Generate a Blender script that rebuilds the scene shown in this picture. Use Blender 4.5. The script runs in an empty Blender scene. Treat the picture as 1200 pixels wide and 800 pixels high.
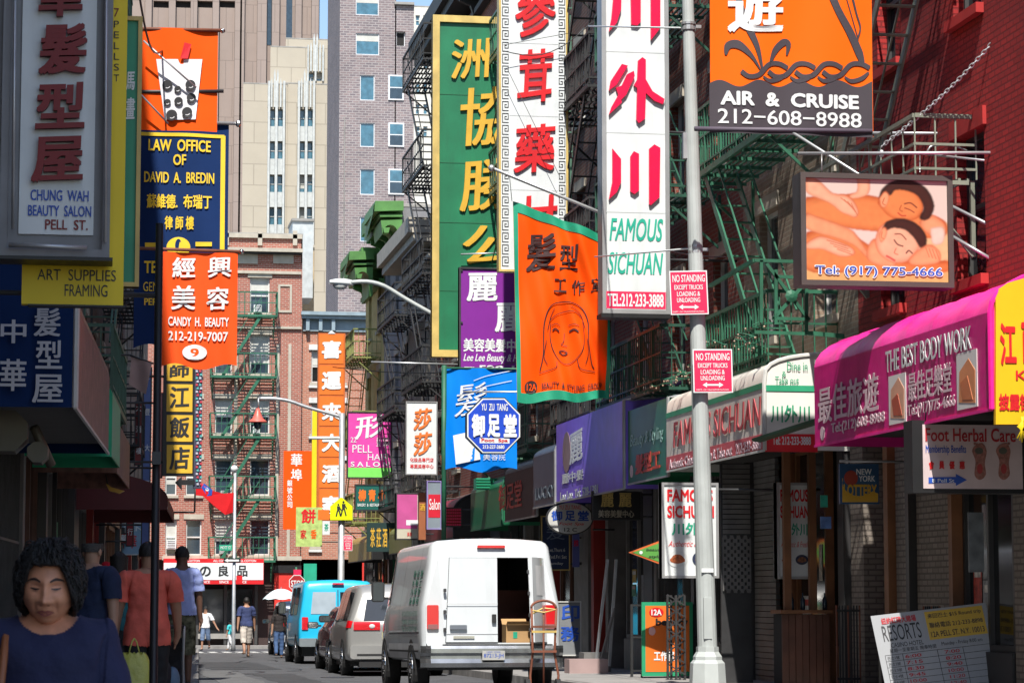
import bpy, math, random
from math import radians as R, sin, cos, tan, atan, atan2, pi, sqrt
from mathutils import Vector as V, Matrix as M4
random.seed(7)
SC = bpy.context.scene
COL = SC.collection
# ---------------------------------------------------------------- camera, world, sun, exposure
FPX = 3000.0; VPX, VPY = 110.0, 700.0; CAMZ = 1.35
PITCH = atan((VPY - 400) / FPX)
YAW = atan((600 - VPX) * cos(PITCH) / FPX)
cam_d = bpy.data.cameras.new('camera'); cam = bpy.data.objects.new('camera', cam_d); COL.objects.link(cam)
cam.location = (0, 0, CAMZ); cam.rotation_euler = (pi / 2 + PITCH, 0, -YAW)
cam_d.sensor_width = 36; cam_d.lens = FPX / 1200 * 36; cam_d.clip_start = .1; cam_d.clip_end = 3000
cam_d.dof.use_dof = True; cam_d.dof.focus_distance = 42; cam_d.dof.aperture_fstop = 16
SC.camera = cam
SUN_EL, SUN_AZ = R(54), R(11)          # sun behind the camera, a little to its left
w = bpy.data.worlds.new('World'); SC.world = w; w.use_nodes = True
nt = w.node_tree; sky = nt.nodes.new('ShaderNodeTexSky'); sky.sky_type = 'NISHITA'; sky.sun_disc = False
sky.sun_elevation = SUN_EL; sky.sun_rotation = pi + SUN_AZ; sky.air_density = 1.0; sky.dust_density = .6; sky.ozone_density = 1.4
nt.links.new(sky.outputs[0], nt.nodes['Background'].inputs[0]); nt.nodes['Background'].inputs[1].default_value = .118
sl = bpy.data.lights.new('sun', 'SUN'); sl.energy = 4.6; sl.angle = R(.5); sl.color = (1, .955, .88)
so = bpy.data.objects.new('sun', sl); COL.objects.link(so)
sdir = V((-sin(SUN_AZ) * cos(SUN_EL), -cos(SUN_AZ) * cos(SUN_EL), sin(SUN_EL)))
so.rotation_euler = sdir.to_track_quat('Z', 'Y').to_euler(); so.location = (0, 0, 40)
SC.view_settings.view_transform = 'Standard'; SC.view_settings.look = 'None'
SC.view_settings.exposure = .72; SC.view_settings.gamma = 1
SC.cycles.max_bounces = 6; SC.cycles.diffuse_bounces = 3; SC.cycles.glossy_bounces = 3
SC.cycles.transparent_max_bounces = 6; SC.cycles.sample_clamp_indirect = 6

# ---------------------------------------------------------------- placing helpers
cF = V((sin(YAW) * cos(PITCH), cos(YAW) * cos(PITCH), sin(PITCH)))
cR = V((cos(YAW), -sin(YAW), 0)); cU = cR.cross(cF); CP = V((0, 0, CAMZ))
def ray(px, py): return cF * FPX + cR * (px - 600) + cU * (400 - py)
def at(px, py, Y):
    r = ray(px, py); return CP + r * (Y / r.y)
SLOPE = .0105
def gz(y): return 0.0 if y < 34 else -SLOPE * (y - 34)      # road level
KERB = .13
RX = 10.2                                                    # right facade line
LS = .045
def lx(y): return -2.5 + LS * y                              # left facade line
def lk(y): return .02 + .04 * y                               # left kerb line
def RKf(y): return 7.15 + .8 * min(1, max(0, (y - 74) / 6))
RK = 7.15                                                    # right kerb

class Pl:
    def __init__(s, O, U=(1, 0, 0), Vv=(0, 0, 1), warp=None):
        s.O = V(O); s.U = V(U).normalized(); s.V = V(Vv).normalized(); s.N = s.U.cross(s.V).normalized(); s.w = warp
    def hit(s, px, py):
        r = ray(px, py); t = (s.O - CP).dot(s.N) / r.dot(s.N); p = CP + r * t - s.O
        return p.dot(s.U), p.dot(s.V)
    def P(s, u, v, d=0):
        if s.w: d = d + s.w(u, v)
        return s.O + s.U * u + s.V * v + s.N * d
    def rect(s, b):
        u0, v1 = s.hit(b[0], b[1]); v0 = s.hit(b[0], b[3])[1]; u1 = s.hit(b[2], (b[1] + b[3]) / 2)[0]
        return u0, v0, u1, v1
def front(Y, **k): return Pl((0, Y, 0), **k)
def sideR(X, **k): return Pl((X, 0, 0), (0, -1, 0), **k)
def sideL(off=0, **k): return Pl((lx(0) + off, 0, 0), (LS, 1, 0), **k)

# ---------------------------------------------------------------- mesh builder
class MB:
    def __init__(s): s.v = []; s.f = []; s.mi = []; s.m = 0
    def face(s, pts):
        n = len(s.v); s.v += [V(p) for p in pts]; s.f.append(list(range(n, n + len(pts)))); s.mi.append(s.m); return s
    def hexa(s, c):
        n = len(s.v); s.v += [V(p) for p in c]
        for q in ((0, 3, 2, 1), (4, 5, 6, 7), (0, 1, 5, 4), (1, 2, 6, 5), (2, 3, 7, 6), (3, 0, 4, 7)):
            s.f.append([n + i for i in q]); s.mi.append(s.m)
        return s
    def box(s, x0, x1, y0, y1, z0, z1):
        return s.hexa([(x0, y0, z0), (x1, y0, z0), (x1, y1, z0), (x0, y1, z0), (x0, y0, z1), (x1, y0, z1), (x1, y1, z1), (x0, y1, z1)])
    def pbox(s, pl, u0, u1, v0, v1, d0, d1):            # box in a plane's frame, d0 back .. d1 front
        P = pl.P
        return s.hexa([P(u0, v0, d1), P(u1, v0, d1), P(u1, v0, d0), P(u0, v0, d0), P(u0, v1, d1), P(u1, v1, d1), P(u1, v1, d0), P(u0, v1, d0)])
    def bar(s, p, q, w, h=None, up=(0, 0, 1)):
        p = V(p); q = V(q); h = h or w; d = (q - p)
        if d.length < 1e-6: return s
        d.normalize(); up = V(up)
        if abs(d.dot(up)) > .98: up = V((0, 1, 0))
        a = d.cross(up).normalized() * w / 2; b = a.cross(d).normalized() * h / 2
        return s.hexa([p - a - b, p + a - b, q + a - b, q - a - b, p - a + b, p + a + b, q + a + b, q - a + b])
    def tube(s, pts, r, n=8, cap=True):
        pts = [V(p) for p in pts]; rs = r if isinstance(r, (list, tuple)) else [r] * len(pts)
        base = len(s.v); k = len(pts); prev = None
        for i, p in enumerate(pts):
            d = (pts[min(i + 1, k - 1)] - pts[max(i - 1, 0)]).normalized()
            if prev is None:
                up = V((0, 0, 1)) if abs(d.z) < .9 else V((0, 1, 0)); a = d.cross(up).normalized()
            else: a = (prev - d * prev.dot(d)).normalized()
            prev = a; b = d.cross(a)
            for j in range(n):
                t = 2 * pi * j / n; s.v.append(p + (a * cos(t) + b * sin(t)) * rs[i])
        for i in range(k - 1):
            for j in range(n):
                s.f.append([base + i * n + j, base + i * n + (j + 1) % n, base + (i + 1) * n + (j + 1) % n, base + (i + 1) * n + j]); s.mi.append(s.m)
        if cap:
            s.f.append([base + j for j in range(n)][::-1]); s.mi.append(s.m)
            s.f.append([base + (k - 1) * n + j for j in range(n)]); s.mi.append(s.m)
        return s
    def lathe(s, c, prof, n=16, ax=(0, 0, 1), ang=0):      # prof: (r, h)
        ax = V(ax).normalized(); a = ax.cross(V((0, 1, 0)) if abs(ax.y) < .9 else V((1, 0, 0))).normalized(); b = ax.cross(a); c = V(c)
        base = len(s.v)
        for r, h in prof:
            for j in range(n):
                t = 2 * pi * j / n + ang; s.v.append(c + ax * h + (a * cos(t) + b * sin(t)) * r)
        for i in range(len(prof) - 1):
            for j in range(n):
                s.f.append([base + i * n + j, base + i * n + (j + 1) % n, base + (i + 1) * n + (j + 1) % n, base + (i + 1) * n + j]); s.mi.append(s.m)
        s.f.append([base + j for j in range(n)][::-1]); s.mi.append(s.m)
        s.f.append([base + (len(prof) - 1) * n + j for j in range(n)]); s.mi.append(s.m)
        return s
    def poly(s, pl, pts, d0, d1):                          # extruded outline in a plane's frame
        n = len(s.v); k = len(pts)
        s.v += [pl.P(u, v, d1) for u, v in pts] + [pl.P(u, v, d0) for u, v in pts]
        s.f.append([n + i for i in range(k)]); s.mi.append(s.m)
        s.f.append([n + k + i for i in range(k)][::-1]); s.mi.append(s.m)
        for i in range(k):
            j = (i + 1) % k; s.f.append([n + j, n + i, n + k + i, n + k + j]); s.mi.append(s.m)
        return s
    def grid(s, fn, nu, nv):
        n = len(s.v)
        for j in range(nv + 1):
            for i in range(nu + 1): s.v.append(V(fn(i / nu, j / nv)))
        for j in range(nv):
            for i in range(nu):
                a = n + j * (nu + 1) + i; s.f.append([a, a + 1, a + nu + 2, a + nu + 1]); s.mi.append(s.m)
        return s
    def ball(s, c, r, n=10, m=7):
        c = V(c); r = r if isinstance(r, (tuple, list)) else (r, r, r)
        return s.grid(lambda a, b: c + V((r[0] * cos(2 * pi * a) * sin(pi * b), r[1] * sin(2 * pi * a) * sin(pi * b), -r[2] * cos(pi * b))), n, m)

def wmat(o):
    m = o.matrix_basis.copy(); p = o.parent
    while p: m = p.matrix_basis @ m; p = p.parent
    return m
def link(name, mesh, mats, parent):
    o = bpy.data.objects.new(name, mesh); COL.objects.link(o)
    for m in (mats if isinstance(mats, (list, tuple)) else [mats]): mesh.materials.append(m)
    if parent: o.parent = parent
    return o
def build(mb, name, mats, parent=None, local=False, smooth=False, kind=None):
    me = bpy.data.meshes.new(name)
    vs = mb.v
    if parent and not local:
        im = wmat(parent).inverted(); vs = [im @ v for v in vs]
    me.from_pydata([tuple(v) for v in vs], [], mb.f)
    if mb.mi and max(mb.mi) > 0: me.polygons.foreach_set('material_index', mb.mi)
    if smooth: me.polygons.foreach_set('use_smooth', [True] * len(me.polygons))
    o = link(name, me, mats, parent)
    if kind: o['kind'] = kind
    return o
def thing(name, label, cat, loc=(0, 0, 0), rz=0, group=None):
    o = bpy.data.objects.new(name, None); COL.objects.link(o); o.location = loc; o.rotation_euler = (0, 0, rz)
    o.empty_display_size = .2
    o['label'] = label; o['category'] = cat
    if group: o['group'] = group
    return o
def tag(o, label, cat, group=None):
    o['label'] = label; o['category'] = cat
    if group: o['group'] = group
    return o
def copy_tree(o, parent=None):
    c = o.copy(); COL.objects.link(c); c.parent = parent
    for ch in list(o.children): copy_tree(ch, c)
    return c

# ---------------------------------------------------------------- materials
def newmat(name):
    m = bpy.data.materials.new(name); m.use_nodes = True
    return m, m.node_tree, m.node_tree.nodes['Principled BSDF']
_mc = {}
def mat(name, c, rough=.6, metal=0, var=.12, scale=3.0, bump=0, bscale=40, dirt=0, spec=.5, emit=0, coat=0):
    if name in _mc: return _mc[name]
    m, t, p = newmat(name); n = t.nodes; L = t.links
    p.inputs['Roughness'].default_value = rough; p.inputs['Metallic'].default_value = metal
    p.inputs['Specular IOR Level'].default_value = spec; p.inputs['Coat Weight'].default_value = coat
    g = n.new('ShaderNodeNewGeometry'); nz = n.new('ShaderNodeTexNoise'); nz.inputs['Scale'].default_value = scale; nz.inputs['Detail'].default_value = 5
    L.new(g.outputs['Position'], nz.inputs['Vector'])
    mx = n.new('ShaderNodeMix'); mx.data_type = 'RGBA'
    mr = n.new('ShaderNodeMapRange'); mr.inputs[1].default_value = .3; mr.inputs[2].default_value = .7
    L.new(nz.outputs['Fac'], mr.inputs[0]); L.new(mr.outputs[0], mx.inputs[0])
    mx.inputs[6].default_value = (*[x * (1 - var) for x in c], 1); mx.inputs[7].default_value = (*[min(1, x * (1 + var * .6)) for x in c], 1)
    out = mx.outputs[2]
    if dirt:
        n2 = n.new('ShaderNodeTexNoise'); n2.inputs['Scale'].default_value = 1.3; n2.inputs['Detail'].default_value = 8; n2.inputs['Roughness'].default_value = .7
        mp = n.new('ShaderNodeMapping'); mp.inputs['Scale'].default_value = (3, 3, .6); L.new(g.outputs['Position'], mp.inputs[0]); L.new(mp.outputs[0], n2.inputs['Vector'])
        r2 = n.new('ShaderNodeMapRange'); r2.inputs[1].default_value = .5; r2.inputs[2].default_value = .75; r2.inputs[4].default_value = dirt
        L.new(n2.outputs['Fac'], r2.inputs[0]); m2 = n.new('ShaderNodeMix'); m2.data_type = 'RGBA'; L.new(r2.outputs[0], m2.inputs[0]); L.new(out, m2.inputs[6])
        m2.inputs[7].default_value = (*[x * .35 + .015 for x in c], 1); out = m2.outputs[2]
    L.new(out, p.inputs['Base Color'])
    if bump:
        nb = n.new('ShaderNodeTexNoise'); nb.inputs['Scale'].default_value = bscale; nb.inputs['Detail'].default_value = 4; L.new(g.outputs['Position'], nb.inputs['Vector'])
        b = n.new('ShaderNodeBump'); b.inputs['Strength'].default_value = bump; b.inputs['Distance'].default_value = .02
        L.new(nb.outputs['Fac'], b.inputs['Height']); L.new(b.outputs[0], p.inputs['Normal'])
    if emit:
        p.inputs['Emission Color'].default_value = (*c, 1); p.inputs['Emission Strength'].default_value = emit
    if 'cloth' in name: p.inputs['Specular IOR Level'].default_value = .15
    _mc[name] = m; return m
def brick(name, c1, c2, mortar, bw=.21, bh=.075, ms=.011, rough=.85, dirt=.4, bump=.5):
    if name in _mc: return _mc[name]
    m, t, p = newmat(name); n = t.nodes; L = t.links; p.inputs['Roughness'].default_value = rough
    g = n.new('ShaderNodeNewGeometry'); sp = n.new('ShaderNodeSeparateXYZ'); L.new(g.outputs['Position'], sp.inputs[0])
    ad = n.new('ShaderNodeMath'); L.new(sp.outputs[0], ad.inputs[0]); L.new(sp.outputs[1], ad.inputs[1])
    cb = n.new('ShaderNodeCombineXYZ'); L.new(ad.outputs[0], cb.inputs[0]); L.new(sp.outputs[2], cb.inputs[1])
    b = n.new('ShaderNodeTexBrick'); L.new(cb.outputs[0], b.inputs['Vector']); b.inputs['Scale'].default_value = 1
    b.inputs['Brick Width'].default_value = bw; b.inputs['Row Height'].default_value = bh; b.inputs['Mortar Size'].default_value = ms; b.inputs['Mortar Smooth'].default_value = .2
    b.inputs['Color1'].default_value = (*c1, 1); b.inputs['Color2'].default_value = (*c2, 1); b.inputs['Mortar'].default_value = (*mortar, 1)
    nz = n.new('ShaderNodeTexNoise'); nz.inputs['Scale'].default_value = .55; nz.inputs['Detail'].default_value = 9; nz.inputs['Roughness'].default_value = .65; L.new(g.outputs['Position'], nz.inputs['Vector'])
    r2 = n.new('ShaderNodeMapRange'); r2.inputs[1].default_value = .42; r2.inputs[2].default_value = .72; r2.inputs[4].default_value = dirt; L.new(nz.outputs['Fac'], r2.inputs[0])
    mx = n.new('ShaderNodeMix'); mx.data_type = 'RGBA'; L.new(r2.outputs[0], mx.inputs[0]); L.new(b.outputs['Color'], mx.inputs[6]); mx.inputs[7].default_value = (*[x * .4 for x in c1], 1)
    L.new(mx.outputs[2], p.inputs['Base Color'])
    if bump:
        bp = n.new('ShaderNodeBump'); bp.inputs['Strength'].default_value = bump; bp.inputs['Distance'].default_value = .02; bp.invert = True
        L.new(b.outputs['Fac'], bp.inputs['Height']); L.new(bp.outputs[0], p.inputs['Normal'])
    _mc[name] = m; return m

WHITE = mat('white_enamel', (.66, .69, .69), .35, var=.06, dirt=.22)
INKW = mat('white_ink', (.7, .72, .72), .5, var=.03)
INKB = mat('black_ink', (.02, .02, .022), .5)
RED = mat('red_enamel', (.62, .015, .02), .4)
RED2 = mat('crimson_ink', (.72, .02, .09), .45)
GREENP = mat('green_enamel', (.012, .16, .07), .45, var=.2, scale=1.2, dirt=.35)
GREENI = mat('green_ink', (.015, .33, .2), .5)
GOLD = mat('gold_paint', (.62, .36, .035), .45, var=.1)
GOLDF = mat('gold_frame', (.58, .42, .13), .45, var=.2, dirt=.3)
ORANGE = mat('orange_cloth', (.85, .09, .003), .7, var=.05)
ORANGEP = mat('orange_panel', (.75, .16, .015), .5, var=.05)
BLUEI = mat('blue_ink', (.02, .08, .42), .5)
NAVY = mat('navy_cloth', (.006, .026, .105), .75, var=.1)
YELLOW = mat('yellow_panel', (.82, .6, .01), .5, var=.04)
STEEL = mat('galvanised_steel', (.5, .51, .52), .4, metal=.6, var=.2, dirt=.2)
DSTEEL = mat('dark_steel', (.05, .05, .052), .5, metal=.3, var=.3)
BLACKP = mat('black_paint', (.013, .013, .014), .45, var=.2)
IRONB = mat('black_iron', (.018, .019, .02), .6, var=.3, dirt=.3)
IRONG = mat('green_iron', (.02, .125, .068), .55, var=.35, dirt=.4)
IRONP = mat('pale_green_iron', (.07, .16, .11), .5, var=.3, dirt=.35)
RUST = mat('rusty_iron', (.2, .065, .035), .7, var=.4, dirt=.3)
CONC = mat('concrete', (.3, .29, .27), .85, var=.25, scale=1.5, bump=.2, dirt=.35)
GLASS = mat('window_glass', (.03, .05, .07), .06, var=.3, spec=.8)
GLASSB = mat('sky_window_glass', (.06, .16, .22), .08, var=.3, spec=.9)
GLASSD = mat('dark_shop_glass', (.012, .014, .016), .08, var=.3, spec=.7)
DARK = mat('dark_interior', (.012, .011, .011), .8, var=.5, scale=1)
RUBBER = mat('tyre_rubber', (.015, .015, .016), .75)
CHROME = mat('chrome', (.6, .6, .6), .15, metal=1, var=.1)

def raster_print(t, pl, box, shapes, lines, bg, name='picture', s=1.5):
    """a printed picture: soft shaded shapes mixed in memory, carried as colours of a fine flat sheet"""
    import numpy as np
    x0, y0, x1, y1 = box; nx, ny = int((x1 - x0) * s), int((y1 - y0) * s)
    gx, gy = np.meshgrid(x0 + (x1 - x0) * np.arange(nx + 1) / nx, y0 + (y1 - y0) * np.arange(ny + 1) / ny)
    img = np.zeros((ny + 1, nx + 1, 3)); img[:] = bg
    def blur(a, r):
        for ax in (0, 1):
            for _ in range(2):
                p_ = np.pad(a, [(r, r) if k == ax else (0, 0) for k in (0, 1)], mode='edge'); c = np.cumsum(p_, axis=ax); z = np.zeros_like(np.take(c, [0], axis=ax)); c = np.concatenate([z, c], axis=ax)
                n_ = a.shape[ax]; a = (np.take(c, range(2 * r + 1, 2 * r + 1 + n_), axis=ax) - np.take(c, range(0, n_), axis=ax)) / (2 * r + 1)
        return a
    rng = np.random.RandomState(3)
    for pts, col, dark, r in shapes:
        m = np.zeros(gx.shape, bool); k = len(pts)
        for i in range(k):
            (ax_, ay), (bx_, by) = pts[i], pts[(i + 1) % k]
            if ay == by: continue
            m ^= ((ay > gy) != (by > gy)) & (gx < (bx_ - ax_) * (gy - ay) / (by - ay) + ax_)
        m = m.astype(float); e = blur(m, 1); b = blur(m, r); sh = np.clip((b - .5) * 2, 0, 1) ** .8; sh = np.clip(sh + .3 * (np.roll(b, r // 2 + 1, 0) - np.roll(b, -r // 2, 0)), 0, 1)[..., None]
        c = np.array(dark) * (1 - sh) + np.array(col) * sh; c = c * (1 + .05 * blur(rng.randn(*gx.shape), 3)[..., None] * 6); img = img * (1 - e[..., None]) + c * e[..., None]
    for pts, w_, col in lines:
        d = np.full(gx.shape, 99.)
        for (ax_, ay), (bx_, by) in zip(pts[:-1], pts[1:]):
            L2 = (bx_ - ax_) ** 2 + (by - ay) ** 2 + 1e-6; q = np.clip(((gx - ax_) * (bx_ - ax_) + (gy - ay) * (by - ay)) / L2, 0, 1); d = np.minimum(d, np.hypot(gx - ax_ - q * (bx_ - ax_), gy - ay - q * (by - ay)))
        a = np.clip(1 - d / w_, 0, 1)[..., None] ** .7; img = img * (1 - a) + np.array(col) * a
    img = np.clip(img, 0, 1) * np.array([.74, .6, .54])
    u0, v0, u1, v1 = pl.rect(box); mb = MB(); mb.grid(lambda a, b: pl.P(u0 + (u1 - u0) * a, v1 + (v0 - v1) * b, .003), nx, ny); mb.f = [f[::-1] for f in mb.f]
    m, tr, p = newmat(name + '_ink'); at_ = tr.nodes.new('ShaderNodeAttribute'); at_.attribute_name = 'Col'; tr.links.new(at_.outputs['Color'], p.inputs['Base Color']); p.inputs['Roughness'].default_value = .4
    o = build(mb, name, m, t); ca = o.data.color_attributes.new('Col', 'FLOAT_COLOR', 'POINT'); ca.data.foreach_set('color', np.concatenate([np.clip(img, 0, 1), np.ones(img.shape[:2] + (1,))], axis=2).ravel().tolist()); return o

# ---------------------------------------------------------------- lettering
_tc = {}
def glyphs(body, bold=0.0, shear=0.0, res=3):
    k = (body, round(bold, 4), shear, res)
    if k in _tc: return _tc[k]
    c = bpy.data.curves.new('t', 'FONT'); c.body = body; c.resolution_u = res; c.shear = shear; c.fill_mode = 'FRONT'
    o = bpy.data.objects.new('t', c); COL.objects.link(o)
    m = bpy.data.meshes.new_from_object(o.evaluated_get(bpy.context.evaluated_depsgraph_get()))
    vs = [(v.co.x, v.co.y) for v in m.vertices]; fs = [list(p.vertices) for p in m.polygons]
    es = {}
    for f in fs:
        for i in range(len(f)):
            a, b = f[i], f[(i + 1) % len(f)]
            if (b, a) in es: es.pop((b, a))
            else: es[(a, b)] = 1
    bpy.data.objects.remove(o); bpy.data.curves.remove(c); bpy.data.meshes.remove(m)
    r = (vs, fs, list(es)); _tc[k] = r; return r
def letters(mb, pl, body, rc, bold=.01, th=.004, shear=0, d=.004, sweep=0):
    """text fitted into the rectangle rc=(u0,v0,u1,v1) of plane pl, th thick, standing d proud"""
    vs, fs, es = glyphs(body, 0, shear)
    if not vs: return
    e_ = bold * .9 if bold >= .008 else 0
    x0 = min(v[0] for v in vs) - e_; x1 = max(v[0] for v in vs) + e_; y0 = min(v[1] for v in vs) - e_; y1 = max(v[1] for v in vs) + e_
    u0, v0, u1, v1 = rc; sx = (u1 - u0) / max(1e-6, x1 - x0); sy = (v1 - v0) / max(1e-6, y1 - y0)
    def uv(v):
        a = (v[0] - x0) * sx; b = (v[1] - y0) * sy
        if sweep:                                    # brush-like slant: strokes rise to the right
            b += sweep * (a - (u1 - u0) / 2); a += sweep * .5 * (b - (v1 - v0) / 2)
        return u0 + a, v0 + b
    k = len(vs); B = bold * .9
    sh = [(0, 0)] + ([] if bold < .008 else [(B, B * .6), (-B, B * .6), (B, -B * .6), (-B, -B * .6)] if bold < .04 else [(B * cos(i * pi / 4), B * sin(i * pi / 4)) for i in range(8)])
    for q, (ox, oy) in enumerate(sh):
        n = len(mb.v); dd = d + th + q * .0004
        W = [uv((v[0] * (1 - 0) + ox, v[1] + oy)) for v in vs]
        mb.v += [pl.P(*w_, dd) for w_ in W]
        for f in fs: mb.f.append([n + i for i in f]); mb.mi.append(mb.m)
        if th > .003:
            mb.v += [pl.P(*w_, d) for w_ in W]
            for a, b in es: mb.f.append([n + b, n + a, n + k + a, n + k + b]); mb.mi.append(mb.m)
def txt(parent, pl, body, box, m, bold=.01, th=.002, shear=0, d=.004, name='lettering', sweep=0):
    mb = MB(); letters(mb, pl, body, pl.rect(box), bold, th, shear, d, sweep)
    return build(mb, name, m, parent)
def chars(parent, pl, items, m, bold=.03, th=.002, d=.004, name='character', sweep=.06):
    for ch, box in items: txt(parent, pl, ch, box, m, bold, th, 0, d, name, sweep)
def board(parent, pl, box, m, name='panel', th=.06, d=0, kind=None):
    u0, v0, u1, v1 = pl.rect(box); return build(MB().pbox(pl, u0, u1, v0, v1, d - th, d), name, m, parent)
def frame(parent, pl, box, wpx, m, name='frame', d=.02, th=.1):
    u0, v0, u1, v1 = pl.rect(box); w = abs(pl.hit(box[0] + wpx, box[1])[0] - u0); mb = MB()
    mb.pbox(pl, u0, u1, v1 - w, v1, d - th, d); mb.pbox(pl, u0, u1, v0, v0 + w, d - th, d)
    mb.pbox(pl, u0, u0 + w, v0 + w, v1 - w, d - th, d); mb.pbox(pl, u1 - w, u1, v0 + w, v1 - w, d - th, d)
    return build(mb, name, m, parent)
def shape(parent, pl, pts, m, name, d=.006, th=.003):      # px outline -> flat print
    mb = MB(); q = [pl.hit(*p) for p in pts]
    a = sum(q[i][0] * q[(i + 1) % len(q)][1] - q[(i + 1) % len(q)][0] * q[i][1] for i in range(len(q)))
    if a < 0: q = q[::-1]
    mb.poly(pl, q, d - th, d); return build(mb, name, m, parent)
def ellipse(cx, cy, rx, ry, n=24, a0=0, a1=2 * pi):
    return [(cx + rx * cos(a0 + (a1 - a0) * i / n), cy + ry * sin(a0 + (a1 - a0) * i / n)) for i in range(n)]
def stroke(parent, pl, pts, wpx, m, name, d=.006, closed=False):
    """a drawn line of the print: a ribbon on the plane"""
    q = [V(pl.hit(*p)) for p in pts]; s = abs(pl.hit(pts[0][0] + 1, pts[0][1])[0] - q[0][0]); mb = MB()
    k = len(q); ws = wpx if isinstance(wpx, (list, tuple)) else [wpx] * k; A = []; B = []
    for i in range(k):
        t = (q[min(k - 1, i + 1)] - q[max(0, i - 1)]).normalized(); nn = V((-t.y, t.x)) * ws[i] * s / 2
        A.append(q[i] + nn); B.append(q[i] - nn)
    for i in range(k - 1): mb.face([pl.P(*B[i], d), pl.P(*B[i + 1], d), pl.P(*A[i + 1], d), pl.P(*A[i], d)])
    return build(mb, name, m, parent)
def curve(pts, n=6):                                       # catmull-rom through px points
    out = []; k = len(pts); P = [V(p) for p in pts]
    for i in range(k - 1):
        a, b, c, d = P[max(0, i - 1)], P[i], P[i + 1], P[min(k - 1, i + 2)]
        for j in range(n):
            t = j / n; out.append(.5 * ((2 * b) + (c - a) * t + (2 * a - 5 * b + 4 * c - d) * t * t + (3 * b - a - 3 * c + d) * t ** 3))
    out.append(P[-1]); return [tuple(p) for p in out]
def rod(parent, pts, r, m, name='rod', n=8): return build(MB().tube(pts, r, n), name, m, parent, smooth=True)
# ================================================================ ground
def ground_strip(name, xa, xb, ys, zoff, m):
    mb = MB()
    for a, b in zip(ys[:-1], ys[1:]):
        mb.face([(xa(a), a, gz(a) + zoff), (xb(a), a, gz(a) + zoff), (xb(b), b, gz(b) + zoff), (xa(b), b, gz(b) + zoff)])
    o = build(mb, name, m); o['kind'] = 'structure'; return o
ASPH = mat('asphalt', (.075, .076, .082), .9, var=.3, scale=2.2, bump=.35, bscale=60, dirt=.3)
PAVE = mat('pavement_concrete', (.27, .26, .25), .9, var=.22, scale=1.6, bump=.2, dirt=.4)
KERBM = mat('kerb_stone', (.24, .23, .22), .85, var=.3, dirt=.4)
MARKM = mat('road_paint', (.6, .6, .58), .7, var=.3, dirt=.5)
YS = [-40, 34, 60, 90, 103, 112, 200, 700]
def gz2(y): return gz(min(y, 112))
_gz = gz
gz = lambda y: _gz(min(y, 112.0))
ground_strip('ground', lambda y: -400, lambda y: 500, YS, -.06, ASPH)
ground_strip('road', lambda y: lk(y) if y < 98 else -80, RKf, [-40, 34, 60, 74, 80, 90, 97.99], 0, ASPH)
ground_strip('cross_street', lambda y: -80, lambda y: 120, [98, 109], -.004, ASPH)
def pavement(name, xa, xb, y0, y1, nx, step, m=PAVE):
    """a pavement: kerb, bed and its slabs laid one by one with open joints"""
    root = bpy.data.objects.new(name, None); COL.objects.link(root); root['kind'] = 'structure'
    n = max(1, round((y1 - y0) / step)); mb = MB()
    base = MB()
    ys = [y0 + (y1 - y0) * i / n for i in range(n + 1)]
    for a, b in zip(ys[:-1], ys[1:]):
        base.hexa([(xa(a), a, gz(a) - .05), (xb(a), a, gz(a) - .05), (xb(b), b, gz(b) - .05), (xa(b), b, gz(b) - .05),
                   (xa(a), a, gz(a) + KERB - .02), (xb(a), a, gz(a) + KERB - .02), (xb(b), b, gz(b) + KERB - .02), (xa(b), b, gz(b) + KERB - .02)])
    build(base, 'bed', KERBM, root)
    for a, b in zip(ys[:-1], ys[1:]):
        for i in range(nx):
            def X(y, t): return xa(y) + (xb(y) - xa(y)) * t
            g = .006; t0 = i / nx; t1 = (i + 1) / nx; h = KERB + random.uniform(-.003, .004)
            s = MB().hexa([(X(a, t0) + g, a + g, gz(a) + KERB - .06), (X(a, t1) - g, a + g, gz(a) + KERB - .06), (X(b, t1) - g, b - g, gz(b) + KERB - .06), (X(b, t0) + g, b - g, gz(b) + KERB - .06),
                           (X(a, t0) + g, a + g, gz(a) + h), (X(a, t1) - g, a + g, gz(a) + h), (X(b, t1) - g, b - g, gz(b) + h), (X(b, t0) + g, b - g, gz(b) + h)])
            build(s, 'slab', m, root)
    return root
pavement('right_pavement', lambda y: RKf(y) + .16, lambda y: RX + .3, 22, 98, 2, 1.5)
pavement('left_pavement', lambda y: lx(y) - .3, lambda y: lk(y) - .16, 2, 98, 2, 1.8)
pavement('far_pavement', lambda y: -30, lambda y: 60, 109, 112, 30, 1.5)
for nm, f, y0, y1 in (('right_kerb', RKf, 22, 98), ('left_kerb', lambda y: lk(y) - .16, 2, 98)):
    root = bpy.data.objects.new(nm, None); COL.objects.link(root); root['kind'] = 'structure'
    y = y0
    while y < y1 - .1:
        b = y + 1.8; g = .008
        s = MB().hexa([(f(y), y + g, gz(y) - .05), (f(y) + .15, y + g, gz(y) - .05), (f(b) + .15, b - g, gz(b) - .05), (f(b), b - g, gz(b) - .05),
                       (f(y), y + g, gz(y) + KERB), (f(y) + .15, y + g, gz(y) + KERB), (f(b) + .15, b - g, gz(b) + KERB), (f(b), b - g, gz(b) + KERB)])
        build(s, 'kerb_stone', KERBM, root); y = b
PATCH = mat('asphalt_patch', (.045, .045, .048), .85, var=.3, bump=.3)
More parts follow.
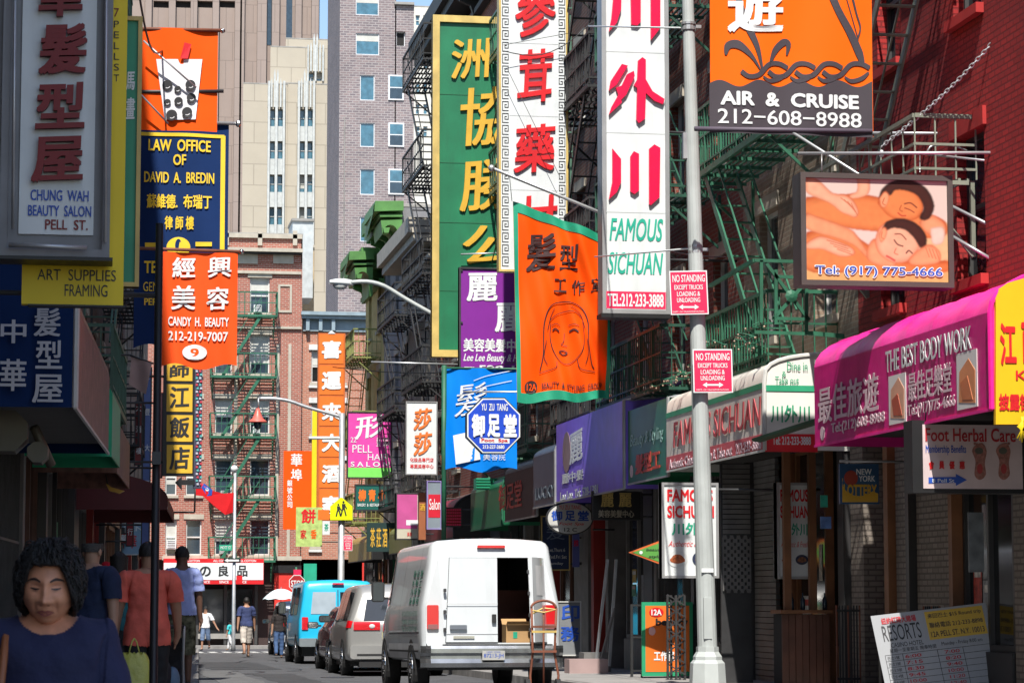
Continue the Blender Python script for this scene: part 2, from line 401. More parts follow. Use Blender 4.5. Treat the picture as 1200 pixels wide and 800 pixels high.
def road_patch(name, x0, x1, y0, y1, m, z=.004, jag=.06):
    n = 10; pts = []
    for i in range(n): pts.append((x0 + (x1 - x0) * i / n, y0 + random.uniform(-jag, jag)))
    for i in range(n): pts.append((x1 + random.uniform(-jag, jag), y0 + (y1 - y0) * i / n))
    for i in range(n): pts.append((x1 - (x1 - x0) * i / n, y1 + random.uniform(-jag, jag)))
    for i in range(n): pts.append((x0 + random.uniform(-jag, jag), y1 - (y1 - y0) * i / n))
    mb = MB(); mb.face([(p[0], p[1], gz(p[1]) + z) for p in pts]); o = build(mb, name, m); o['kind'] = 'structure'
road_patch('road_patch', 2.6, 4.2, 58, 70, PATCH)
road_patch('road_patch', 3.2, 4.0, 44, 53, PATCH)
mh = MB().lathe((4.6, 49, gz(49) + .002), [(.32, 0), (.33, .006), (.3, .008), (.28, .005)], 20); mh = build(mh, 'manhole_cover', DSTEEL); tag(mh, 'round iron manhole cover in the road left of the vans', 'manhole cover')
road_patch('road_patch', 3.4, 5.0, 39, 42.5, PATCH); road_patch('road_patch', 2.2, 3.0, 42, 57, mat('pale_asphalt_patch', (.11, .11, .112), .9, var=.3, bump=.3), .005)
for i in range(9):                                        # cracks sealed with tar
    x = random.uniform(2.8, 6.5); y = random.uniform(38, 90); pts = [(x + random.uniform(-.25, .25) + .1 * j, y + j * 1.1) for j in range(5)]; mb = MB()
    for a, b in zip(pts[:-1], pts[1:]): mb.face([(a[0] - .02, a[1], gz(a[1]) + .009), (a[0] + .03, a[1], gz(a[1]) + .009), (b[0] + .03, b[1], gz(b[1]) + .009), (b[0] - .02, b[1], gz(b[1]) + .009)])
    build(mb, 'road_crack', BLACKP)['kind'] = 'structure'
for i in range(7):                                        # worn crossing bars at the far junction
    road_patch('road_marking', 3.7 + i * .5, 3.98 + i * .5, 93.5, 96.8, MARKM, .008, .015)
road_patch('road_marking', 3.6, 7.0, 91.8, 92.2, MARKM, .008, .02)

# ================================================================ buildings
WF = mat('window_frame_white', (.6, .6, .57), .5, var=.1, dirt=.3)
WFD = mat('window_frame_dark', (.05, .05, .05), .5)
STONE = mat('limestone_trim', (.42, .38, .31), .8, var=.15, dirt=.3)
BLIND = mat('window_blind', (.5, .5, .46), .7)
def facade(bld, pl, u0, u1, v0, v1, wins, wm, fm=WF, gm=GLASS, sill=STONE, lintel=True, depth=.22, sash=True, name='wall', blinds=.25, bars=1):
    """wall sheet with real openings; each window: frame part > pane sub-part"""
    us = sorted({u0, u1, *[w_[0] for w_ in wins], *[w_[1] for w_ in wins]}); vs = sorted({v0, v1, *[w_[2] for w_ in wins], *[w_[3] for w_ in wins]})
    mb = MB(); P = pl.P
    for a, b in zip(us[:-1], us[1:]):
        cu = (a + b) / 2; run = None
        for c, d in zip(vs[:-1], vs[1:]):
            cv = (c + d) / 2; hole = any(w_[0] < cu < w_[1] and w_[2] < cv < w_[3] for w_ in wins)
            if not hole: mb.face([P(a, c), P(b, c), P(b, d), P(a, d)])
    for (a, b, c, d) in wins:
        D = -depth
        mb.face([P(a, c), P(a, d), P(a, d, D), P(a, c, D)]); mb.face([P(b, c), P(b, c, D), P(b, d, D), P(b, d)])
        mb.face([P(a, c), P(a, c, D), P(b, c, D), P(b, c)]); mb.face([P(a, d), P(b, d), P(b, d, D), P(a, d, D)])
    wall = build(mb, name, wm, bld)
    for (a, b, c, d) in wins:
        e = .055; f = MB(); D0, D1 = -depth + .01, -depth + .09
        f.pbox(pl, a + .002, b - .002, d - e, d - .002, D0, D1); f.pbox(pl, a + .002, b - .002, c + .002, c + e, D0, D1)
        f.pbox(pl, a + .002, a + e, c + e, d - e, D0, D1); f.pbox(pl, b - e, b - .002, c + e, d - e, D0, D1)
        if sash: f.pbox(pl, a + e, b - e, (c + d) / 2 - .03, (c + d) / 2 + .03, D0, D1 + .015)
        fo = build(f, 'window', fm, bld)
        g = MB().pbox(pl, a + e, b - e, c + e, d - e, D0 + .01, D0 + .03); build(g, 'pane', gm, fo)
        if random.random() < blinds:
            k = random.uniform(.3, .75); build(MB().pbox(pl, a + e, b - e, d - e - (d - c) * k, d - e, D0 + .031, D0 + .04), 'blind', BLIND, fo)
        if sill:
            s = MB().pbox(pl, a - .08, b + .08, c - .12, c, 0.003, .1)
            build(s, 'sill', sill, fo)
            if lintel: build(MB().pbox(pl, a - .1, b + .1, d, d + .22, 0.003, .05), 'lintel', sill, fo)
    return wall
def shell(bld, pl, u0, u1, v0, v1, depth, m, roof=True, sk=0):
    """sides, back and roof of a block whose front sheet is drawn by facade()"""
    P = pl.P; mb = MB(); D = -depth; e = .01; ub = u0 + sk * depth
    mb.face([P(u0, v0), P(u0, v1), P(ub, v1, D), P(ub, v0, D)]); mb.face([P(u1, v0), P(u1, v0, D), P(u1, v1, D), P(u1, v1)])
    mb.face([P(ub, v0, D), P(ub, v1, D), P(u1, v1, D), P(u1, v0, D)]); build(mb, 'side_wall', m, bld)
    if roof: build(MB().hexa([P(u0 - .02, v1, .02), P(u1 + .02, v1, .02), P(u1 + .02, v1, D), P(ub - .02, v1, D), P(u0 - .02, v1 + .1, .02), P(u1 + .02, v1 + .1, .02), P(u1 + .02, v1 + .1, D), P(ub - .02, v1 + .1, D)]), 'roof', CONC, bld)
    build(MB().pbox(pl, max(u0, ub) + .3, u1 - .3, v0, v1 - .3, D + .3, -.6), 'interior', DARK, bld)
def winrow(u0, u1, n, ww, zs, hh):
    out = []
    for z in zs:
        for i in range(n):
            c = u0 + (u1 - u0) * (i + .5) / n; out.append((c - ww / 2, c + ww / 2, z, z + hh))
    return out
def cornice(bld, pl, u0, u1, z, h, dep, m, brackets=0, name='cornice'):
    mb = MB(); mb.pbox(pl, u0 - .05, u1 + .05, z + h * .62, z + h, .003, dep); mb.pbox(pl, u0, u1, z + h * .42, z + h * .62 - .002, .003, dep * .8)
    mb.pbox(pl, u0, u1, z, z + h * .12, .003, dep * .25)
    o = build(mb, name, m, bld)
    if brackets:
        for i in range(brackets):
            u = u0 + (u1 - u0) * (i + .5) / brackets; prof = [(0, 0), (dep * .25, 0), (dep * .35, h * .2), (dep * .7, h * .3), (dep * .72, h * .42), (0, h * .42)]
            b = MB(); a0 = [pl.P(u - .09, z + q, p + .004) for p, q in prof]; a1 = [pl.P(u + .09, z + q, p + .004) for p, q in prof]
            k = len(prof); n = len(b.v); b.v += a0 + a1; b.f += [list(range(k))[::-1], list(range(k, 2 * k))] + [[i2, (i2 + 1) % k, k + (i2 + 1) % k, k + i2] for i2 in range(k)]; b.mi += [0] * (k + 2)
            build(b, 'bracket', m, bld)
    return o

# ---- right row (u = -y, u grows towards the camera)
PR = sideR(RX)
B_RED = brick('red_painted_brick', (.42, .022, .02), (.31, .015, .016), (.2, .01, .01), dirt=.8, bump=1.5)
B_TAN = brick('tan_brick', (.3, .22, .16), (.23, .165, .12), (.3, .26, .2), dirt=.45)
B_BRN = brick('brown_red_brick', (.26, .06, .035), (.19, .045, .03), (.22, .17, .13), dirt=.5)
B_DRK = brick('dark_brick', (.15, .05, .035), (.1, .04, .03), (.14, .12, .1), dirt=.4)
B_PAL = brick('pale_brick', (.42, .35, .27), (.34, .28, .21), (.3, .27, .22), dirt=.45)
B_GRY = mat('grey_stucco', (.2, .2, .21), .85, var=.2, dirt=.4)
B_YEL = mat('yellow_stucco', (.5, .4, .16), .85, var=.2, dirt=.4)
CORG = mat('green_cornice_paint', (.075, .21, .05), .55, var=.2, dirt=.2)
SHOPH = 4.1
REDS = mat('red_painted_stone', (.4, .02, .018), .8, dirt=.3)
def right_building(ya, yb, h, wm, n, label, sill=STONE, ww=1.0, hh=1.75, z0=5.3, dz=3.2, corn=None, brackets=0, gm=GLASS, fm=WF):
    g = gz(ya); b = thing('apartment_building', label, 'building', (RX, (ya + yb) / 2, g))
    zs = [g + z0 + dz * i for i in range(int((h - z0 - 1) / dz) + 1)]
    facade(b, PR, -yb, -ya, g + SHOPH, g + h, winrow(-yb, -ya, n, ww, zs, hh), wm, gm=gm, fm=fm, sill=sill)
    shell(b, PR, -yb, -ya, g, g + h, 12, wm)
    if corn: cornice(b, PR, -yb, -ya, g + h - 1.1, 1.25, .85, corn, brackets)
    for z in [g + 4.5]: build(MB().pbox(PR, -yb, -ya, z - .3, z, .003, .12), 'string_course', STONE, b)
    return b
right_building(12, 33.4, 19, B_RED, 7, 'red painted brick building above the pink awning', z0=5.1, gm=GLASS, fm=WFD, sill=REDS)
right_building(33.4, 39.6, 18, B_TAN, 2, 'tan stone and brick tenement between the red building and the red brick one', ww=1.1, hh=2.0)
right_building(39.6, 52, 18.5, B_BRN, 4, 'red brick tenement with green fire escapes behind the lamp post')
right_building(52, 64, 17.5, B_DRK, 4, 'dark brick tenement behind the tall white vertical signs')
right_building(64, 77.5, 18.6, B_BRN, 4, 'brown brick tenement rising behind the tall green sign', corn=IRONB, brackets=5)
right_building(77.5, 86.2, 13.3, B_PAL, 3, 'pale cream brick tenement beyond the green sign', corn=STONE)
right_building(86.2, 91.5, 15.2, B_GRY, 2, 'grey tenement with large bright green arched cornice', corn=CORG, brackets=3)
right_building(91.5, 98, 14.4, B_YEL, 2, 'yellow and grey corner tenement with smaller green cornice', corn=CORG, brackets=3)
# ---- left row (u = along the street, away from the camera)
PLF = sideL()
B_L1 = brick('left_dark_brick', (.2, .09, .06), (.15, .07, .05), (.17, .14, .11), dirt=.5)
B_L2 = mat('left_grey_render', (.23, .2, .17), .85, var=.25, dirt=.5)
B_L3 = brick('left_brown_brick', (.24, .12, .08), (.18, .1, .07), (.2, .16, .13), dirt=.5)
def left_building(ya, yb, h, wm, n, label, z0=5.2, dz=3.1, corn=IRONB):
    g = gz(ya); b = thing('apartment_building', label, 'building', (lx((ya + yb) / 2), (ya + yb) / 2, g))
    zs = [g + z0 + dz * i for i in range(int((h - z0 - 1) / dz) + 1)]
    facade(b, PLF, ya, yb, g + 3.9, g + h, winrow(ya, yb, n, 1.0, zs, 1.75), wm, fm=WFD)
    shell(b, PLF, ya, yb, g, g + h, 12, wm)
    cornice(b, PLF, ya, yb, g + h - .9, 1.0, .6, corn)
    return b
left_building(-14, 10, 22, B_L2, 8, 'tall grey rendered building nearest on the shaded left side')
left_building(10, 30, 17.2, B_L1, 6, 'dark brick building behind the white hair salon sign')
left_building(30, 48, 15.5, B_L3, 5, 'brown brick building with pale green fire escape at left')
left_building(48, 72, 14, B_L1, 6, 'dark brick building behind the black and yellow restaurant sign')
left_building(72, 97, 12.5, B_L2, 6, 'low grey building at the far left street corner')

# ---- far side of the cross street: red brick corner building facing the camera
YF = 112.0; PF = front(YF); GF = gz(YF)
B_FAR = brick('far_red_brick', (.37, .115, .08), (.27, .08, .055), (.4, .3, .24), bw=.24, bh=.085, ms=.012, dirt=.2)
B_FAR2 = brick('far_orange_brick', (.44, .165, .1), (.35, .12, .075), (.42, .32, .25), bw=.24, bh=.085, ms=.012, dirt=.2)
def pxr(pl, b):
    r = pl.rect(b); return (r[0], r[2], r[1], r[3])
fb = thing('brick_building', 'red brick tenement with green fire escapes facing down the street', 'building', (PF.hit(250, 700)[0], YF, GF))
fw = []
for y0, y1 in ((325, 367), (392, 438), (467, 508), (538, 580), (608, 650)):
    for x0, x1 in ((293, 316), (252, 272), (218, 236), (194, 207)): fw.append(pxr(PF, (x0, y0, x1, y1)))
e = pxr(PF, (60, 302, 353, 655)); facade(fb, PF, e[0], e[1], e[2], e[3], fw, B_FAR, blinds=.5)
t = pxr(PF, (60, 270, 353, 302))
shell(fb, PF, e[0], e[1], GF, t[3], 10, B_FAR)
def fbox(b, px, m, d0, d1, name):
    r = pxr(PF, px); return build(MB().pbox(PF, r[0], r[1], r[2], r[3], d0, d1), name, m, b)
fbox(fb, (60, 274, 353, 302), B_FAR, -.3, .06, 'parapet'); fbox(fb, (60, 269, 354, 274), STONE, -.35, .2, 'coping')
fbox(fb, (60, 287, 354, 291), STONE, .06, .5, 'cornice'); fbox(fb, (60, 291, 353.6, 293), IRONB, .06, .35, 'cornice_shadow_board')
fbox(fb, (60, 313, 353, 316), STONE, .003, .14, 'string_course'); fbox(fb, (60, 378, 353, 381), STONE, .003, .12, 'string_course')
for x in (215, 263, 302, 343): fbox(fb, (x, 271, x + 5, 288), STONE, .065, .2, 'pier')
for x in (207, 240, 278, 320): fbox(fb, (x, 296, x + 24, 309), STONE, .065, .1, 'stone_panel')
for x0, x1 in ((326, 342),):
    for y0, y1 in ((333, 366),):
        frame(fb, PF, (x0, y0, x1, y1), 2.5, STONE, 'brick_panel_trim', .05, .06)
for x in (275, 338): fbox(fb, (x, 403, x + 2.4, 655), STONE, .003, .07, 'pilaster_strip')
fbox(fb, (324, 403, 326.4, 655), STONE, .003, .07, 'pilaster_strip')
fbox(fb, (190, 651, 353, 656), STONE, .003, .2, 'string_course')
for px in ((297, 358, 306, 367), (258, 575, 266, 580), (296, 500, 304, 508), (195, 633, 206, 643), (257, 643, 266, 649)):
    ac = thing('air_conditioner', 'small window air conditioner jutting from the red brick tenement, %s' % {297: 'top right window', 258: 'fourth row second window', 296: 'third row right window', 195: 'bottom left window', 257: 'bottom row second window'}[px[0]], 'air conditioner', (PF.hit(px[0], px[3])[0], YF - .3, PF.hit(px[0], px[3])[1]))
    r = pxr(PF, px); build(MB().pbox(PF, r[0], r[1], r[2], r[3], -.15, .35), 'casing', WHITE, ac)
    gmb = MB()
    for i in range(5): gmb.pbox(PF, r[0] + .04, r[1] - .04, r[2] + (r[3] - r[2]) * (i + .3) / 5, r[2] + (r[3] - r[2]) * (i + .6) / 5, .35, .36)
    build(gmb, 'grille', DSTEEL, ac)
# ground floor shop
r = pxr(PF, (150, 685, 345, 752)); SHOPD = mat('shop_recess', (.05, .03, .028), .6)
build(MB().pbox(PF, r[0], r[1] + 3, GF, r[3] + 1.2, -.6, -.5), 'shop_backing', SHOPD, fb)
for x0, x1, y0, y1 in ((232, 262, 690, 742), (265, 296, 690, 742), (205, 228, 690, 745)):
    fbox(fb, (x0, y0, x1, y1), GLASSD, -.3, -.26, 'shop_window')
for x in (199, 230, 263, 299, 330): fbox(fb, (x, 684, x + 3, 755), RED if x == 330 else WFD, -.3, -.1, 'shop_pier')
fbox(fb, (232, 742, 296, 748), CONC, -.3, -.05, 'stall_riser')
REDW = mat('red_wall_paint', (.6, .03, .02), .6, dirt=.15)
fbox(fb, (322, 671, 352, 752), REDW, -.5, -.02, 'red_shop_wall'); fbox(fb, (320, 662, 353, 671), BLACKP, -.4, .05, 'fascia')
fs = thing('shop_sign', 'long white shop sign with red borders and black characters on the far corner', 'sign', (PF.hit(250, 683)[0], YF - .4, PF.hit(250, 683)[1]))
P2 = front(YF - 1.15)
board(fs, P2, (192, 654, 309, 684), RED, 'panel', 1.1); board(fs, P2, (192, 659, 308.5, 679), WHITE, 'face', .02, .012)
chars(fs, P2, [('西', (212, 663, 223, 675)), ('の', (234, 663, 247, 675)), ('良', (256, 662, 268, 675)), ('品', (278, 662, 290, 675))], INKB, .03, .01, .014, sweep=0)
for x in (226, 262, 292): txt(fs, P2, 'ALL COTTON', (x - 12, 655.3, x + 8, 658), INKW, .02)
for x in (240, 262, 283): txt(fs, P2, 'SINCE', (x - 5, 680, x + 6, 683), INKW, .02)
# lower orange brick neighbour with grey cornice
YG = 112.4; PG = front(YG)
fb2 = thing('brick_building', 'lower orange brick building with grey cornice behind the tall orange sign', 'building', (PG.hit(370, 700)[0], YG, GF))
e = pxr(PG, (353.5, 388, 470, 655)); gw = [pxr(PG, b) for b in ((365, 410, 374, 448), (365, 472, 374, 508), (365, 540, 374, 578), (395, 410, 404, 448), (395, 472, 404, 508), (395, 540, 404, 578), (365, 606, 374, 640))]
facade(fb2, PG, e[0], e[1], e[2], e[3], gw, B_FAR2, gm=GLASSD)
for b in gw:
    build(MB().pbox(PG, b[0] - .12, b[1] + .12, b[3], b[3] + .24, .003, .08), 'lintel', WF, fb2); build(MB().pbox(PG, b[0] - .12, b[1] + .12, b[2] - .24, b[2] - .13, .003, .12), 'window_sill', WF, fb2)
shell(fb2, PG, e[0], e[1], GF, e[3], 10, B_FAR2)
cg = mat('grey_blue_cornice', (.23, .3, .34), .6, var=.15, dirt=.2)
for px, d in (((352, 366, 396, 370), .55), ((353, 370, 395, 374), .42), ((355, 374, 393, 388), .1)):
    r = pxr(PG, px); build(MB().pbox(PG, r[0], r[1] + 2, r[2], r[3], -.2, d), 'cornice', cg, fb2)
for x in (358, 373, 388):
    r = pxr(PG, (x, 373, x + 4, 388)); build(MB().pbox(PG, r[0], r[1], r[2], r[3], .102, .35), 'bracket', cg, fb2)
r = pxr(PG, (353, 655, 470, 700)); build(MB().pbox(PG, r[0], r[1], GF, r[3], -.3, -.1), 'shop_wall', REDW, fb2)
r = pxr(PG, (356, 660, 371, 684)); build(MB().pbox(PG, r[0], r[1], r[2], r[3], -.09, .02), 'green_shop_board', GREENI, fb2)
# roof huts behind the brick building
rh = thing('stair_bulkhead', 'pale metal clad rooftop hut behind the brick parapet', 'rooftop hut', at(355, 290, 118)); P3 = front(118)
r = pxr(P3, (343, 258, 367, 300)); build(MB().pbox(P3, r[0], r[1], GF + 16, r[3], -2.5, 0), 'wall', mat('pale_sheet_metal', (.45, .48, .48), .5, var=.2, dirt=.3), rh)
r = pxr(P3, (342, 256, 368, 259)); build(MB().pbox(P3, r[0], r[1], r[2], r[3], -2.6, .1), 'roof', CONC, rh)
rh = thing('chimney_block', 'tall tan brick stair tower behind the grey cornice', 'tower', at(362, 300, 122)); P3 = front(122)
r = pxr(P3, (354, 289, 368, 390)); build(MB().pbox(P3, r[0], r[1], GF, r[3], -3, 0), 'wall', brick('ochre_brick', (.5, .37, .2), (.42, .3, .16), (.4, .33, .25)), rh)
r = pxr(P3, (353.5, 287, 368.5, 290)); build(MB().pbox(P3, r[0], r[1], r[2], r[3], -3.1, .1), 'coping', STONE, rh)

# ---- towers far behind
GF3 = gz(112)
# pale art deco tower
YD = 230.0; PD = front(YD); LIME = mat('buff_limestone', (.56, .48, .35), .85, var=.12, scale=.15, dirt=.12)
def block_joints(name, c, bw, bh): return brick(name, c, [x * .94 for x in c], [x * .72 for x in c], bw=bw, bh=bh, ms=.05, dirt=.12, bump=.2)
LIMEB = block_joints('buff_stone_blocks', (.42, .375, .3), 2.6, 1.9)
ad = thing('stone_tower', 'pale buff art deco tower with stepped top between brown tower and purple brick block', 'tower', at(335, 700, YD))
ad.location.z = GF3
DECO = mat('deco_grey_panel', (.46, .48, .47), .6, var=.15)
def dblock(px, d, wins, nm='wall'):
    pl = front(YD - d); r = pxr(pl, px)
    facade(ad, pl, r[0], r[1], GF3, r[3], [pxr(pl, w_) for w_ in wins], LIMEB, fm=DECO, gm=GLASSB, sill=None, depth=.5, sash=True, blinds=.15)
    shell(ad, pl, r[0], r[1], GF3, r[3], 16 + d, LIMEB, roof=True, sk=.085)
    for i, w_ in enumerate(wins):
        if i + 2 < len(wins): q = pxr(pl, (w_[0], w_[3] + .3, w_[2], wins[i + 2][1] - .3)); build(MB().pbox(pl, q[0], q[1], q[2], q[3], .003, .12), 'spandrel', DECO, ad)
    return pl
ws = []
for y in (128, 166, 205, 243, 282, 320): ws += [(315, y, 323, y + 20), (324.6, y, 332.4, y + 20)]
pl = dblock((285, 98, 334.5, 700), 3, ws)
def strips(pl, x0, x1, top, bot):
    for a, b in ((x0, x0 + 1.4), ((x0 + x1) / 2 - .9, (x0 + x1) / 2 + .9), (x1 - 1.4, x1)):
        r = pxr(pl, (a, top, b, bot)); build(MB().pbox(pl, r[0], r[1], r[2], r[3], .002, .45), 'pilaster', DECO, ad)
    r = pxr(pl, (x0 - 1, top - 2, x1 + 1, top + 30)); mb = MB(); k = 6; w_ = (r[1] - r[0]) / k
    for i in range(k):
        hh = r[3] + (.5 if i in (2, 3) else -.3 - .5 * (i in (0, 5))); mb.poly(pl, [(r[0] + i * w_ + .06, r[2]), (r[0] + (i + 1) * w_ - .06, r[2]), (r[0] + (i + 1) * w_ - .06, hh), (r[0] + (i + .5) * w_, hh + .5), (r[0] + i * w_ + .06, hh)], .005, .3)
    build(mb, 'fluted_crest', DECO, ad)
strips(pl, 314, 333, 96, 330)
ws = []
for y in (128, 166, 205, 243, 282, 320): ws += [(350, y, 358, y + 20), (359.6, y, 367.4, y + 20)]
pl = dblock((334.5, 98, 385.5, 700), 2.9, ws); strips(pl, 349, 368, 96, 330)
dblock((317, 55, 360, 110), 0, []); pl = dblock((335, 45.5, 386, 110), -.3, [(361, 85, 368, 95), (371, 85, 378, 95)]); strips(pl, 360, 379, 54, 96)
# tall brown grey tower
YT = 300.0; PT = front(YT); TOWB = block_joints('pinkish_granite_blocks', (.29, .23, .2), 1.6, 3.4)
tw = thing('skyscraper', 'very tall pinkish brown stone tower with flat pilasters at upper left', 'skyscraper', at(250, 700, YT)); tw.location.z = GF3
r = pxr(PT, (120, -160, 372, 700)); wsT = [pxr(PT, (x, 1, x + 19, 9)) for x in (180, 206, 231.5, 257.5)] + [pxr(PT, (x, -40, x + 19, -24)) for x in (180, 206, 231.5, 257.5)]
facade(tw, PT, r[0], r[1], GF3, r[3], wsT, TOWB, fm=WFD, gm=GLASS, sill=None, sash=False, depth=.8, blinds=0); shell(tw, PT, r[0], r[1], GF3, r[3], 30, TOWB, sk=.03)
for x, w_ in ((173, 3), (200, 4), (225.5, 4), (251, 4), (277, 5), (283, 2), (303, 8), (320, 6), (347, 5), (366, 6)):
    q = pxr(PT, (x, -160, x + w_, 400)); build(MB().pbox(PT, q[0], q[1], q[2], q[3], .004, .9), 'pilaster', TOWB, tw)
for x, w_ in ((315, 4.5), (337, 6)):
    q = pxr(PT, (x, -160, x + w_, 53)); build(MB().pbox(PT, q[0], q[1], q[2], q[3], .004, .06), 'window_strip', GLASS, tw)
PT2 = front(YT + 3); q = pxr(PT2, (372, -160, 375, 60)); build(MB().pbox(PT2, q[0], q[1], q[2], q[3], -26, 0), 'corner_strip', GLASS, tw)
# purple grey brick apartment block
YP = 165.0; PP = front(YP); B_PUR = brick('purple_grey_brick', (.26, .2, .2), (.15, .125, .14), (.33, .3, .295), bw=.42, bh=.16, ms=.03, dirt=.3)
pb = thing('apartment_building', 'tall purple grey brick apartment block with light blue windows in the centre', 'building', at(430, 700, YP)); pb.location.z = GF3
AL = mat('window_frame_aluminium', (.62, .64, .66), .5, var=.05)
r = pxr(PP, (399, -80, 463, 700)); ws = [(417, -8, 444, 17.5), (417, 39, 444.5, 64), (422, 88, 439, 117.5), (422, 144, 439, 172), (422, 198, 439, 228), (422, 254, 439, 283), (422, -60, 439, -35)] + [(422, y, 439, y + 29) for y in (310, 365, 420, 475)]
def pw(o): return [pxr(PP, b) for b in o]
facade(pb, PP, r[0], r[1], GF3, r[3], pw([b for b in ws if b[2] < 463]), B_PUR, fm=AL, gm=GLASSB, sill=None, depth=.15, sash=False, blinds=.4); shell(pb, PP, r[0], r[1], GF3, r[3], 9, B_PUR)
ws = [(464.5, 37, 475, 54), (456 + 8, 88, 473, 117.5), (463.5, 144, 473.5, 172), (463.5, 198, 473.5, 228)]
r = pxr(PP, (463.05, 5, 484, 700)); facade(pb, PP, r[0], r[1], GF3, r[3], pw([(464.5, 37, 475, 54)]), B_PUR, fm=AL, gm=DARK, sill=None, depth=.3, sash=False, blinds=0)
P5 = front(YP + .01); shell(pb, P5, r[0] + .02, r[1], GF3, r[3] - .02, 14, B_PUR)
for b in ((455, 88, 473, 117.5), (455, 144, 473.5, 172), (455, 198, 473.5, 228)):
    q = pxr(PP, b); f = MB(); f.pbox(PP, q[0], q[1], q[2], q[3], .003, .09); fo = build(f, 'window', AL, pb)
    build(MB().pbox(PP, q[0] + .1, q[1] - .1, q[2] + .1, (q[2] + q[3]) / 2 - .04, .092, .1), 'pane', GLASS, fo); build(MB().pbox(PP, q[0] + .1, q[1] - .1, (q[2] + q[3]) / 2 + .04, q[3] - .1, .092, .1), 'pane', GLASSB, fo)
r = pxr(PP, (462, 3, 485, 6)); build(MB().pbox(PP, r[0], r[1], r[2], r[3], -14, .25), 'coping', CONC, pb)
r = pxr(PP, (402, 337, 403.5, 138)); build(MB().pbox(PP, r[0], r[1], min(r[2:]), max(r[2:]), .003, .12), 'drain_pipe', CONC, pb)
YQ = 210.0; PQ = front(YQ); qb = thing('apartment_building', 'pale cream block seen between purple building and the black fire escape', 'building', at(495, 700, YQ)); qb.location.z = GF3
r = pxr(PQ, (483, 8, 540, 700)); facade(qb, PQ, r[0], r[1], GF3, r[3], [pxr(PQ, (x, y, x + 5, y + 12)) for x in (487, 496, 505) for y in (18, 44, 70, 96, 122, 148)], mat('cream_render', (.6, .58, .52), .8), gm=GLASSB, sill=None, blinds=0); shell(qb, PQ, r[0], r[1], GF3, r[3], 12, LIME)

# ================================================================ fire escapes
def fire_escape(pl, u0, u1, levels, dep, m, label, rail=1.0, stairs=True, end=True, bal=.16, flip=False, group=None, hang=0, ladder=True, d00=.1):
    """levels: platform heights; every level has platform (> bearer), railing, stair, brackets"""
    O = pl.P((u0 + u1) / 2, levels[0], 0); t = thing('fire_escape', label, 'fire escape', O, group=group); P = pl.P
    for i, z in enumerate(levels):
        g = MB(); n = max(4, int(dep / .11))
        for k in range(n + 1):
            d = d00 + (dep - d00) * k / n; g.bar(P(u0, z, d), P(u1, z, d), .03, .03)
        for k in range(max(2, int((u1 - u0) / .7)) + 1):
            u = u0 + (u1 - u0) * k / max(2, int((u1 - u0) / .7)); g.bar(P(u, z - .04, d00), P(u, z - .04, dep), .04, .05)
        g.bar(P(u0, z - .02, dep), P(u1, z - .02, dep), .05, .09)
        build(g, 'platform', m, t)
        rl = MB()
        for zz, th in ((rail, .05), (rail * .55, .03), (.12, .03)):
            rl.bar(P(u0, z + zz, dep), P(u1, z + zz, dep), th, th)
            for u in (u0, u1): rl.bar(P(u, z + zz, 0), P(u, z + zz, dep), th, th)
        nb = int((u1 - u0) / bal)
        for k in range(nb + 1): u = u0 + (u1 - u0) * k / nb; rl.bar(P(u, z, dep), P(u, z + rail, dep), .018 if k % 6 else .04)
        ne = max(3, int(dep / bal))
        for u in (u0, u1):
            for k in range(ne): rl.bar(P(u, z, dep * k / ne), P(u, z + rail, dep * k / ne), .018)
        build(rl, 'railing', m, t)
        for u in (u0 + .1, u1 - .1):
            br = MB(); br.bar(P(u, z - .9, .02), P(u, z - .06, dep - .05), .04); br.bar(P(u, z - .9, .02), P(u, z, .02), .05); build(br, 'bracket', m, t)
        if stairs and i + 1 < len(levels):
            z1 = levels[i + 1]; a, b = (u0 + .5, u1 - .7) if (not flip) else (u1 - .5, u0 + .7)
            st = MB(); d0, d1 = dep - .55, dep - .06
            for d in (d0, d1): st.bar(P(a, z, d), P(b, z1, d), .03, .13); st.bar(P(a, z + .8, d), P(b, z1 + .8, d), .025)
            k = 11
            for j in range(1, k): u = a + (b - a) * j / k; zz = z + (z1 - z) * j / k; st.bar(P(u, zz, d0), P(u, zz, d1), .16 if False else .1, .02)
            build(st, 'stair', m, t)
        if hang and i == 0 and ladder:
            ld = MB(); u = u0 + .6
            for du in (-.2, .2): ld.bar(P(u + du, z - hang, dep), P(u + du, z + 1.2, dep), .035)
            for j in range(int((hang + 1) / .3)): ld.bar(P(u - .2, z - hang + .3 * j, dep), P(u + .2, z - hang + .3 * j, dep), .025)
            build(ld, 'ladder', m, t)
    return t
# far building: two bays of green fire escape
r0 = PF.hit(243, 700)[0]; r1 = PF.hit(320, 700)[0]
lv = [PF.hit(280, y)[1] for y in (657, 586, 513, 443, 372)]
fire_escape(PF, r0, r1, lv, 1.1, IRONG, 'green zigzag fire escape across the far red brick building', flip=False, bal=.22)
# left
fire_escape(PLF, 38, 44, [gz(40) + 4.4, gz(40) + 7.5, gz(40) + 10.6], 1.0, IRONP, 'pale green fire escape on the shaded left buildings')
fire_escape(PLF, 52, 58, [gz(50) + 4.6, gz(50) + 7.7, gz(50) + 10.8], 1.0, IRONB, 'black fire escape behind the restaurant sign on the left', stairs=True)
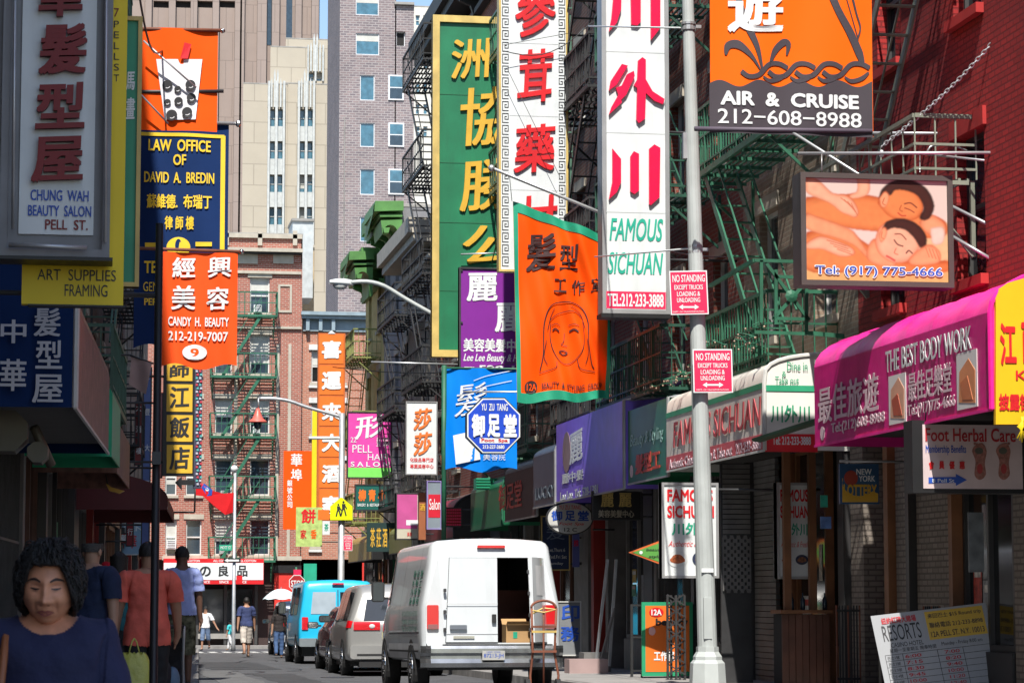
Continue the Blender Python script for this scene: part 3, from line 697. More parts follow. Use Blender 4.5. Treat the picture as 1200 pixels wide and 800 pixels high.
# right
L_ = lambda ya, zs: [gz(ya) + z for z in zs]
IRONG2 = mat('dark_green_iron', (.012, .075, .045), .55, var=.4, dirt=.4); IRONO = mat('grey_olive_iron', (.2, .22, .17), .55, var=.3, dirt=.3)
fire_escape(PR, -33.0, -28.6, [6.25, 9.6], .75, IRONO, 'thin grey green iron balcony on the red building behind the chain', bal=.42, rail=.75, stairs=True)
fire_escape(PR, -39.0, -34.4, L_(34, (4.6, 7.9, 11.1, 14.3)), 1.0, IRONG, 'bright green fire escape with crossed end panels beside the massage billboard', flip=True)
fire_escape(PR, -46.5, -41, L_(42, (4.9, 8.1, 11.3, 14.5)), 1.05, IRONG2, 'green fire escape on the red brick tenement behind the lamp post', flip=True, hang=1.2)
fire_escape(PR, -51.6, -47.4, L_(50, (4.9, 8.1, 11.3, 14.5)), 1.0, IRONB, 'black fire escape right of the white medicine sign', hang=1)
fire_escape(PR, -62, -54.5, L_(58, (4.8, 8.0, 11.2, 14.4)), 1.0, IRONP, 'dull green fire escape behind the orange flag', bal=.3)
fire_escape(PR, -76.8, -71.8, L_(74, (4.8, 7.9, 11.0, 14.1, 17.2)), 1.1, IRONB, 'black fire escape reaching past the green sign edge near the top', flip=True, bal=.34)
fire_escape(PR, -84.5, -79.5, L_(80, (4.7, 7.7, 10.7)), 1.0, IRONB, 'black fire escape on the pale cream tenement', flip=True, bal=.34)
fire_escape(PR, -97, -92.5, L_(92, (4.7, 7.7, 10.7)), 1.0, mat('olive_iron', (.2, .22, .06), .6, var=.3, dirt=.3), 'olive yellow fire escape on the far corner tenement')
# X braces of the green balcony end facing the camera
xb = thing('balcony_gate', 'green steel balcony frame with a crossed brace left of the massage billboard', 'balcony frame', at(900, 390, 34.1)); PX = front(34.1); mb = MB()
for a, b in (((884, 305), (945, 307)), ((884, 389), (945, 391)), ((892, 305), (892, 378)), ((909, 316), (909, 380)), ((945, 306), (945, 390)), ((898, 309), (948, 375)), ((945, 330), (906, 374)), ((905, 373), (948, 374)), ((908, 324), (935, 325))):
    mb.bar(at(*a, 34.1), at(*b, 34.1), .045)
mb.bar(at(884, 305, 34.1), at(832, 335, 36.5), .05); mb.bar(at(945, 390, 34.1), at(1000, 395, 34.1), .06)
build(mb, 'brace', IRONG, xb); bm = MB()
bm.lathe(at(927, 347, 34.06), [(.05, 0), (.09, .02), (.03, .04)], 8, (0, -1, 0)); build(bm, 'rosette', IRONG, xb)
# green arched cornice caps facing the camera
for i, (dx, dy, sc, Y, lab) in enumerate(((0, 0, 1.0, 86.15, 'large bright green cornice bracket with arched underside on the grey tenement'), (-30, 58, .86, 91.45, 'smaller green cornice bracket beyond the large one'))):
    pl = front(Y); q = thing('cornice_end', lab, 'cornice', at(440 + dx, 260 + dy, Y))
    def M(p): return (440 + dx + (p[0] - 440) * sc, 240 + dy + (p[1] - 240) * sc)
    def sh(pts, nm, d, th): return shape(q, pl, [M(p) for p in pts], CORG, nm, d, th)
    sh([(438, 238), (471, 238), (471, 249), (437, 250)], 'cap', .5, 3.5)
    sh([(443, 253), (470, 253), (470, 256), (444, 256)], 'moulding', .4, 3)
    arch = [(445, 260), (470, 259), (469.5, 298), (464, 299), (465, 287)] + [(456 + 9 * cos(t), 276 - 11 * sin(t)) for t in [i * pi / 8 for i in range(0, 9)]][::1] + [(446, 268)]
    sh(arch, 'arch', .35, 2.5); sh([(447, 269), (455, 269), (453.5, 275), (448.5, 275)], 'keystone', .5, .6)
    # receding side face
    mb = MB(); a, b, c, d = M((437, 250)), M((438, 238)), M((427, 262)), M((427, 288)); mb.face([at(*a, Y - .4), at(*b, Y - .4), at(*c, Y + 4), at(*d, Y + 4)][::-1])
    build(mb, 'fascia', CORG, q)

# ================================================================ shopfronts
SHF = [mat('shopfront_brown', (.13, .055, .035), .5, var=.3, dirt=.3), mat('shopfront_black', (.035, .034, .035), .45, dirt=.3), mat('shopfront_grey', (.16, .155, .15), .6, var=.25, dirt=.4),
       mat('shopfront_red', (.3, .02, .015), .5, dirt=.3), brick('painted_brick_cream', (.25, .21, .18), (.2, .17, .14), (.12, .1, .085), dirt=.6, bump=1.2), mat('shopfront_green', (.02, .13, .07), .5, dirt=.3), mat('warm_wood', (.22, .09, .035), .55, var=.3, dirt=.4)]
shr = random.Random(21)
PCOL = [mat('poster_%d' % i, c, .5, var=.5, scale=14) for i, c in enumerate(((.55, .5, .42), (.5, .06, .04), (.55, .35, .05), (.08, .15, .4), (.1, .3, .15), (.5, .3, .3), (.3, .32, .34), (.62, .6, .56)))]
def posters(pl, t, a, b, z0, z1):
    for i in range(shr.randint(2, 5)):
        w_ = shr.uniform(.15, .42); h_ = shr.uniform(.2, .6); u = shr.uniform(a, max(a + .01, b - w_)); z = shr.uniform(z0, max(z0 + .01, z1 - h_)); o = build(MB().pbox(pl, u, min(b, u + w_), z, z + h_, -.089 + .002 * i, -.0875 + .002 * i), 'poster', shr.choice(PCOL), t)
        if shr.random() < .6: build(MB().pbox(pl, u + .03, min(b, u + w_) - .03, z + h_ * .6, z + h_ * .85, -.087 + .002 * i, -.0866 + .002 * i), 'printed_block', shr.choice(PCOL), o)
def grille(pl, t, a, b, z0, z1, m):
    mb = MB(); n = int((b - a) / .11)
    for i in range(n + 1): u = a + (b - a) * i / n; mb.bar(pl.P(u, z0, .05), pl.P(u, z1, .05), .014)
    for z in (z0, (z0 + z1) / 2, z1): mb.bar(pl.P(a, z, .05), pl.P(b, z, .05), .03)
    build(mb, 'window_grille', DSTEEL, t, kind='stuff')
def shopfront(pl, u0, g, top, specs, label, away=1):
    """specs: (kind, width, colour index) laid along u from u0"""
    w_ = sum(s[1] for s in specs); t = thing('shopfront', label, 'shopfront', pl.P(u0 + w_ / 2, g, 0)); u = u0; tint = SHF
    build(MB().pbox(pl, u0, u0 + w_, g, top, -1.7, -1.6), 'back_wall', DARK, t)
    build(MB().pbox(pl, u0, u0 + w_, top - .45, top, -.25, .06), 'fascia', SHF[1], t)
    for k, w1, ci in specs:
        m = tint[ci]; a, b = u + .01, u + w1 - .01; u += w1
        if k == 'col': build(MB().pbox(pl, a, b, g, top - .46, -.4, .1), 'column', m, t)
        elif k == 'open': pass
        elif k == 'glass':
            build(MB().pbox(pl, a, b, g, g + .6, -.25, .02), 'stall_riser', m, t); f = MB()
            for c, d, e1, h1 in ((a, b, top - .56, top - .46), (a, b, g + .6, g + .68), (a, a + .07, g + .68, top - .56), (b - .07, b, g + .68, top - .56)): f.pbox(pl, c, d, e1, h1, -.15, -.03)
            if w1 > 1.6: f.pbox(pl, (a + b) / 2 - .03, (a + b) / 2 + .03, g + .68, top - .56, -.15, -.03)
            fo = build(f, 'window_frame', m, t); build(MB().pbox(pl, a + .07, b - .07, g + .68, top - .56, -.11, -.09), 'pane', GLASSD, fo); posters(pl, t, a + .1, b - .1, g + .75, top - .6)
            if shr.random() < .35: grille(pl, t, a, b, g + .6, top - .5, m)
        elif k == 'door':
            f = MB()
            for c, d, e1, h1 in ((a, b, top - .56, top - .46), (a, b, g + 2.3, g + 2.38), (a, a + .08, g, top - .56), (b - .08, b, g, top - .56), (a + .08, b - .08, g, g + .3)): f.pbox(pl, c, d, e1, h1, -.45, -.35)
            fo = build(f, 'door', m, t); build(MB().pbox(pl, a + .08, b - .08, g + .3, g + 2.3, -.41, -.39), 'pane', GLASSD, fo)
            build(MB().pbox(pl, a + .08, b - .08, g + 2.38, top - .56, -.41, -.39), 'transom', GLASSD, fo); build(MB().tube([pl.P(a + .2, g + .9, -.3), pl.P(a + .2, g + 1.4, -.3)], .02), 'handle', CHROME, fo)
        elif k == 'shutter':
            n = int((top - .5 - g) / .09)
            for i in range(n): build(MB().pbox(pl, a, b, g + i * .09, g + i * .09 + .08, -.12 + .012 * (i % 2), -.05), 'slat', m, t)
        elif k == 'wall': build(MB().pbox(pl, a, b, g, top - .46, -.3, 0), 'wall', m, t)
    return t
g = gz(40) + KERB
shopfront(PR, -27.6, gz(27) + KERB, 4.0, [('wall', .5, 4), ('glass', 2.0, 1), ('col', .35, 3), ('glass', 2.6, 3), ('wall', 6, 3)], 'shopfront with red columns and display window at far right')
shopfront(PR, -33.3, gz(30) + KERB, 4.0, [('door', 1.2, 0), ('col', .2, 6), ('wall', .7, 4), ('col', .15, 1), ('wall', 1.5, 4), ('col', .15, 6), ('glass', 1.75, 1)], 'cream painted brick shopfront under the pink awning')
shopfront(PR, -39.5, g, 4.0, [('col', .2, 1), ('shutter', 1.3, 2), ('open', 1.0, 1), ('col', .2, 6), ('glass', 1.6, 6), ('door', 1.0, 0), ('col', .3, 1), ('wall', .6, 4)], 'brown wooden restaurant front with an open doorway under the white awning')
shopfront(PR, -46.0, g - .05, 3.9, [('col', .25, 2), ('glass', 1.6, 2), ('door', 1.1, 1), ('col', .25, 1), ('glass', 1.7, 2), ('door', 1.0, 5), ('col', .6, 1)], 'dark shopfront beneath the green awning')
shopfront(PR, -52.0, g - .1, 3.9, [('col', .3, 3), ('door', 1.2, 3), ('col', .3, 2), ('door', 1.1, 3), ('glass', 2.2, 2), ('col', .8, 1)], 'red framed barber shopfront beneath the purple awning')
shopfront(PR, -63.8, g - .22, 3.75, [('glass', 2.2, 1), ('door', 1.1, 2), ('col', .3, 2), ('glass', 2.4, 2), ('col', .3, 3), ('door', 1.2, 0), ('glass', 2.4, 0), ('col', 1.6, 2)], 'grey framed shopfront right behind the white van')
shopfront(PR, -77.3, g - .35, 3.6, [('glass', 2.8, 5), ('door', 1.2, 2), ('glass', 3, 6), ('col', .4, 1), ('glass', 3, 3), ('door', 1.2, 1), ('col', 1.6, 1)], 'green and wood shopfronts behind the silver minivan')
shopfront(PR, -97.6, g - .55, 3.4, [('glass', 3, 1), ('door', 1.4, 2), ('glass', 4, 6), ('col', .4, 1), ('glass', 4, 5), ('door', 1.2, 3), ('glass', 4, 1), ('col', 1.6, 1)], 'row of small shopfronts at the far end of the right side')
gL = gz(30) + KERB
shopfront(PLF, 3, KERB, 3.85, [('glass', 3, 0), ('col', .4, 1), ('glass', 3, 1), ('door', 1.2, 0), ('glass', 2.9, 6)], 'dark brown shopfront nearest on the left behind the woman')
shopfront(PLF, 13.6, KERB, 3.85, [('col', .5, 1), ('door', 1.2, 0), ('glass', 2.3, 6), ('col', .35, 6), ('glass', 2.6, 0), ('door', 1.1, 1), ('col', .35, 2), ('glass', 2.4, 1), ('col', .4, 6), ('glass', 2.6, 0), ('door', 1.2, 1), ('col', .4, 2)], 'brown wood and brass shopfront below the blue awning')
shopfront(PLF, 30.2, gL, 3.85, [('glass', 3, 1), ('col', .4, 2), ('door', 1.2, 3), ('glass', 3, 0), ('col', .4, 1), ('glass', 3, 2), ('door', 1.2, 0), ('glass', 3, 1), ('col', 1.6, 1)], 'dark shopfront under the maroon awning on the left')
shopfront(PLF, 48.4, gz(60) + KERB, 3.6, [('glass', 4, 2), ('col', .4, 3), ('door', 1.4, 5), ('glass', 4, 3), ('col', .4, 1), ('glass', 4, 0), ('door', 1.2, 1), ('glass', 4, 6), ('col', .8, 1)], 'red and grey shopfront midway along the left side')
shopfront(PLF, 72.5, gz(84) + KERB, 3.3, [('glass', 5, 5), ('col', .4, 3), ('door', 1.4, 5), ('glass', 5, 1), ('col', .4, 1), ('glass', 5, 0), ('door', 1.2, 1), ('glass', 4.5, 3), ('col', 1, 1)], 'green and black shopfronts at the far left corner')
# ================================================================ hanging signs and banners
CLO = {}
def wires(t, pts, r=.006, m=DSTEEL, name='wire'): return rod(t, pts, r, m, name, 5)
def brackets(t, pl, box, side=1, m=DSTEEL, ys=(.12, .88), r=.022):
    """steel arms from the sign's inner edge back to the facade"""
    u0, v0, u1, v1 = pl.rect(box)
    for f in ys:
        v = v0 + (v1 - v0) * f; Y = pl.O.y
        a = pl.P(u1 if side > 0 else u0, v, -.05); b = V((RX, a.y, a.z)) if side > 0 else V((lx(a.y), a.y, a.z))
        rod(t, [a, b], r, m, 'arm', 6)
def wavy(ax=.05, ay=.02, k=7, ph=0, drop=0):
    return lambda u, v: ax * sin(k * u + ph + 1.3 * v) * (.4 + .6 * sin(1.7 * v + ph) ** 2) + ay * sin(k * 2.3 * u + 2.1 * v + ph)
def cloth(t, pl, box, m, name='cloth', nu=40, nv=40, hem=0, d=0, sagx=0):
    u0, v0, u1, v1 = pl.rect(box); mb = MB()
    mb.grid(lambda a, b: pl.P(u0 + (u1 - u0) * a, v0 + (v1 - v0) * b + sagx * sin(a * 9) * (1 - b) ** 3, d), nu, nv)
    return build(mb, name, m, t, smooth=True)
def sgn(name, label, cat, px, Y, group=None): return thing(name, label, cat, at(px[0], px[1], Y), group=group)

# ---- left: white hair salon box sign in the shade
Y = 20; pl = front(Y); t = sgn('sign_box', 'large grey framed white sign with dark red characters and blue salon lettering at upper left', 'sign', (70, 302), Y)
GFR = mat('grey_sign_frame', (.22, .22, .23), .5, var=.15, dirt=.3)
board(t, pl, (-8, -60, 131, 302), GFR, 'case', .28, -.02); board(t, pl, (28, -60, 112, 274), WHITE, 'face', .02, .0)
frame(t, pl, (6, -60, 131, 300), 9, GFR, 'frame', .05, .06); rod(t, [at(18, -50, Y - .1), at(15, 268, Y - .1)], .012, STEEL, 'rod'); rod(t, [at(125, -50, Y - .1), at(123, 284, Y - .1)], .012, STEEL, 'rod'); rod(t, [at(10, 287, Y - .12), at(102, 290, Y - .12)], .018, STEEL, 'tube_light')
board(t, pl, (-8, 300, 132, 304), BLACKP, 'drip_rail', .34, .06)
DRED = mat('dark_red_letter', (.2, .006, .008), .5)
chars(t, pl, [('華', (46, -34, 98, 21)), ('髮', (47, 28, 102, 88)), ('型', (43, 97, 100, 152)), ('屋', (38, 160, 98, 214))], DRED, .035, .05, .02)
txt(t, pl, 'CHUNG  WAH', (36, 222, 104, 235), BLUEI, .02, d=.006); txt(t, pl, 'BEAUTY  SALON', (33, 240, 107, 253), BLUEI, .02, d=.006); txt(t, pl, 'PELL  ST.', (53, 257, 103, 269), DRED, .02, d=.006)
brackets(t, pl, (-8, -60, 131, 302), -1, ys=(.1, .9))
# ---- yellow art supplies sign
Y = 20.33; pl = front(Y); t = sgn('sign_board', 'yellow art supplies sign with black lettering behind the grey framed salon sign', 'sign', (100, 357), Y)
board(t, pl, (33, -60, 147.5, 356), YELLOW, 'panel', .12); board(t, pl, (33, 356, 147.5, 358), BLACKP, 'edge', .14, .01)
for s_, b in (('CHINESE', (62, 297, 117, 309)), ('ART  SUPPLIES', (44, 315, 136, 328)), ('FRAMING', (76, 333, 126, 347))): txt(t, pl, s_, b, INKB, .004)
for i, c in enumerate('7PELLST'): txt(t, pl, c, (133.5, 10 + i * 12.6 + (2 if i else 0), 139.5, 20 + i * 12.6), DRED if i == 0 else INKB, .004, name='character')
brackets(t, pl, (33, -60, 147, 356), -1)
# ---- green framed sign behind
Y = 20.9; pl = front(Y); t = sgn('sign_board', 'green sign with gold frame seen edge on beside the yellow sign', 'sign', (156, 335), Y)
board(t, pl, (100, 18, 165, 335), mat('emerald_panel', (.02, .27, .14), .45, dirt=.1), 'panel', .1); frame(t, pl, (100, 18, 165, 335), 5, GOLDF, 'frame', .03, .15)
chars(t, pl, [('馬', (148, 84, 158, 106)), ('畫', (148, 114, 158, 140))], INKW, .03); brackets(t, pl, (100, 18, 165, 335), -1)
# ---- bubble tea banner
Y = 30; pl = front(Y, warp=wavy(.03, .01, 5)); t = sgn('banner', 'orange banner with a white cup of bubble tea and red straw', 'banner', (210, 142), Y)
cloth(t, pl, (160, 32, 255, 152), ORANGE); P0 = pl
CUP = mat('cup_white_print', (.72, .72, .75), .7)
shape(t, pl, [(183, 70), (237, 70), (229, 141), (193, 141)], CUP, 'cup', .03); shape(t, pl, [(216, 51), (224, 53), (220, 70), (211, 70)], RED, 'straw', .034)
for x, y, r in ((196, 101, 6), (223, 101, 6), (208, 106, 4), (196, 121, 4), (209, 120, 5), (224, 116, 5.5), (201, 136, 6.5), (219, 133, 6)):
    shape(t, pl, ellipse(x, y, r, r), INKB, 'pearl', .05); stroke(t, pl, ellipse(x, y, r * .55, r * .55, 8, .5, 2.4), .8, CUP, 'glint', .052)
for a, b in (((120, 33), (262, 36)), ((120, 108), (262, 107))): rod(t, [at(*a, Y), at(*b, Y)], .022, DSTEEL if a[1] > 50 else RUST, 'pole')
build(MB().ball(at(261, 36.5, Y), .03), 'finial', CHROME, t, smooth=True); wires(t, [at(168, 48, Y - .2), at(230, 103, Y - .15)], .012, STEEL, 'stay'); wires(t, [at(150, 95, Y - .2), at(197, 145, Y - .1)], .012, STEEL, 'stay')
rod(t, [at(120, 33, Y), (lx(Y), Y, at(120, 33, Y).z)], .02, DSTEEL, 'arm')
# ---- law office banner
Y = 33; pl = front(Y, warp=wavy(.035, .015, 4, 1)); t = sgn('banner', 'long navy blue banner with yellow lawyer lettering on the left side', 'banner', (215, 400), Y)
cloth(t, pl, (160, 143, 267, 408), NAVY, sagx=.06)
YI = mat('yellow_ink', (.8, .55, .02), .6)
mb = MB(); 
for b in ((160, 155, 263, 159), (259, 159, 263, 400)):
    u0, v0, u1, v1 = pl.rect(b); mb.grid(lambda a, c: pl.P(u0 + (u1 - u0) * a, v0 + (v1 - v0) * c, .012), 12, 24)
build(mb, 'border', YI, t, kind='stuff')
for s_, b, bo in (('LAW  OFFICE', (174, 163, 247, 177), .03), ('OF', (203, 181, 218, 194), .03), ('DAVID  A.  BREDIN', (169, 201, 251, 214), .025), ('蘇維德.  布瑞丁', (172, 227, 248, 244), .03), ('律 師 樓', (193, 253, 227, 269), .03), ('TEL:  267-9010', (169, 305, 250, 320), .03), ('GENERAL PRACTICE', (168, 330, 250, 341), .005), ('PERSONAL INJURY', (169, 349, 250, 360), .03)):
    txt(t, pl, s_, b, YI, bo, d=.016)
shape(t, pl, ellipse(209, 290, 14, 12), YI, 'emblem', .02); shape(t, pl, ellipse(209, 288, 4, 8, 12), NAVY, 'emblem_centre', .024)
for b in ((170, 284, 188, 289), (229, 284, 248, 289)): board(t, pl, b, YI, 'bar', .003, .02)
rod(t, [(lx(Y), Y, at(160, 144, Y).z), at(280, 145, Y)], .022, STEEL, 'pole'); build(MB().lathe(at(276, 145, Y), [(.02, 0), (.045, .02), (.045, .05), (.01, .07)], 8, (1, 0, 0)), 'finial', CHROME, t)
# ---- orange candy beauty flag
Y = 27; pl = front(Y, warp=wavy(.03, .012, 9, 2)); t = sgn('banner', 'small orange beauty banner with white characters hanging before the navy banner', 'banner', (233, 430), Y)
cloth(t, pl, (191, 295, 278, 429), mat('bright_orange_cloth', (.85, .085, .012), .7, var=.06), sagx=.03)
chars(t, pl, [('經', (202, 301, 229, 325)), ('興', (244, 301, 271, 325)), ('美', (201, 334, 229, 363)), ('容', (242, 336, 268, 363))], INKW, .025, d=.014, sweep=.03)
txt(t, pl, 'CANDY  H.  BEAUTY', (197, 371, 268, 382), INKW, .025, d=.014); txt(t, pl, '212-219-7007', (197, 388, 267, 399), INKW, .02, d=.014)
shape(t, pl, ellipse(228, 413, 14.5, 9), INKW, 'oval', .018); txt(t, pl, '9', (223, 408, 233, 418.5), ORANGE, .03, d=.02)
rod(t, [(lx(Y), Y, at(163, 291, Y).z), at(163, 291, Y), at(282, 295, Y)], .018, RUST, 'pole'); build(MB().ball(at(283, 295, Y), .028), 'finial', CHROME, t, smooth=True)
# ---- black pole
Y = 20.5; X = at(181, 700, Y).x; t = thing('pole', 'tall black steel pole standing on the left kerb in front of the red shirt man', 'pole', (X, Y, KERB))
build(MB().lathe((X, Y, KERB), [(.07, 0), (.07, .1), (.034, .14), (.03, 4.2)], 10), 'shaft', BLACKP, t, smooth=True)
build(MB().box(X - .035, X + .035, Y - .05, Y + .05, 2.4, 2.5), 'clamp', DSTEEL, t); rod(t, [(X, Y, 3.75), (lx(Y), Y, 3.75)], .02, DSTEEL, 'arm')
# ---- black and gold restaurant sign
Y = 45; pl = front(Y); t = sgn('vertical_sign', 'vertical gold restaurant sign with black characters above the flag on the left', 'sign', (211, 556), Y)
board(t, pl, (192, 425, 229, 557), BLACKP, 'case', .25)
GLDP = mat('amber_panel', (.7, .42, .03), .5, var=.1, dirt=.15)
for i, (c, y) in enumerate((('師', 424), ('江', 450), ('飯', 486), ('店', 521))):
    y1 = (446, 482, 517, 554)[i]; board(t, pl, (195.5, y + (0 if i == 0 else 0), 225.5, y1), GLDP, 'panel', .02, .012)
    txt(t, pl, c, (199, y + (2 if i else 3), 222, y1 - 4), INKB, .03, d=.016, name='character', sweep=.06)
board(t, pl, (228.5, 425, 236.5, 572), mat('purple_grey_case', (.05, .05, .09), .5), 'lamp_strip', .2, .03)
cols = [mat('bulb_%s' % n, c, .3) for n, c in (('red', (.5, .05, .08)), ('teal', (.1, .4, .4)), ('pale', (.5, .5, .6)))]
mb = MB()
for i in range(36):
    for j in range(2):
        mb.m = (i + j) % 3; u, v = pl.hit(230.5 + j * 4 + (i % 2), 427 + i * 4); mb.pbox(pl, u - .018, u + .018, v - .018, v + .018, .03, .05)
build(mb, 'bulb', cols, t, kind='stuff')
sh_ = shape(t, pl, [(205, 565), (213, 558), (213, 562), (228, 562), (228, 568), (213, 568), (213, 574)], BLACKP, 'arrow', .05, .1); brackets(t, pl, (192, 425, 226, 557), -1)
# ---- flag on a pole
Y = 58; pl = front(Y, warp=wavy(.05, .02, 6)); t = sgn('flag', 'red flag with blue corner flying from a white pole at left', 'flag', (250, 600), Y)
fp = [(229, 574), (232, 566), (240, 567), (250, 575), (262, 578), (274, 577), (273, 600), (264, 603), (250, 592), (238, 581), (229, 580)]
shape(t, pl, fp, mat('red_flag_cloth', (.6, .015, .02), .7), 'cloth', 0, .01); shape(t, pl, [(239, 566), (249, 574), (248, 580), (243, 581), (236, 571)], BLUEI, 'canton', .012, .006); shape(t, pl, ellipse(243, 573, 2.3, 2.3, 12), INKW, 'canton_disc', .02, .004)
rod(t, [at(228, 600, Y), at(229, 563, Y)], .02, DSTEEL, 'staff'); rod(t, [at(228, 600, Y), (lx(Y), Y, at(228, 600, Y).z)], .02, DSTEEL, 'arm')
# ---- thin street name pole with ball top and signs, far side of the road at left
Y = 100; X = at(274, 700, Y).x; t = thing('street_sign_pole', 'slim grey pole with globe top, green street name plate and one way arrow', 'sign pole', (X, Y, gz(Y)))
build(MB().lathe((X, Y, gz(Y)), [(.1, 0), (.07, .3), (.055, at(274, 550, Y).z - gz(Y))], 10), 'shaft', STEEL, t, smooth=True); build(MB().ball(at(274.5, 549, Y), .14), 'globe', WHITE, t, smooth=True)
pl = front(Y - .1); board(t, pl, (257, 638, 272, 644.5), GREENI, 'name_plate', .03); txt(t, pl, 'MOTT ST', (258.5, 639.5, 270.5, 643), INKW, .01); board(t, pl, (262, 653.5, 282, 659), BLACKP, 'one_way_plate', .03, .03)
shape(t, pl, [(263, 656.2), (267, 654), (267, 655.2), (280, 655.2), (280, 657.4), (267, 657.4), (267, 658.6)], INKW, 'arrow', .04)
board(t, pl, (277, 674, 284, 683), RED, 'small_plate', .02)
# ---- blue sign and other signs above the left pavement
def simple(name, label, box, Y, m, texts=(), fm=None, th=.08, side=-1, cat='sign', arm=True):
    pl = front(Y); t = sgn(name, label, cat, ((box[0] + box[2]) / 2, box[3]), Y); board(t, pl, box, m, 'panel', th)
    if fm: frame(t, pl, box, 1.3, fm, 'frame', .02, th + .03)
    for s_, b, mm, bo in texts: txt(t, pl, s_, b, mm, bo, d=.008)
    if arm: brackets(t, pl, box, side)
    return t, pl
simple('sign_board', 'pale blue shop sign low on the left behind the bald man', (118, 577, 172, 596), 50, mat('pale_blue_panel', (.2, .32, .6), .5), [('中 國 茶 莊', (124, 580, 166, 592), BLUEI, .02)], WFD)
simple('sign_board', 'small blue and white shop sign under the dark canopy on the left', (145, 563, 170, 575), 66, mat('mid_blue_panel', (.06, .16, .5), .5), [('茶 葉', (149, 565, 166, 573), INKW, .02)], WFD)
simple('sign_board', 'dark red neon window sign on the left pavement', (139, 624, 152, 637), 70, mat('deep_red_panel', (.35, .02, .02), .4), [('藥', (141, 626, 150, 635), INKW, .02)], BLACKP)
simple('sign_board', 'pale blue framed notice with a red centre above the black haired pedestrian', (129, 612, 172, 650), 74, mat('faded_blue_panel', (.25, .4, .55), .5), [('OPEN', (133, 616, 168, 622), INKW, .02), ('中華', (140, 626, 160, 642), RED, .03)], WF)
for i, (x0, y0, x1, y1, Y_, c, lab, s_) in enumerate(((158, 470, 167, 545, 52, (.18, .012, .012), 'narrow dark maroon vertical banner beside the law office banner', '大酒樓'), (168, 430, 177, 640, 56, (.1, .16, .4), 'tall narrow blue vertical sign behind the black pole', '金豐大酒樓'), (148, 590, 157, 640, 60, (.3, .02, .03), 'narrow red vertical sign low on the left', '藥行'), (186, 460, 191, 560, 48, (.5, .2, .2), 'thin pink neon tube sign beside the gold restaurant sign', ''))):
    t, pl = simple('vertical_sign', lab, (x0, y0, x1, y1), Y_, mat('vsign_%d' % i, c, .5, dirt=.2), (), DSTEEL)
    n = len(s_)
    for j, ch in enumerate(s_): txt(t, pl, ch, (x0 + 1.5, y0 + (y1 - y0) * (j + .15) / n, x1 - 1.5, y0 + (y1 - y0) * (j + .15) / n + (x1 - x0) * .9), INKW, .02, d=.01, name='character')
pl = front(41, warp=wavy(.04, .02, 9)); t = sgn('cloth_banner', 'faded pinkish white cloth hanging from the pale green fire escape', 'banner', (165, 460), 41); mb = MB()
q = [pl.hit(*p) for p in ((154, 418), (178, 426), (171, 462), (151, 450))]
mb.grid(lambda a, b: pl.P(*[(q[0][k] * (1 - a) + q[1][k] * a) * (1 - b) + (q[3][k] * (1 - a) + q[2][k] * a) * b for k in (0, 1)]), 16, 16); build(mb, 'cloth', mat('faded_pink_cloth', (.42, .3, .28), .8, dirt=.3), t, smooth=True); rod(t, [at(152, 416, 41), at(180, 426, 41)], .015, DSTEEL); rod(t, [at(152, 416, 41), (lx(41), 41, at(152, 416, 41).z)], .015, DSTEEL, 'arm')

# ================================================================ right side hanging signs
# green sign with gold frame
Y = 60; pl = front(Y); t = sgn('vertical_sign', 'very tall green sign with gold frame and gold brushed characters', 'sign', (560, 418), Y)
board(t, pl, (507, 18, 655, 418), GREENP, 'panel', .2); frame(t, pl, (507, 18, 655, 418), 8, GOLDF, 'frame', .07, .3)
for y in (110, 190, 260, 340): board(t, pl, (515, y, 647, y + .8), mat('green_seam', (.01, .12, .05), .6), 'seam', .01, .008)
chars(t, pl, [('洲', (529, 45, 573, 92)), ('協', (539, 101, 600, 170)), ('勝', (540, 184, 604, 246)), ('公', (542, 262, 610, 310)), ('會', (542, 330, 606, 400))], GOLD, .017, .06, .0, sweep=.1)
brackets(t, pl, (507, 18, 655, 418)); wires(t, [at(540, 298, Y - .2), at(600, 296, Y - .2)], .02, STEEL, 'tube_light')
# white medicine sign with key pattern
Y = 50; pl = front(Y); t = sgn('vertical_sign', 'tall white medicine sign with red characters and black key pattern border', 'sign', (625, 317), Y)
board(t, pl, (585, -60, 665, 317), WHITE, 'panel', .2); frame(t, pl, (584.5, -60, 665.5, 318), 2.4, GOLDF, 'frame', .03, .27)
mb = MB(); u0, v0, u1, v1 = pl.rect((588.5, -50, 596, 312)); v0_, v1_ = v0, v1; s = (u1 - u0) / 6; hh = s * 12
def key(ub, vb, fl):
    for a, b, c, d in ((0, 6, 0, .7), (0, .7, 0, 9), (0, 6, 8.3, 9), (5.3, 6, 3, 9), (2.2, 6, 3, 3.7), (2.2, 2.9, 3, 6.2), (2.2, 4.4, 5.5, 6.2)):
        if fl: a, b = 6 - b, 6 - a
        mb.pbox(pl, ub + a * s, ub + b * s, vb + c * s, vb + d * s, .002, .006)
v = v0
while v < v1 - hh: key(u0, v, False); v += hh * .92
u0, v0, u1, v1 = pl.rect((654.5, -50, 662, 312)); v = v0
while v < v1 - hh: key(u0, v, True); v += hh * .92
build(mb, 'key_pattern', INKB, t, kind='stuff')
for y in (50, 135, 222): board(t, pl, (597, y, 654, y + .7), mat('grey_joint', (.45, .47, .47), .5), 'panel_joint', .003, .003)
chars(t, pl, [('參', (604, -22, 651, 43)), ('茸', (607, 57, 647, 120)), ('藥', (603, 145, 650, 202)), ('材', (606, 228, 652, 290))], RED, .02, .05, .0, sweep=.1)
brackets(t, pl, (585, -60, 665, 317)); wires(t, [at(590, 53, Y - .3), at(668, 39, Y - .3)], .006); wires(t, [at(594, 80, Y - .3), at(655, 205, Y - .3)], .006)
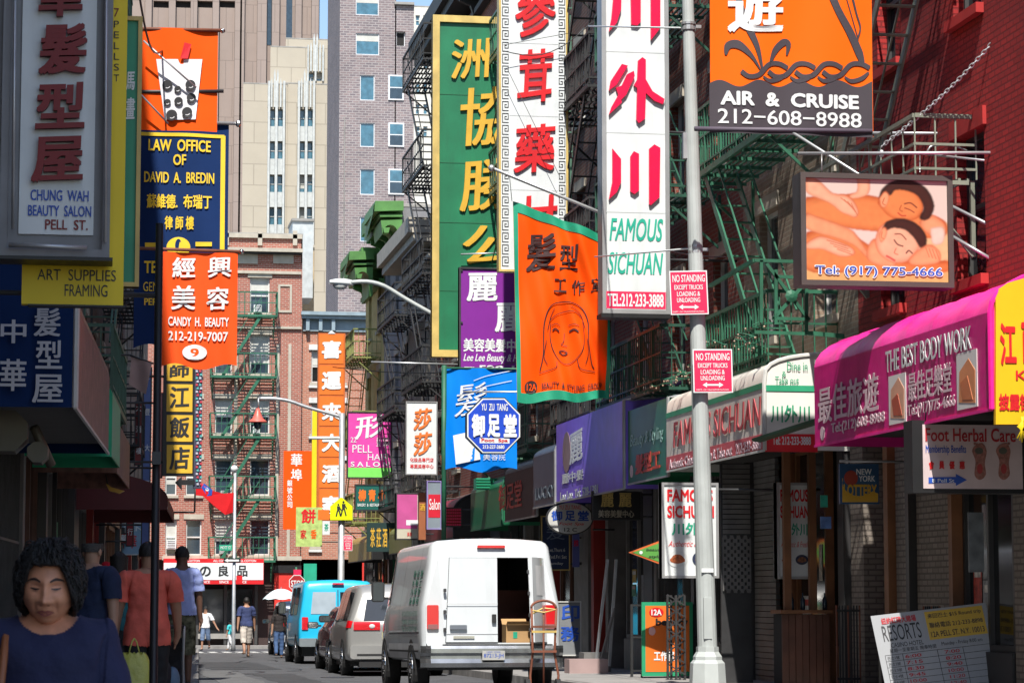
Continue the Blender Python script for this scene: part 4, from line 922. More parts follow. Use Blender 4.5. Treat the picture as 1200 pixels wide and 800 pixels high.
# Famous Sichuan light box
Y = 40; pl = front(Y); t = sgn('vertical_sign', 'tall white light box with red characters, green lettering and red phone strip', 'sign', (744, 367), Y)
ALF = mat('aluminium_frame', (.42, .42, .42), .4, metal=.5, var=.1, dirt=.15)
board(t, pl, (704, -60, 783, 367), ALF, 'case', .32, -.01); board(t, pl, (710, -60, 780, 362), WHITE, 'face', .02, .0); frame(t, pl, (704, -60, 783.5, 367), 4.4, ALF, 'frame', .05, .07)
RP = mat('red_letter', (.75, .005, .06), .35)
def slab(pts, nm='stroke'):
    sh = [(x + 2.2, y - 1.5) for x, y in pts]; shape(t, pl, pts, RP, nm, .06, .05)
slab([(719, -40), (728, -40), (727, 12), (722, 28), (713, 38), (716, 22), (718, 0)]); slab([(738, -40), (750, -40), (750, 27), (746, 31), (739, 30)]); slab([(762, -40), (773, -40), (773, 34), (762, 48)])
slab([(717, 175), (727, 187), (727, 214), (722, 226), (713, 234), (717, 214)]); slab([(738, 184), (742, 178), (748, 181), (748, 224), (743, 228), (738, 225)]); slab([(760, 175), (766, 170), (773, 174), (772, 232), (762, 241), (760, 240)])
slab([(728, 76), (735, 78), (722, 100), (713, 107), (715, 96)], 'stroke'); slab([(734, 88), (742, 84), (743, 90), (733, 112), (727, 118), (728, 121), (713, 135), (716, 126), (724, 112), (721, 104), (728, 101)]); slab([(747, 72), (752, 68), (756, 71), (756, 94), (764, 108), (778, 117), (776, 123), (766, 119), (756, 110), (755, 140), (748, 145), (745, 141), (746, 104), (742, 101), (746, 94)])
for y in (60, 155, 248): board(t, pl, (710, y, 780, y + .7), mat('grey_joint', (.45, .47, .47), .5), 'panel_joint', .003, .003)
TG = mat('teal_green_letter', (.02, .38, .26), .45)
txt(t, pl, 'FAMOUS', (714, 255, 777, 282), TG, .02, shear=.25, d=.006); txt(t, pl, 'SICHUAN', (712, 295, 777, 321), TG, .02, shear=.25, d=.006)
board(t, pl, (709, 341, 780, 361), RED2, 'phone_strip', .004, .006); txt(t, pl, 'TEL:212-233-3888', (712, 343.5, 777.5, 359), INKW, .03, d=.008)
board(t, pl, (704, 367.2, 785, 372), BLACKP, 'bottom_tray', .4, .06); brackets(t, pl, (704, -60, 783, 367), ys=(.5, .15))
rod(t, [at(690, 31, Y - .3), at(797, 33, 31.2)], .012, WHITE, 'tie_rod'); rod(t, [at(697, 301, Y - .3), at(812, 291, 31.2)], .012, WHITE, 'tie_rod')
# orange flag with green border
Y = 44; fw_ = lambda u, v: .07 * sin(9 * u + 5 * v) * max(0, sin(2.2 * u)) ** 2 + .02 * sin(17 * u - 6 * v)
pl = front(Y); t = sgn('flag', 'large orange flag with green border and drawn face of a long haired woman', 'flag', (655, 470), Y)
A, B, C_, D_ = pl.hit(601, 236), pl.hit(716, 300 - 22), pl.hit(714, 468), pl.hit(606, 471)
def fl(a, b, d=0):
    u = (A[0] * (1 - a) + B[0] * a) * (1 - b) + (D_[0] * (1 - a) + C_[0] * a) * b; v = (A[1] * (1 - a) + B[1] * a) * (1 - b) + (D_[1] * (1 - a) + C_[1] * a) * b
    s_ = a * 1.0; w_ = .085 * sin(26 * (a * .8 - b * .35)) * (.25 + .75 * a) + .03 * sin(11 * a + 9 * b) + .045 * sin(34 * (a - b * .7)) * a * a * (1 - b * .6)
    return pl.P(u, v - .03 * sin(12 * a) * b, w_ + d)
mb = MB(); mb.grid(lambda a, b: fl(a, 1 - b), 70, 70); build(mb, 'cloth', mat('vivid_orange_cloth', (.9, .085, .0015), .65, var=.04), t, smooth=True)
GB = mat('flag_green_border', (.01, .3, .17), .65)
for n_, r_ in (('border', (0, .045, 0, 1)), ('border', (.045, 1, 0, .05)), ('border', (.045, 1, .95, 1)), ('border', (.965, 1, .05, .95))):
    mb = MB(); mb.grid(lambda a, b: fl(r_[0] + (r_[1] - r_[0]) * a, r_[3] + (r_[2] - r_[3]) * b, .012), 50, 50); build(mb, n_, GB, t, smooth=True)
class FP:                                                # plane look-alike whose sheet is the waving flag
    def hit(s, px, py): return pl.hit(px, py)
    def rect(s, b): return pl.rect(b)
    def P(s, u, v, d=0):
        a = b = .5
        for _ in range(6):
            p = (A[0] * (1 - a) + B[0] * a) * (1 - b) + (D_[0] * (1 - a) + C_[0] * a) * b; q = (A[1] * (1 - a) + B[1] * a) * (1 - b) + (D_[1] * (1 - a) + C_[1] * a) * b
            a += (u - p) / (B[0] - A[0]); b += (v - q) / (D_[1] - A[1]) 
        return fl(a, b, d + .012)
fp_ = FP(); INKF = mat('flag_dark_ink', (.05, .02, .02), .7)
for c, b in (('髮', (617, 273, 651, 317)), ('型', (655, 286, 678, 317)), ('工', (649, 327, 663, 343)), ('作', (670, 327, 686, 344)), ('室', (692, 326, 705, 343))): txt(t, fp_, c, b, INKF, .025, d=.004, name='character', sweep=.06 if b[1] < 320 else 0)
shape(t, fp_, ellipse(622, 452, 7.5, 7.5), INKF, 'badge', .006); txt(t, fp_, '12A', (617, 448, 628, 456), mat('vivid_orange_cloth', (1, 1, 1)), .02, d=.012); txt(t, fp_, 'BEAUTY  &  STYLING  GROUP', (635, 449, 706, 456), INKF, .015, d=.006)
for pts, w_ in ((curve([(633, 434), (637, 415), (637, 380), (645, 360), (662, 354), (680, 358), (689, 375), (690, 400), (693, 425), (697, 433)]), 1.2), (curve([(645, 380), (644, 395), (648, 412), (657, 425), (668, 425), (680, 412), (684, 395), (683, 375)]), .8), (curve([(643, 378), (655, 368), (672, 364), (683, 372)]), .8), (curve([(647, 389), (651, 386), (656, 389)]), 1.8), (curve([(667, 388), (672, 385), (677, 388)]), 1.8), (curve([(646, 383), (652, 380), (657, 382)]), .8), (curve([(666, 381), (672, 379), (678, 381)]), .8), (curve([(662, 390), (661, 400), (658, 404), (665, 405)]), .8), (curve([(655, 413), (660, 411), (665, 413), (660, 416), (655, 413)]), 1.4), (curve([(652, 425), (650, 433), (632, 437)]), .8), (curve([(676, 420), (680, 431), (698, 437)]), .8), (curve([(640, 400), (638, 418), (642, 428)]), .7), (curve([(688, 396), (689, 412), (685, 426)]), .7), (curve([(650, 362), (645, 372), (641, 388)]), .7), (curve([(668, 358), (680, 366), (686, 384)]), .7)):
    stroke(t, fp_, pts, w_, INKF, 'drawn_line', .008)
rod(t, [at(574, 196, Y - .4), at(703, 249, Y), V((RX, Y + .5, at(703, 249, Y).z - .7))], .03, STEEL, 'pole'); build(MB().ball(at(576, 197, Y - .4), .06), 'finial', STEEL, t, smooth=True)
wires(t, [at(600, 236, Y - .2), at(597, 206, Y - .3)], .006); wires(t, [at(716, 279, Y), at(703, 251, Y)], .006)
# purple sign
Y = 54; pl = front(Y); t = sgn('sign_board', 'purple beauty sign with white characters half hidden by the orange flag', 'sign', (575, 443), Y); PUR = mat('purple_panel', (.2, .012, .27), .5, var=.06, dirt=.1)
board(t, pl, (538, 313, 640, 443), PUR, 'panel', .15); frame(t, pl, (538, 313, 640, 443), 2, DSTEEL, 'frame', .03, .2)
chars(t, pl, [('麗', (547, 319, 583, 353)), ('麗', (580, 354, 616, 389))], INKW, .03, .01, .004, sweep=.03)
txt(t, pl, '美容美髮中心', (543, 396, 618, 412), INKW, .035); txt(t, pl, 'Lee Lee Beauty & Hair Salon', (543, 414, 634, 425.5), INKW, .02, shear=.35); txt(t, pl, 'TEL:', (544, 429.5, 560, 437), INKW, .02); txt(t, pl, '528-1381', (561, 427.5, 632, 437), INKW, .03); brackets(t, pl, (538, 313, 640, 443))
rod(t, [at(470, 426, Y), at(603, 426 + 32, Y)][:0] or [at(435, 424, 58), at(540, 427, 58)], .02, STEEL, 'tie_rod')
for x in (541, 637):
    for y in (317, 378, 440): u, v = pl.hit(x, y); build(MB().lathe(pl.P(u, v, .02), [(.025, 0), (.02, .012)], 8, (0, -1, 0)), 'bolt', DSTEEL, t)
# blue banner
Y = 49.3; pl = front(Y, warp=wavy(.05, .02, 6, .5)); t = sgn('banner', 'bright blue banner with white characters behind the octagonal blue sign', 'banner', (562, 550), Y)
cloth(t, pl, (522, 431, 606, 550), mat('azure_cloth', (.0, .2, .72), .65, var=.06), sagx=.05)
txt(t, pl, '髮', (534, 449, 570, 486), INKW, 0, d=.02, name='character', sweep=.15); txt(t, pl, '青', (536, 509, 560, 541), mat('azure_cloth', (1, 1, 1)), .01, d=.035, name='character', sweep=.12); txt(t, pl, 'F  L  T', (562, 455, 570, 463), INKW, 0, d=.02); txt(t, pl, '美容院', (566, 530, 592, 539), INKW, 0, d=.02)
shape(t, pl, [(531, 510), (558, 504), (563, 538), (534, 544)], INKW, 'white_square', .03, .004)
for y in (440, 452): stroke(t, pl, curve([(555, y + 6), (572, y), (600, y - 6)]), .8, INKW, 'drawn_line', .02)
rod(t, [at(520.5, 428, Y), V((at(520.5, 428, Y).x, Y, at(520.5, 640, Y).z))], .05, IRONG, 'mast'); rod(t, [at(520, 431, Y), V((RX, Y, at(520, 431, Y).z))], .02, IRONG, 'arm')
# octagon sign
Y = 48.2; pl = front(Y); t = sgn('octagonal_sign', 'blue octagonal foot spa sign with white outline', 'sign', (578, 530), Y); BL = mat('royal_blue_panel', (.01, .06, .5), .45)
oc = lambda r: [(578.5 + r * 1.09 * cos(pi / 8 + i * pi / 4), 498.5 + r * 1.12 * sin(pi / 8 + i * pi / 4)) for i in range(8)]
shape(t, pl, oc(32), BLACKP, 'case', -.03, .12); shape(t, pl, oc(30.8), INKW, 'outline', 0, .03); shape(t, pl, oc(29.3), BL, 'panel', .006, .006)
txt(t, pl, 'YU  ZU  TANG', (564, 472.5, 595, 481), INKW, .025, d=.01); chars(t, pl, [('御', (552.5, 485, 568, 512)), ('足', (571, 485, 586, 512)), ('堂', (590, 485, 605.5, 512))], INKW, .05, .02, .006, sweep=0)
board(t, pl, (562, 513, 597, 519), INKW, 'label_strip', .003, .009); txt(t, pl, 'Foot  Spa', (564, 513.5, 595, 518.5), RED, .03, d=.012); txt(t, pl, '212-227-2680', (565.5, 521, 591, 525.5), INKW, .03, d=.01); rod(t, [at(543, 459, Y), at(612, 459, Y), V((RX, Y, at(612, 459, Y).z))], .018, STEEL, 'arm')
# small ones
t, pl = simple('sign_board', 'pink hair salon sign with light green bottom band', (407, 482, 459.5, 560), 85, mat('pink_panel', (.75, .06, .36), .5), (), DSTEEL, .15, 1)
board(t, pl, (408, 547.5, 458.5, 559), mat('lime_band', (.2, .72, .12), .5), 'band', .004, .008); txt(t, pl, '形', (417, 486, 449, 513), INKW, .02, d=.012, name='character', sweep=.15)
for s_, b in (('22', (411, 512, 417.5, 518)), ('PELL', (413, 521, 436, 530)), ('HAIR', (431, 531.5, 455, 539)), ('S A L O N', (411, 540.5, 456, 546.5)), ('髮 廊', (441, 512, 454, 523))): txt(t, pl, s_, b, INKW, 0 if s_[0] != 'S' else .02, d=.012)
t, pl = simple('sign_board', 'white vertical sign with two orange characters', (475.5, 470, 512.5, 556), 69.5, WHITE, [('化妝品專門店', (480.5, 536, 508, 541), RED, .02), ('專業美容中心', (480.5, 543.5, 508, 548.5), RED, .02)], ALF, .15, 1)
chars(t, pl, [('莎', (485, 478, 505.5, 503)), ('莎', (485, 506, 505.5, 533))], mat('orange_red_letter', (.75, .17, .03), .5), .03, .02, .004, sweep=.15)
# tall orange sign
Y = 95; pl = front(Y); t = sgn('vertical_sign', 'tall narrow orange restaurant sign with six white characters', 'sign', (388, 608), Y)
board(t, pl, (373, 390, 404, 609), mat('burnt_orange_case', (.5, .12, .02), .5), 'case', .3)
for i, c in enumerate(('喜', '運', '來', '大', '酒', '家')):
    y = 391 + i * 36.3; board(t, pl, (374.5, y + .8, 402.5, y + 34.8), ORANGEP, 'panel', .02, .015); txt(t, pl, c, (377, y + 8, 400, y + 29), INKW, .05, .02, d=.02, name='character', sweep=.03)
shape(t, pl, [(384, 391), (388.5, 387), (393, 391)], INKW, 'peak', .03); brackets(t, pl, (373, 390, 404, 609))
simple('sign_strip', 'narrow yellow strip sign behind the tall orange sign', (366, 481, 372, 596), 96.5, YELLOW, (), None, .1, 1)
t, pl = simple('banner', 'orange banner with small white vertical characters at the far corner', (332.5, 528, 366, 620), 97, mat('deep_orange_cloth', (.88, .085, .004), .6, var=.05), [('華', (341, 531, 354, 546), INKW, .03), ('埠', (341, 549, 354, 563), INKW, .03)], None, .03, 1, 'banner')
for i, c in enumerate('銀號公司'): txt(t, pl, c, (336.5, 562 + i * 8.4, 342.5, 569.5 + i * 8.4), INKW, .03, d=.008, name='character')
board(t, pl, (343, 563, 365, 594), mat('orange_cloth', (1, 1, 1)), 'faded_patch', .004, .006)
t, pl = simple('banner', 'yellow green banner with red characters below the orange banner', (347, 594, 377.5, 640), 94, mat('yellow_green_cloth', (.42, .55, .18), .6, var=.3, scale=6), [('餅', (353, 596, 370, 613), RED, .03), ('家', (352, 620, 359, 631), RED, .02), ('香', (364, 620, 371, 631), ORANGE, .02)], None, .03, 1, 'banner')
simple('sign_board', 'small orange sign under the tall orange vertical sign', (373, 597, 386, 609), 93, ORANGEP, [], None, .1, 1)
simple('sign_board', 'small white and green sign beside the crossing sign pole', (378, 610, 386.5, 626), 93, WHITE, [('茶', (380, 613, 385, 622), GREENI, .02)], None, .1, 1)
t, pl = simple('sign_board', 'dark green shop sign with orange characters under the pink salon sign', (416, 567, 462, 598), 84, mat('deep_green_panel', (.004, .1, .08), .5), [('柳 青 小', (420, 573, 452, 587), ORANGEP, .05), ('BAKERY  &  RESTAURANT', (419, 589.5, 450, 593), INKW, .02)], DSTEEL, .15, 1)
t, pl = simple('sign_board', 'dark green slanted banner with gold characters above the shop door', (430, 612, 464, 646), 82, mat('black_green_panel', (.006, .03, .028), .6), [('茶 莊 酒 樓', (434, 618, 461, 641), GOLD, .02)], None, .1, 1)
t, pl = simple('sign_board', 'magenta and cream shop sign above the white van', (464, 577, 491, 632), 72, mat('cream_panel', (.5, .46, .36), .5), (), DSTEEL, .3, 1)
PK = mat('dull_magenta_panel', (.5, .08, .26), .5); board(t, pl, (465, 579, 489, 619), PK, 'pink_field', .004, .008); board(t, pl, (476, 609, 490, 615), INKW, 'white_strip', .003, .012); txt(t, pl, '美容', (477, 623, 483, 628), RED, .02, d=.01)
t, pl = simple('sign_board', 'grey and red salon sign beside the green post', (500, 563, 517.5, 620), 68, mat('blue_grey_panel', (.2, .24, .28), .5), (), mat('lilac_trim', (.25, .2, .45), .5), .2, 1)
board(t, pl, (502, 579, 516, 606), mat('salon_red', (.55, .01, .03), .5), 'red_field', .004, .008); txt(t, pl, 'Salon', (503, 584, 516, 597), INKW, .01, d=.012)
t, pl = simple('lamp_sign', 'small dark red bulb sign right of the green post', (521, 594, 541, 617), 64, mat('dark_ruby_panel', (.3, .0, .01), .3), (), DSTEEL, .3, 1); mb = MB()
for i in range(7):
    for j in range(6): u, v = pl.hit(523.5 + i * 2.6, 597 + j * 3.5); mb.pbox(pl, u - .02, u + .02, v - .02, v + .02, .002, .03)
build(mb, 'bulb', RED2, t, kind='stuff')
t, pl = simple('hanging_sign', 'narrow brown hanging lantern sign with cream top between pink and grey signs', (491, 577, 499, 632), 70, mat('brown_lantern', (.3, .1, .04), .5), [('酒', (492, 590, 498, 598), GOLD, .02)], None, .2, 1)
t, pl = simple('awning_sign', 'stack of small green slats sign under the blue banner', (558, 560, 582, 573), 60, GREENI, (), None, .4, 1)
for i in range(4): board(t, pl, (558, 561 + i * 3.2, 582, 562.2 + i * 3.2), GREENP, 'slat', .03, .02)
# oval sign
Y = 50; pl = front(Y); t = sgn('oval_sign', 'oval white foot spa sign with dark blue characters', 'sign', (667, 626), Y)
shape(t, pl, ellipse(668, 607, 27.5, 19.5, 36), DSTEEL, 'rim', -.005, .12); shape(t, pl, ellipse(668, 607, 26, 18.2, 36), mat('dull_white_panel', (.55, .55, .53), .5, dirt=.3), 'panel', .002, .006)
txt(t, pl, 'YU ZU TANG', (655, 591.5, 681, 596.5), RED, .01); chars(t, pl, [('御', (646, 598, 659, 610)), ('足', (662, 598, 674, 610)), ('堂', (677, 598, 690, 610))], BLUEI, .04, sweep=0); txt(t, pl, 'Foot Spa', (655, 611.5, 684, 616), RED, .01, shear=.3); txt(t, pl, '12 C', (661, 618, 676, 622.5), INKB, .02); brackets(t, pl, (641, 590, 695, 624))
t, pl = simple('sign_board', 'black shop sign with two gold characters below the purple awning', (694, 575, 752, 609), 46, BLACKP, [('麗', (704, 577, 719, 594), GOLDF, .03), ('麗', (725, 577, 740, 594), GOLDF, .03), ('美容美髮中心', (701, 597, 743, 606), mat('dull_cream_letter', (.4, .36, .28), .5), .03)], DSTEEL, .1, 1)
t, pl = simple('notice_board', 'dark blue notice with gold border and pale writing behind the oval sign', (634, 604, 668, 668), 53, mat('dark_blue_notice', (.012, .03, .1), .5), [('髮', (640, 610, 662, 632), mat('muted_blue', (.15, .2, .3), .5), .0), ('Tues.Thurs 6', (640, 642, 662, 646), INKW, 0), ('Wed.Fri Sat', (640, 650, 664, 654), INKW, 0), ('Sunday', (643, 658, 660, 662), INKW, 0)], GOLDF, .1, 1)
t, pl = simple('poster', 'tall narrow blue and red poster beside the blue notice', (671, 625, 679, 664), 53, mat('blue_poster', (.1, .12, .4), .4), [('推', (672, 632, 678, 640), RED2, .03)], None, .04, 1)
t, pl = simple('notice_board', 'pale board with large blue characters right of the white van', (652, 704, 681, 768), 50, mat('pale_grey_board', (.2, .21, .22), .5, dirt=.2), [('印', (658, 708, 679, 728), BLUEI, .03), ('務', (657, 733, 679, 751), BLUEI, .03)], WF, .08, 1, arm=False)
# kite shaped green sign
Y = 40; pl = front(Y); t = sgn('kite_sign', 'green pointed sign with orange border behind the hanging white menu sign', 'sign', (765, 662), Y)
shape(t, pl, [(737, 647), (782, 630), (796, 646), (782, 664)], mat('orange_border', (.6, .13, .03), .5), 'border', 0, .05); shape(t, pl, [(741, 647), (781, 633), (793, 646), (781, 661)], mat('leaf_green_panel', (.1, .32, .06), .5), 'panel', .006, .006); shape(t, pl, ellipse(751, 647, 2, 2, 12), INKW, 'dot', .012); txt(t, pl, 'beauty', (757, 642, 776, 646), INKB, .01, shear=.2, d=.01); txt(t, pl, 'styling', (760, 650, 780, 654), INKB, .01, shear=.2, d=.01); brackets(t, pl, (740, 640, 784, 655), ys=(.5,))
# white menu sign and its window reflection, both built as boards
def menu(Y, box, label, dx, side=1):
    pl = front(Y); t = sgn('hanging_sign', label, 'sign', (box[0] + 30, box[3]), Y)
    board(t, pl, box, WHITE, 'panel', .18); frame(t, pl, box, 3, ALF, 'frame', .02, .22)
    f = lambda a, b, c, d: (box[0] + a * (box[2] - box[0]), box[1] + b * (box[3] - box[1]), box[0] + c * (box[2] - box[0]), box[1] + d * (box[3] - box[1]))
    txt(t, pl, 'FAMOUS', f(.1, .07, .9, .2), RED, .04); txt(t, pl, 'SICHUAN', f(.1, .24, .92, .37), RED, .04); txt(t, pl, '川外川', f(.18, .42, .88, .55), GREENI, .03); txt(t, pl, 'Authentic & Fresh', f(.12, .61, .9, .67), RED, .0, shear=.4)
    for a, c in ((.28, (.4, .1, .03)), (.72, (.25, .1, .05))):
        q = f(a, .8, a, .8); w_ = (box[2] - box[0]) * .18; shape(t, pl, ellipse(q[0], q[1], w_, w_ * .8), mat('plate_%g' % a, (.6, .62, .62) if a < .5 else (.03, .04, .08), .4), 'plate', .008); shape(t, pl, [(q[0] + w_ * .7 * cos(i) * (1 + .2 * sin(3 * i)), q[1] + w_ * .45 * sin(i)) for i in [j * .5 for j in range(12)]], mat('dish_%g' % a, c, .5, var=.6, scale=40), 'food', .012)
    brackets(t, pl, box, side, ys=(.93,)); return t
menu(35.5, (775, 565, 842, 677), 'white hanging restaurant sign with red lettering and food pictures left of the lamp post', 0)
menu(35.32, (910, 565, 951, 678), 'reflection of the white restaurant sign modelled as a narrower board behind the wooden counter', 0)  # mirror image in the shop glass, modelled as a solid second board
# AIR & CRUISE banner
Y = 30; pl = front(Y, warp=lambda u, v: .015 * sin(2.5 * u + v) + .008 * sin(7 * u - 2 * v)); t = sgn('banner', 'large orange travel banner with palm drawing and charcoal band with phone number', 'banner', (926, 150), Y)
CH = mat('charcoal_print', (.045, .035, .045), .6, var=.05)
cloth(t, pl, (831, -60, 1022, 155), mat('tangerine_cloth', (.9, .13, .003), .6, var=.03), nu=50)
wave = [(831, 156), (831, 101)] + [(831 + i * 4, 98 + 4 * sin(i * .55) + (3 if i > 40 else 0)) for i in range(1, 48)] + [(1022, 97), (1022, 156)]
mb = MB(); n = 95
def wv(x): return 98 - 4 * sin((x - 831) * .135)
us = [pl.hit(831 + 191 * i / n, wv(831 + 191 * i / n)) for i in range(n + 1)]; lo = pl.hit(831, 155.5)[1]
for i in range(n): mb.face([pl.P(us[i][0], lo, .008), pl.P(us[i + 1][0], lo, .008), pl.P(*us[i + 1], .008), pl.P(*us[i], .008)])
build(mb, 'dark_band', CH, t)
txt(t, pl, '遊', (852, -22, 918, 38), INKW, .035, d=.014, name='character', sweep=.04)
txt(t, pl, 'AIR  &  CRUISE', (843.5, 106.5, 1006.5, 123.5), INKW, .045, d=.014); txt(t, pl, '212−608−8988', (840.5, 127.5, 1009.5, 145), INKW, .012, d=.014)
# palm and plants, ribbon waves, boat rigging
def rib(pts, w, nm='drawn_line'): stroke(t, pl, curve(pts), w, CH, nm, .012)
def ribw(pts, ws, nm='drawn_line'):
    c = curve(pts); k = len(c); W = [ws[min(len(ws) - 1, int(i / k * (len(ws) - 1)))] * (1 - (i / k * (len(ws) - 1)) % 1) + ws[min(len(ws) - 1, int(i / k * (len(ws) - 1)) + 1)] * ((i / k * (len(ws) - 1)) % 1) for i in range(k)]
    stroke(t, pl, c, W, CH, nm, .012)
ribw([(893, 82), (887, 56), (877, 33), (868, 10), (862, -20)], [2, 6, 9, 8, 6], 'palm_trunk'); ribw([(891, 83), (880, 66), (865, 53), (853, 54), (850, 65)], [1, 5, 10, 8, 1], 'palm_leaf'); ribw([(901, 78), (908, 60), (918, 50), (924, 52), (922, 65)], [1, 7, 8, 6, 1], 'palm_leaf')
for x in (868, 900, 932, 964): 
    rib([(x, 84), (x + 9, 90), (x + 21, 88), (x + 33, 76), (x + 45, 75), (x + 55, 80)], 5.5, 'wave_ribbon'); ribw([(x + 26, 90), (x + 34, 95), (x + 46, 92), (x + 54, 85)], [2, 5, 5, 2], 'wave_ribbon')
ribw([(966, -30), (980, 8), (996, 38), (1006, 60), (1011, 74)], [10, 8, 9, 9, 4], 'mast_line'); ribw([(994, -20), (1003, 15), (1008, 33), (1004, 48)], [3, 2, 2, 2], 'mast_line'); rib([(986, -20), (998, 20), (1006, 47)], 1, 'mast_line')
rod(t, [at(814, 151, Y - .02), at(1022, 154, Y)], .03, mat('banner_hem', (.1, .08, .11), .6), 'hem'); rod(t, [at(1022, 156, Y), at(1175, 157, Y)], .02, STEEL, 'pole'); build(MB().ball(at(817, 151, Y), .03), 'finial', CHROME, t, smooth=True)
mbx = at(1175, 157, Y); build(MB().box(mbx.x - .02, mbx.x + .01, Y - .08, Y + .08, mbx.z - .1, mbx.z + .1), 'wall_plate', STEEL, t); rod(t, [at(925, 153, Y), at(1165, 305, Y - .2)], .02, STEEL, 'strut'); rod(t, [at(1175, 157, Y), V((RX, Y, mbx.z))], .02, STEEL, 'arm')
# white pipe, chain
t = thing('pipe_arm', 'white steel pipe arm reaching out from the red wall above the billboard', 'pipe', at(1060, 180, 28.9)); rod(t, [at(935, 180, 28.9), at(1198, 179, 28.0)], .02, STEEL, 'pipe'); rod(t, [at(1085, 181, 28.8), at(1090, 172, 28.8), at(1105, 169, 28.8), at(1120, 171, 28.8), at(1133, 177, 28.8)], .014, STEEL, 'cable_loop'); rod(t, [at(1080, 180, 28.9), at(1198, 193, 28.0)], .014, STEEL, 'cable'); build(MB().lathe(at(1033, 180, 28.9), [(.04, -.02), (.05, 0), (.04, .02)], 8, (1, 0, 0)), 'clamp', STEEL, t)
t = thing('chain', 'steel link chain rising diagonally to the top right corner', 'chain', at(1033, 172, 28.9)); a, b = at(1033, 172, 28.9), at(1206, -2, 27.75); n = int((b - a).length / .05)
lm = None; d = (b - a).normalized(); s1 = d.cross(V((0, 1, 0))).normalized(); s2 = d.cross(s1)
for i in range(n):
    c = a + (b - a) * (i + .5) / n - V((0, 0, 1)) * .12 * sin(pi * i / n); s_ = s1 if i % 2 else s2; L_n = .036
    if i < 2:
        mb = MB(); pts = [d * (L_n * cos(2 * pi * k / 10)) + s_ * (.02 * sin(2 * pi * k / 10)) for k in range(11)]; mb.tube(pts, .007, 5, cap=False)
        o = build(mb, 'link', STEEL, t, local=True); o.location = c - t.location
        if i == 0: lm0 = o.data
        else: lm1 = o.data
    else:
        o = bpy.data.objects.new('link', lm1 if i % 2 else lm0); COL.objects.link(o); o.parent = t; o.location = c - t.location
# massage billboard
Y = 28.5; pl = front(Y); t = sgn('billboard', 'light box billboard with massage picture and blue phone number', 'billboard', (1027, 335), Y); BRF = mat('brown_sign_frame', (.07, .055, .05), .5, dirt=.2)
board(t, pl, (937, 202, 1116, 334), BRF, 'case', .3, -.02); frame(t, pl, (937, 202, 1116, 334), 6, BRF, 'frame', .04, .07)
SK = [mat('print_skin_%d' % i, c, .4, var=.12, scale=5) for i, c in enumerate(((.75, .3, .13), (.78, .42, .27), (.8, .5, .36), (.62, .2, .08), (.5, .1, .05)))]; HR = mat('print_hair', (.05, .018, .015), .5, var=.6, scale=14); PW = mat('print_white', (.8, .78, .75), .5, var=.04); PY = mat('print_straw', (.75, .5, .25), .5, var=.1)
cv = lambda p: curve(p + [p[0]], 5)[:-1]
K1, K2, K3, D1, D2 = (.8, .3, .1), (.85, .44, .24), (.88, .55, .38), (.5, .1, .02), (.62, .2, .09); HK, HD = (.06, .018, .012), (.012, .005, .005)
SHP = [([(940, 305), (1114, 290), (1114, 335), (940, 335)], (.8, .52, .22), (.7, .4, .18), 3), (cv([(1075, 262), (1100, 255), (1112, 262), (1112, 300), (1080, 300)]), (.8, .62, .35), (.7, .5, .3), 4),
 (cv([(944, 231), (965, 229), (1000, 226), (1030, 229), (1055, 240), (1085, 247), (1107, 255), (1108, 272), (1080, 276), (1030, 270), (990, 266), (944, 254)]), K1, D1, 8),
 (cv([(1076, 258), (1086, 248), (1098, 250), (1108, 260), (1106, 272), (1088, 272)]), K2, D2, 5),
 (cv([(1004, 205), (1018, 205), (1018, 224), (1006, 231), (994, 231), (996, 226), (1004, 222)]), K3, D2, 3),
 (cv([(944, 208), (958, 210), (975, 225), (990, 227), (1000, 234), (1006, 247), (1002, 254), (996, 252), (985, 248), (972, 238), (955, 231), (944, 224)]), K3, D2, 4),
 (cv([(1028, 236), (1034, 222), (1048, 214), (1066, 217), (1081, 230), (1082, 244), (1072, 254), (1056, 256), (1040, 250)]), K1, D1, 6),
 (cv([(1029, 232), (1034, 218), (1050, 208), (1070, 208), (1087, 218), (1095, 236), (1091, 250), (1084, 255), (1077, 252), (1082, 240), (1076, 227), (1064, 221), (1050, 220), (1044, 226), (1036, 228)]), HK, HD, 4),
 (cv([(1030, 230), (1037, 222), (1042, 228), (1038, 240), (1032, 240)]), K2, D2, 2),
 (cv([(944, 272), (965, 268), (990, 270), (1012, 282), (1030, 294), (1055, 302), (1085, 304), (1110, 302), (1112, 314), (1060, 320), (1000, 318), (944, 316)]), K1, D1, 9),
 (cv([(944, 249), (965, 256), (993, 266), (1003, 274), (1013, 289), (1020, 299), (1014, 300), (1000, 287), (980, 279), (944, 268)]), K2, D2, 4),
 (cv([(1016, 286), (1026, 278), (1048, 300), (1044, 312), (1016, 304)]), K2, D2, 5),
 (cv([(1024, 280), (1030, 264), (1044, 256), (1064, 260), (1078, 276), (1074, 293), (1062, 304), (1046, 306), (1034, 300), (1027, 292)]), K3, D2, 6),
 (cv([(1033, 266), (1039, 257), (1056, 253), (1074, 259), (1085, 273), (1084, 287), (1078, 288), (1070, 276), (1060, 267), (1046, 265), (1038, 268)]), HK, HD, 4), (cv([(1029, 274), (1034, 264), (1039, 268), (1036, 278), (1031, 282)]), K2, D2, 2),
 (cv([(944, 284), (960, 276), (980, 281), (998, 289), (1000, 297), (984, 300), (962, 292), (944, 292)]), K3, D2, 4),
 (cv([(1062, 304), (1068, 296), (1078, 288), (1090, 283), (1101, 292), (1100, 304), (1084, 308), (1068, 308)]), K2, D2, 4), (cv([(1090, 264), (1104, 262), (1107, 272), (1103, 282), (1092, 282)]), (.8, .76, .7), (.6, .5, .42), 3)]
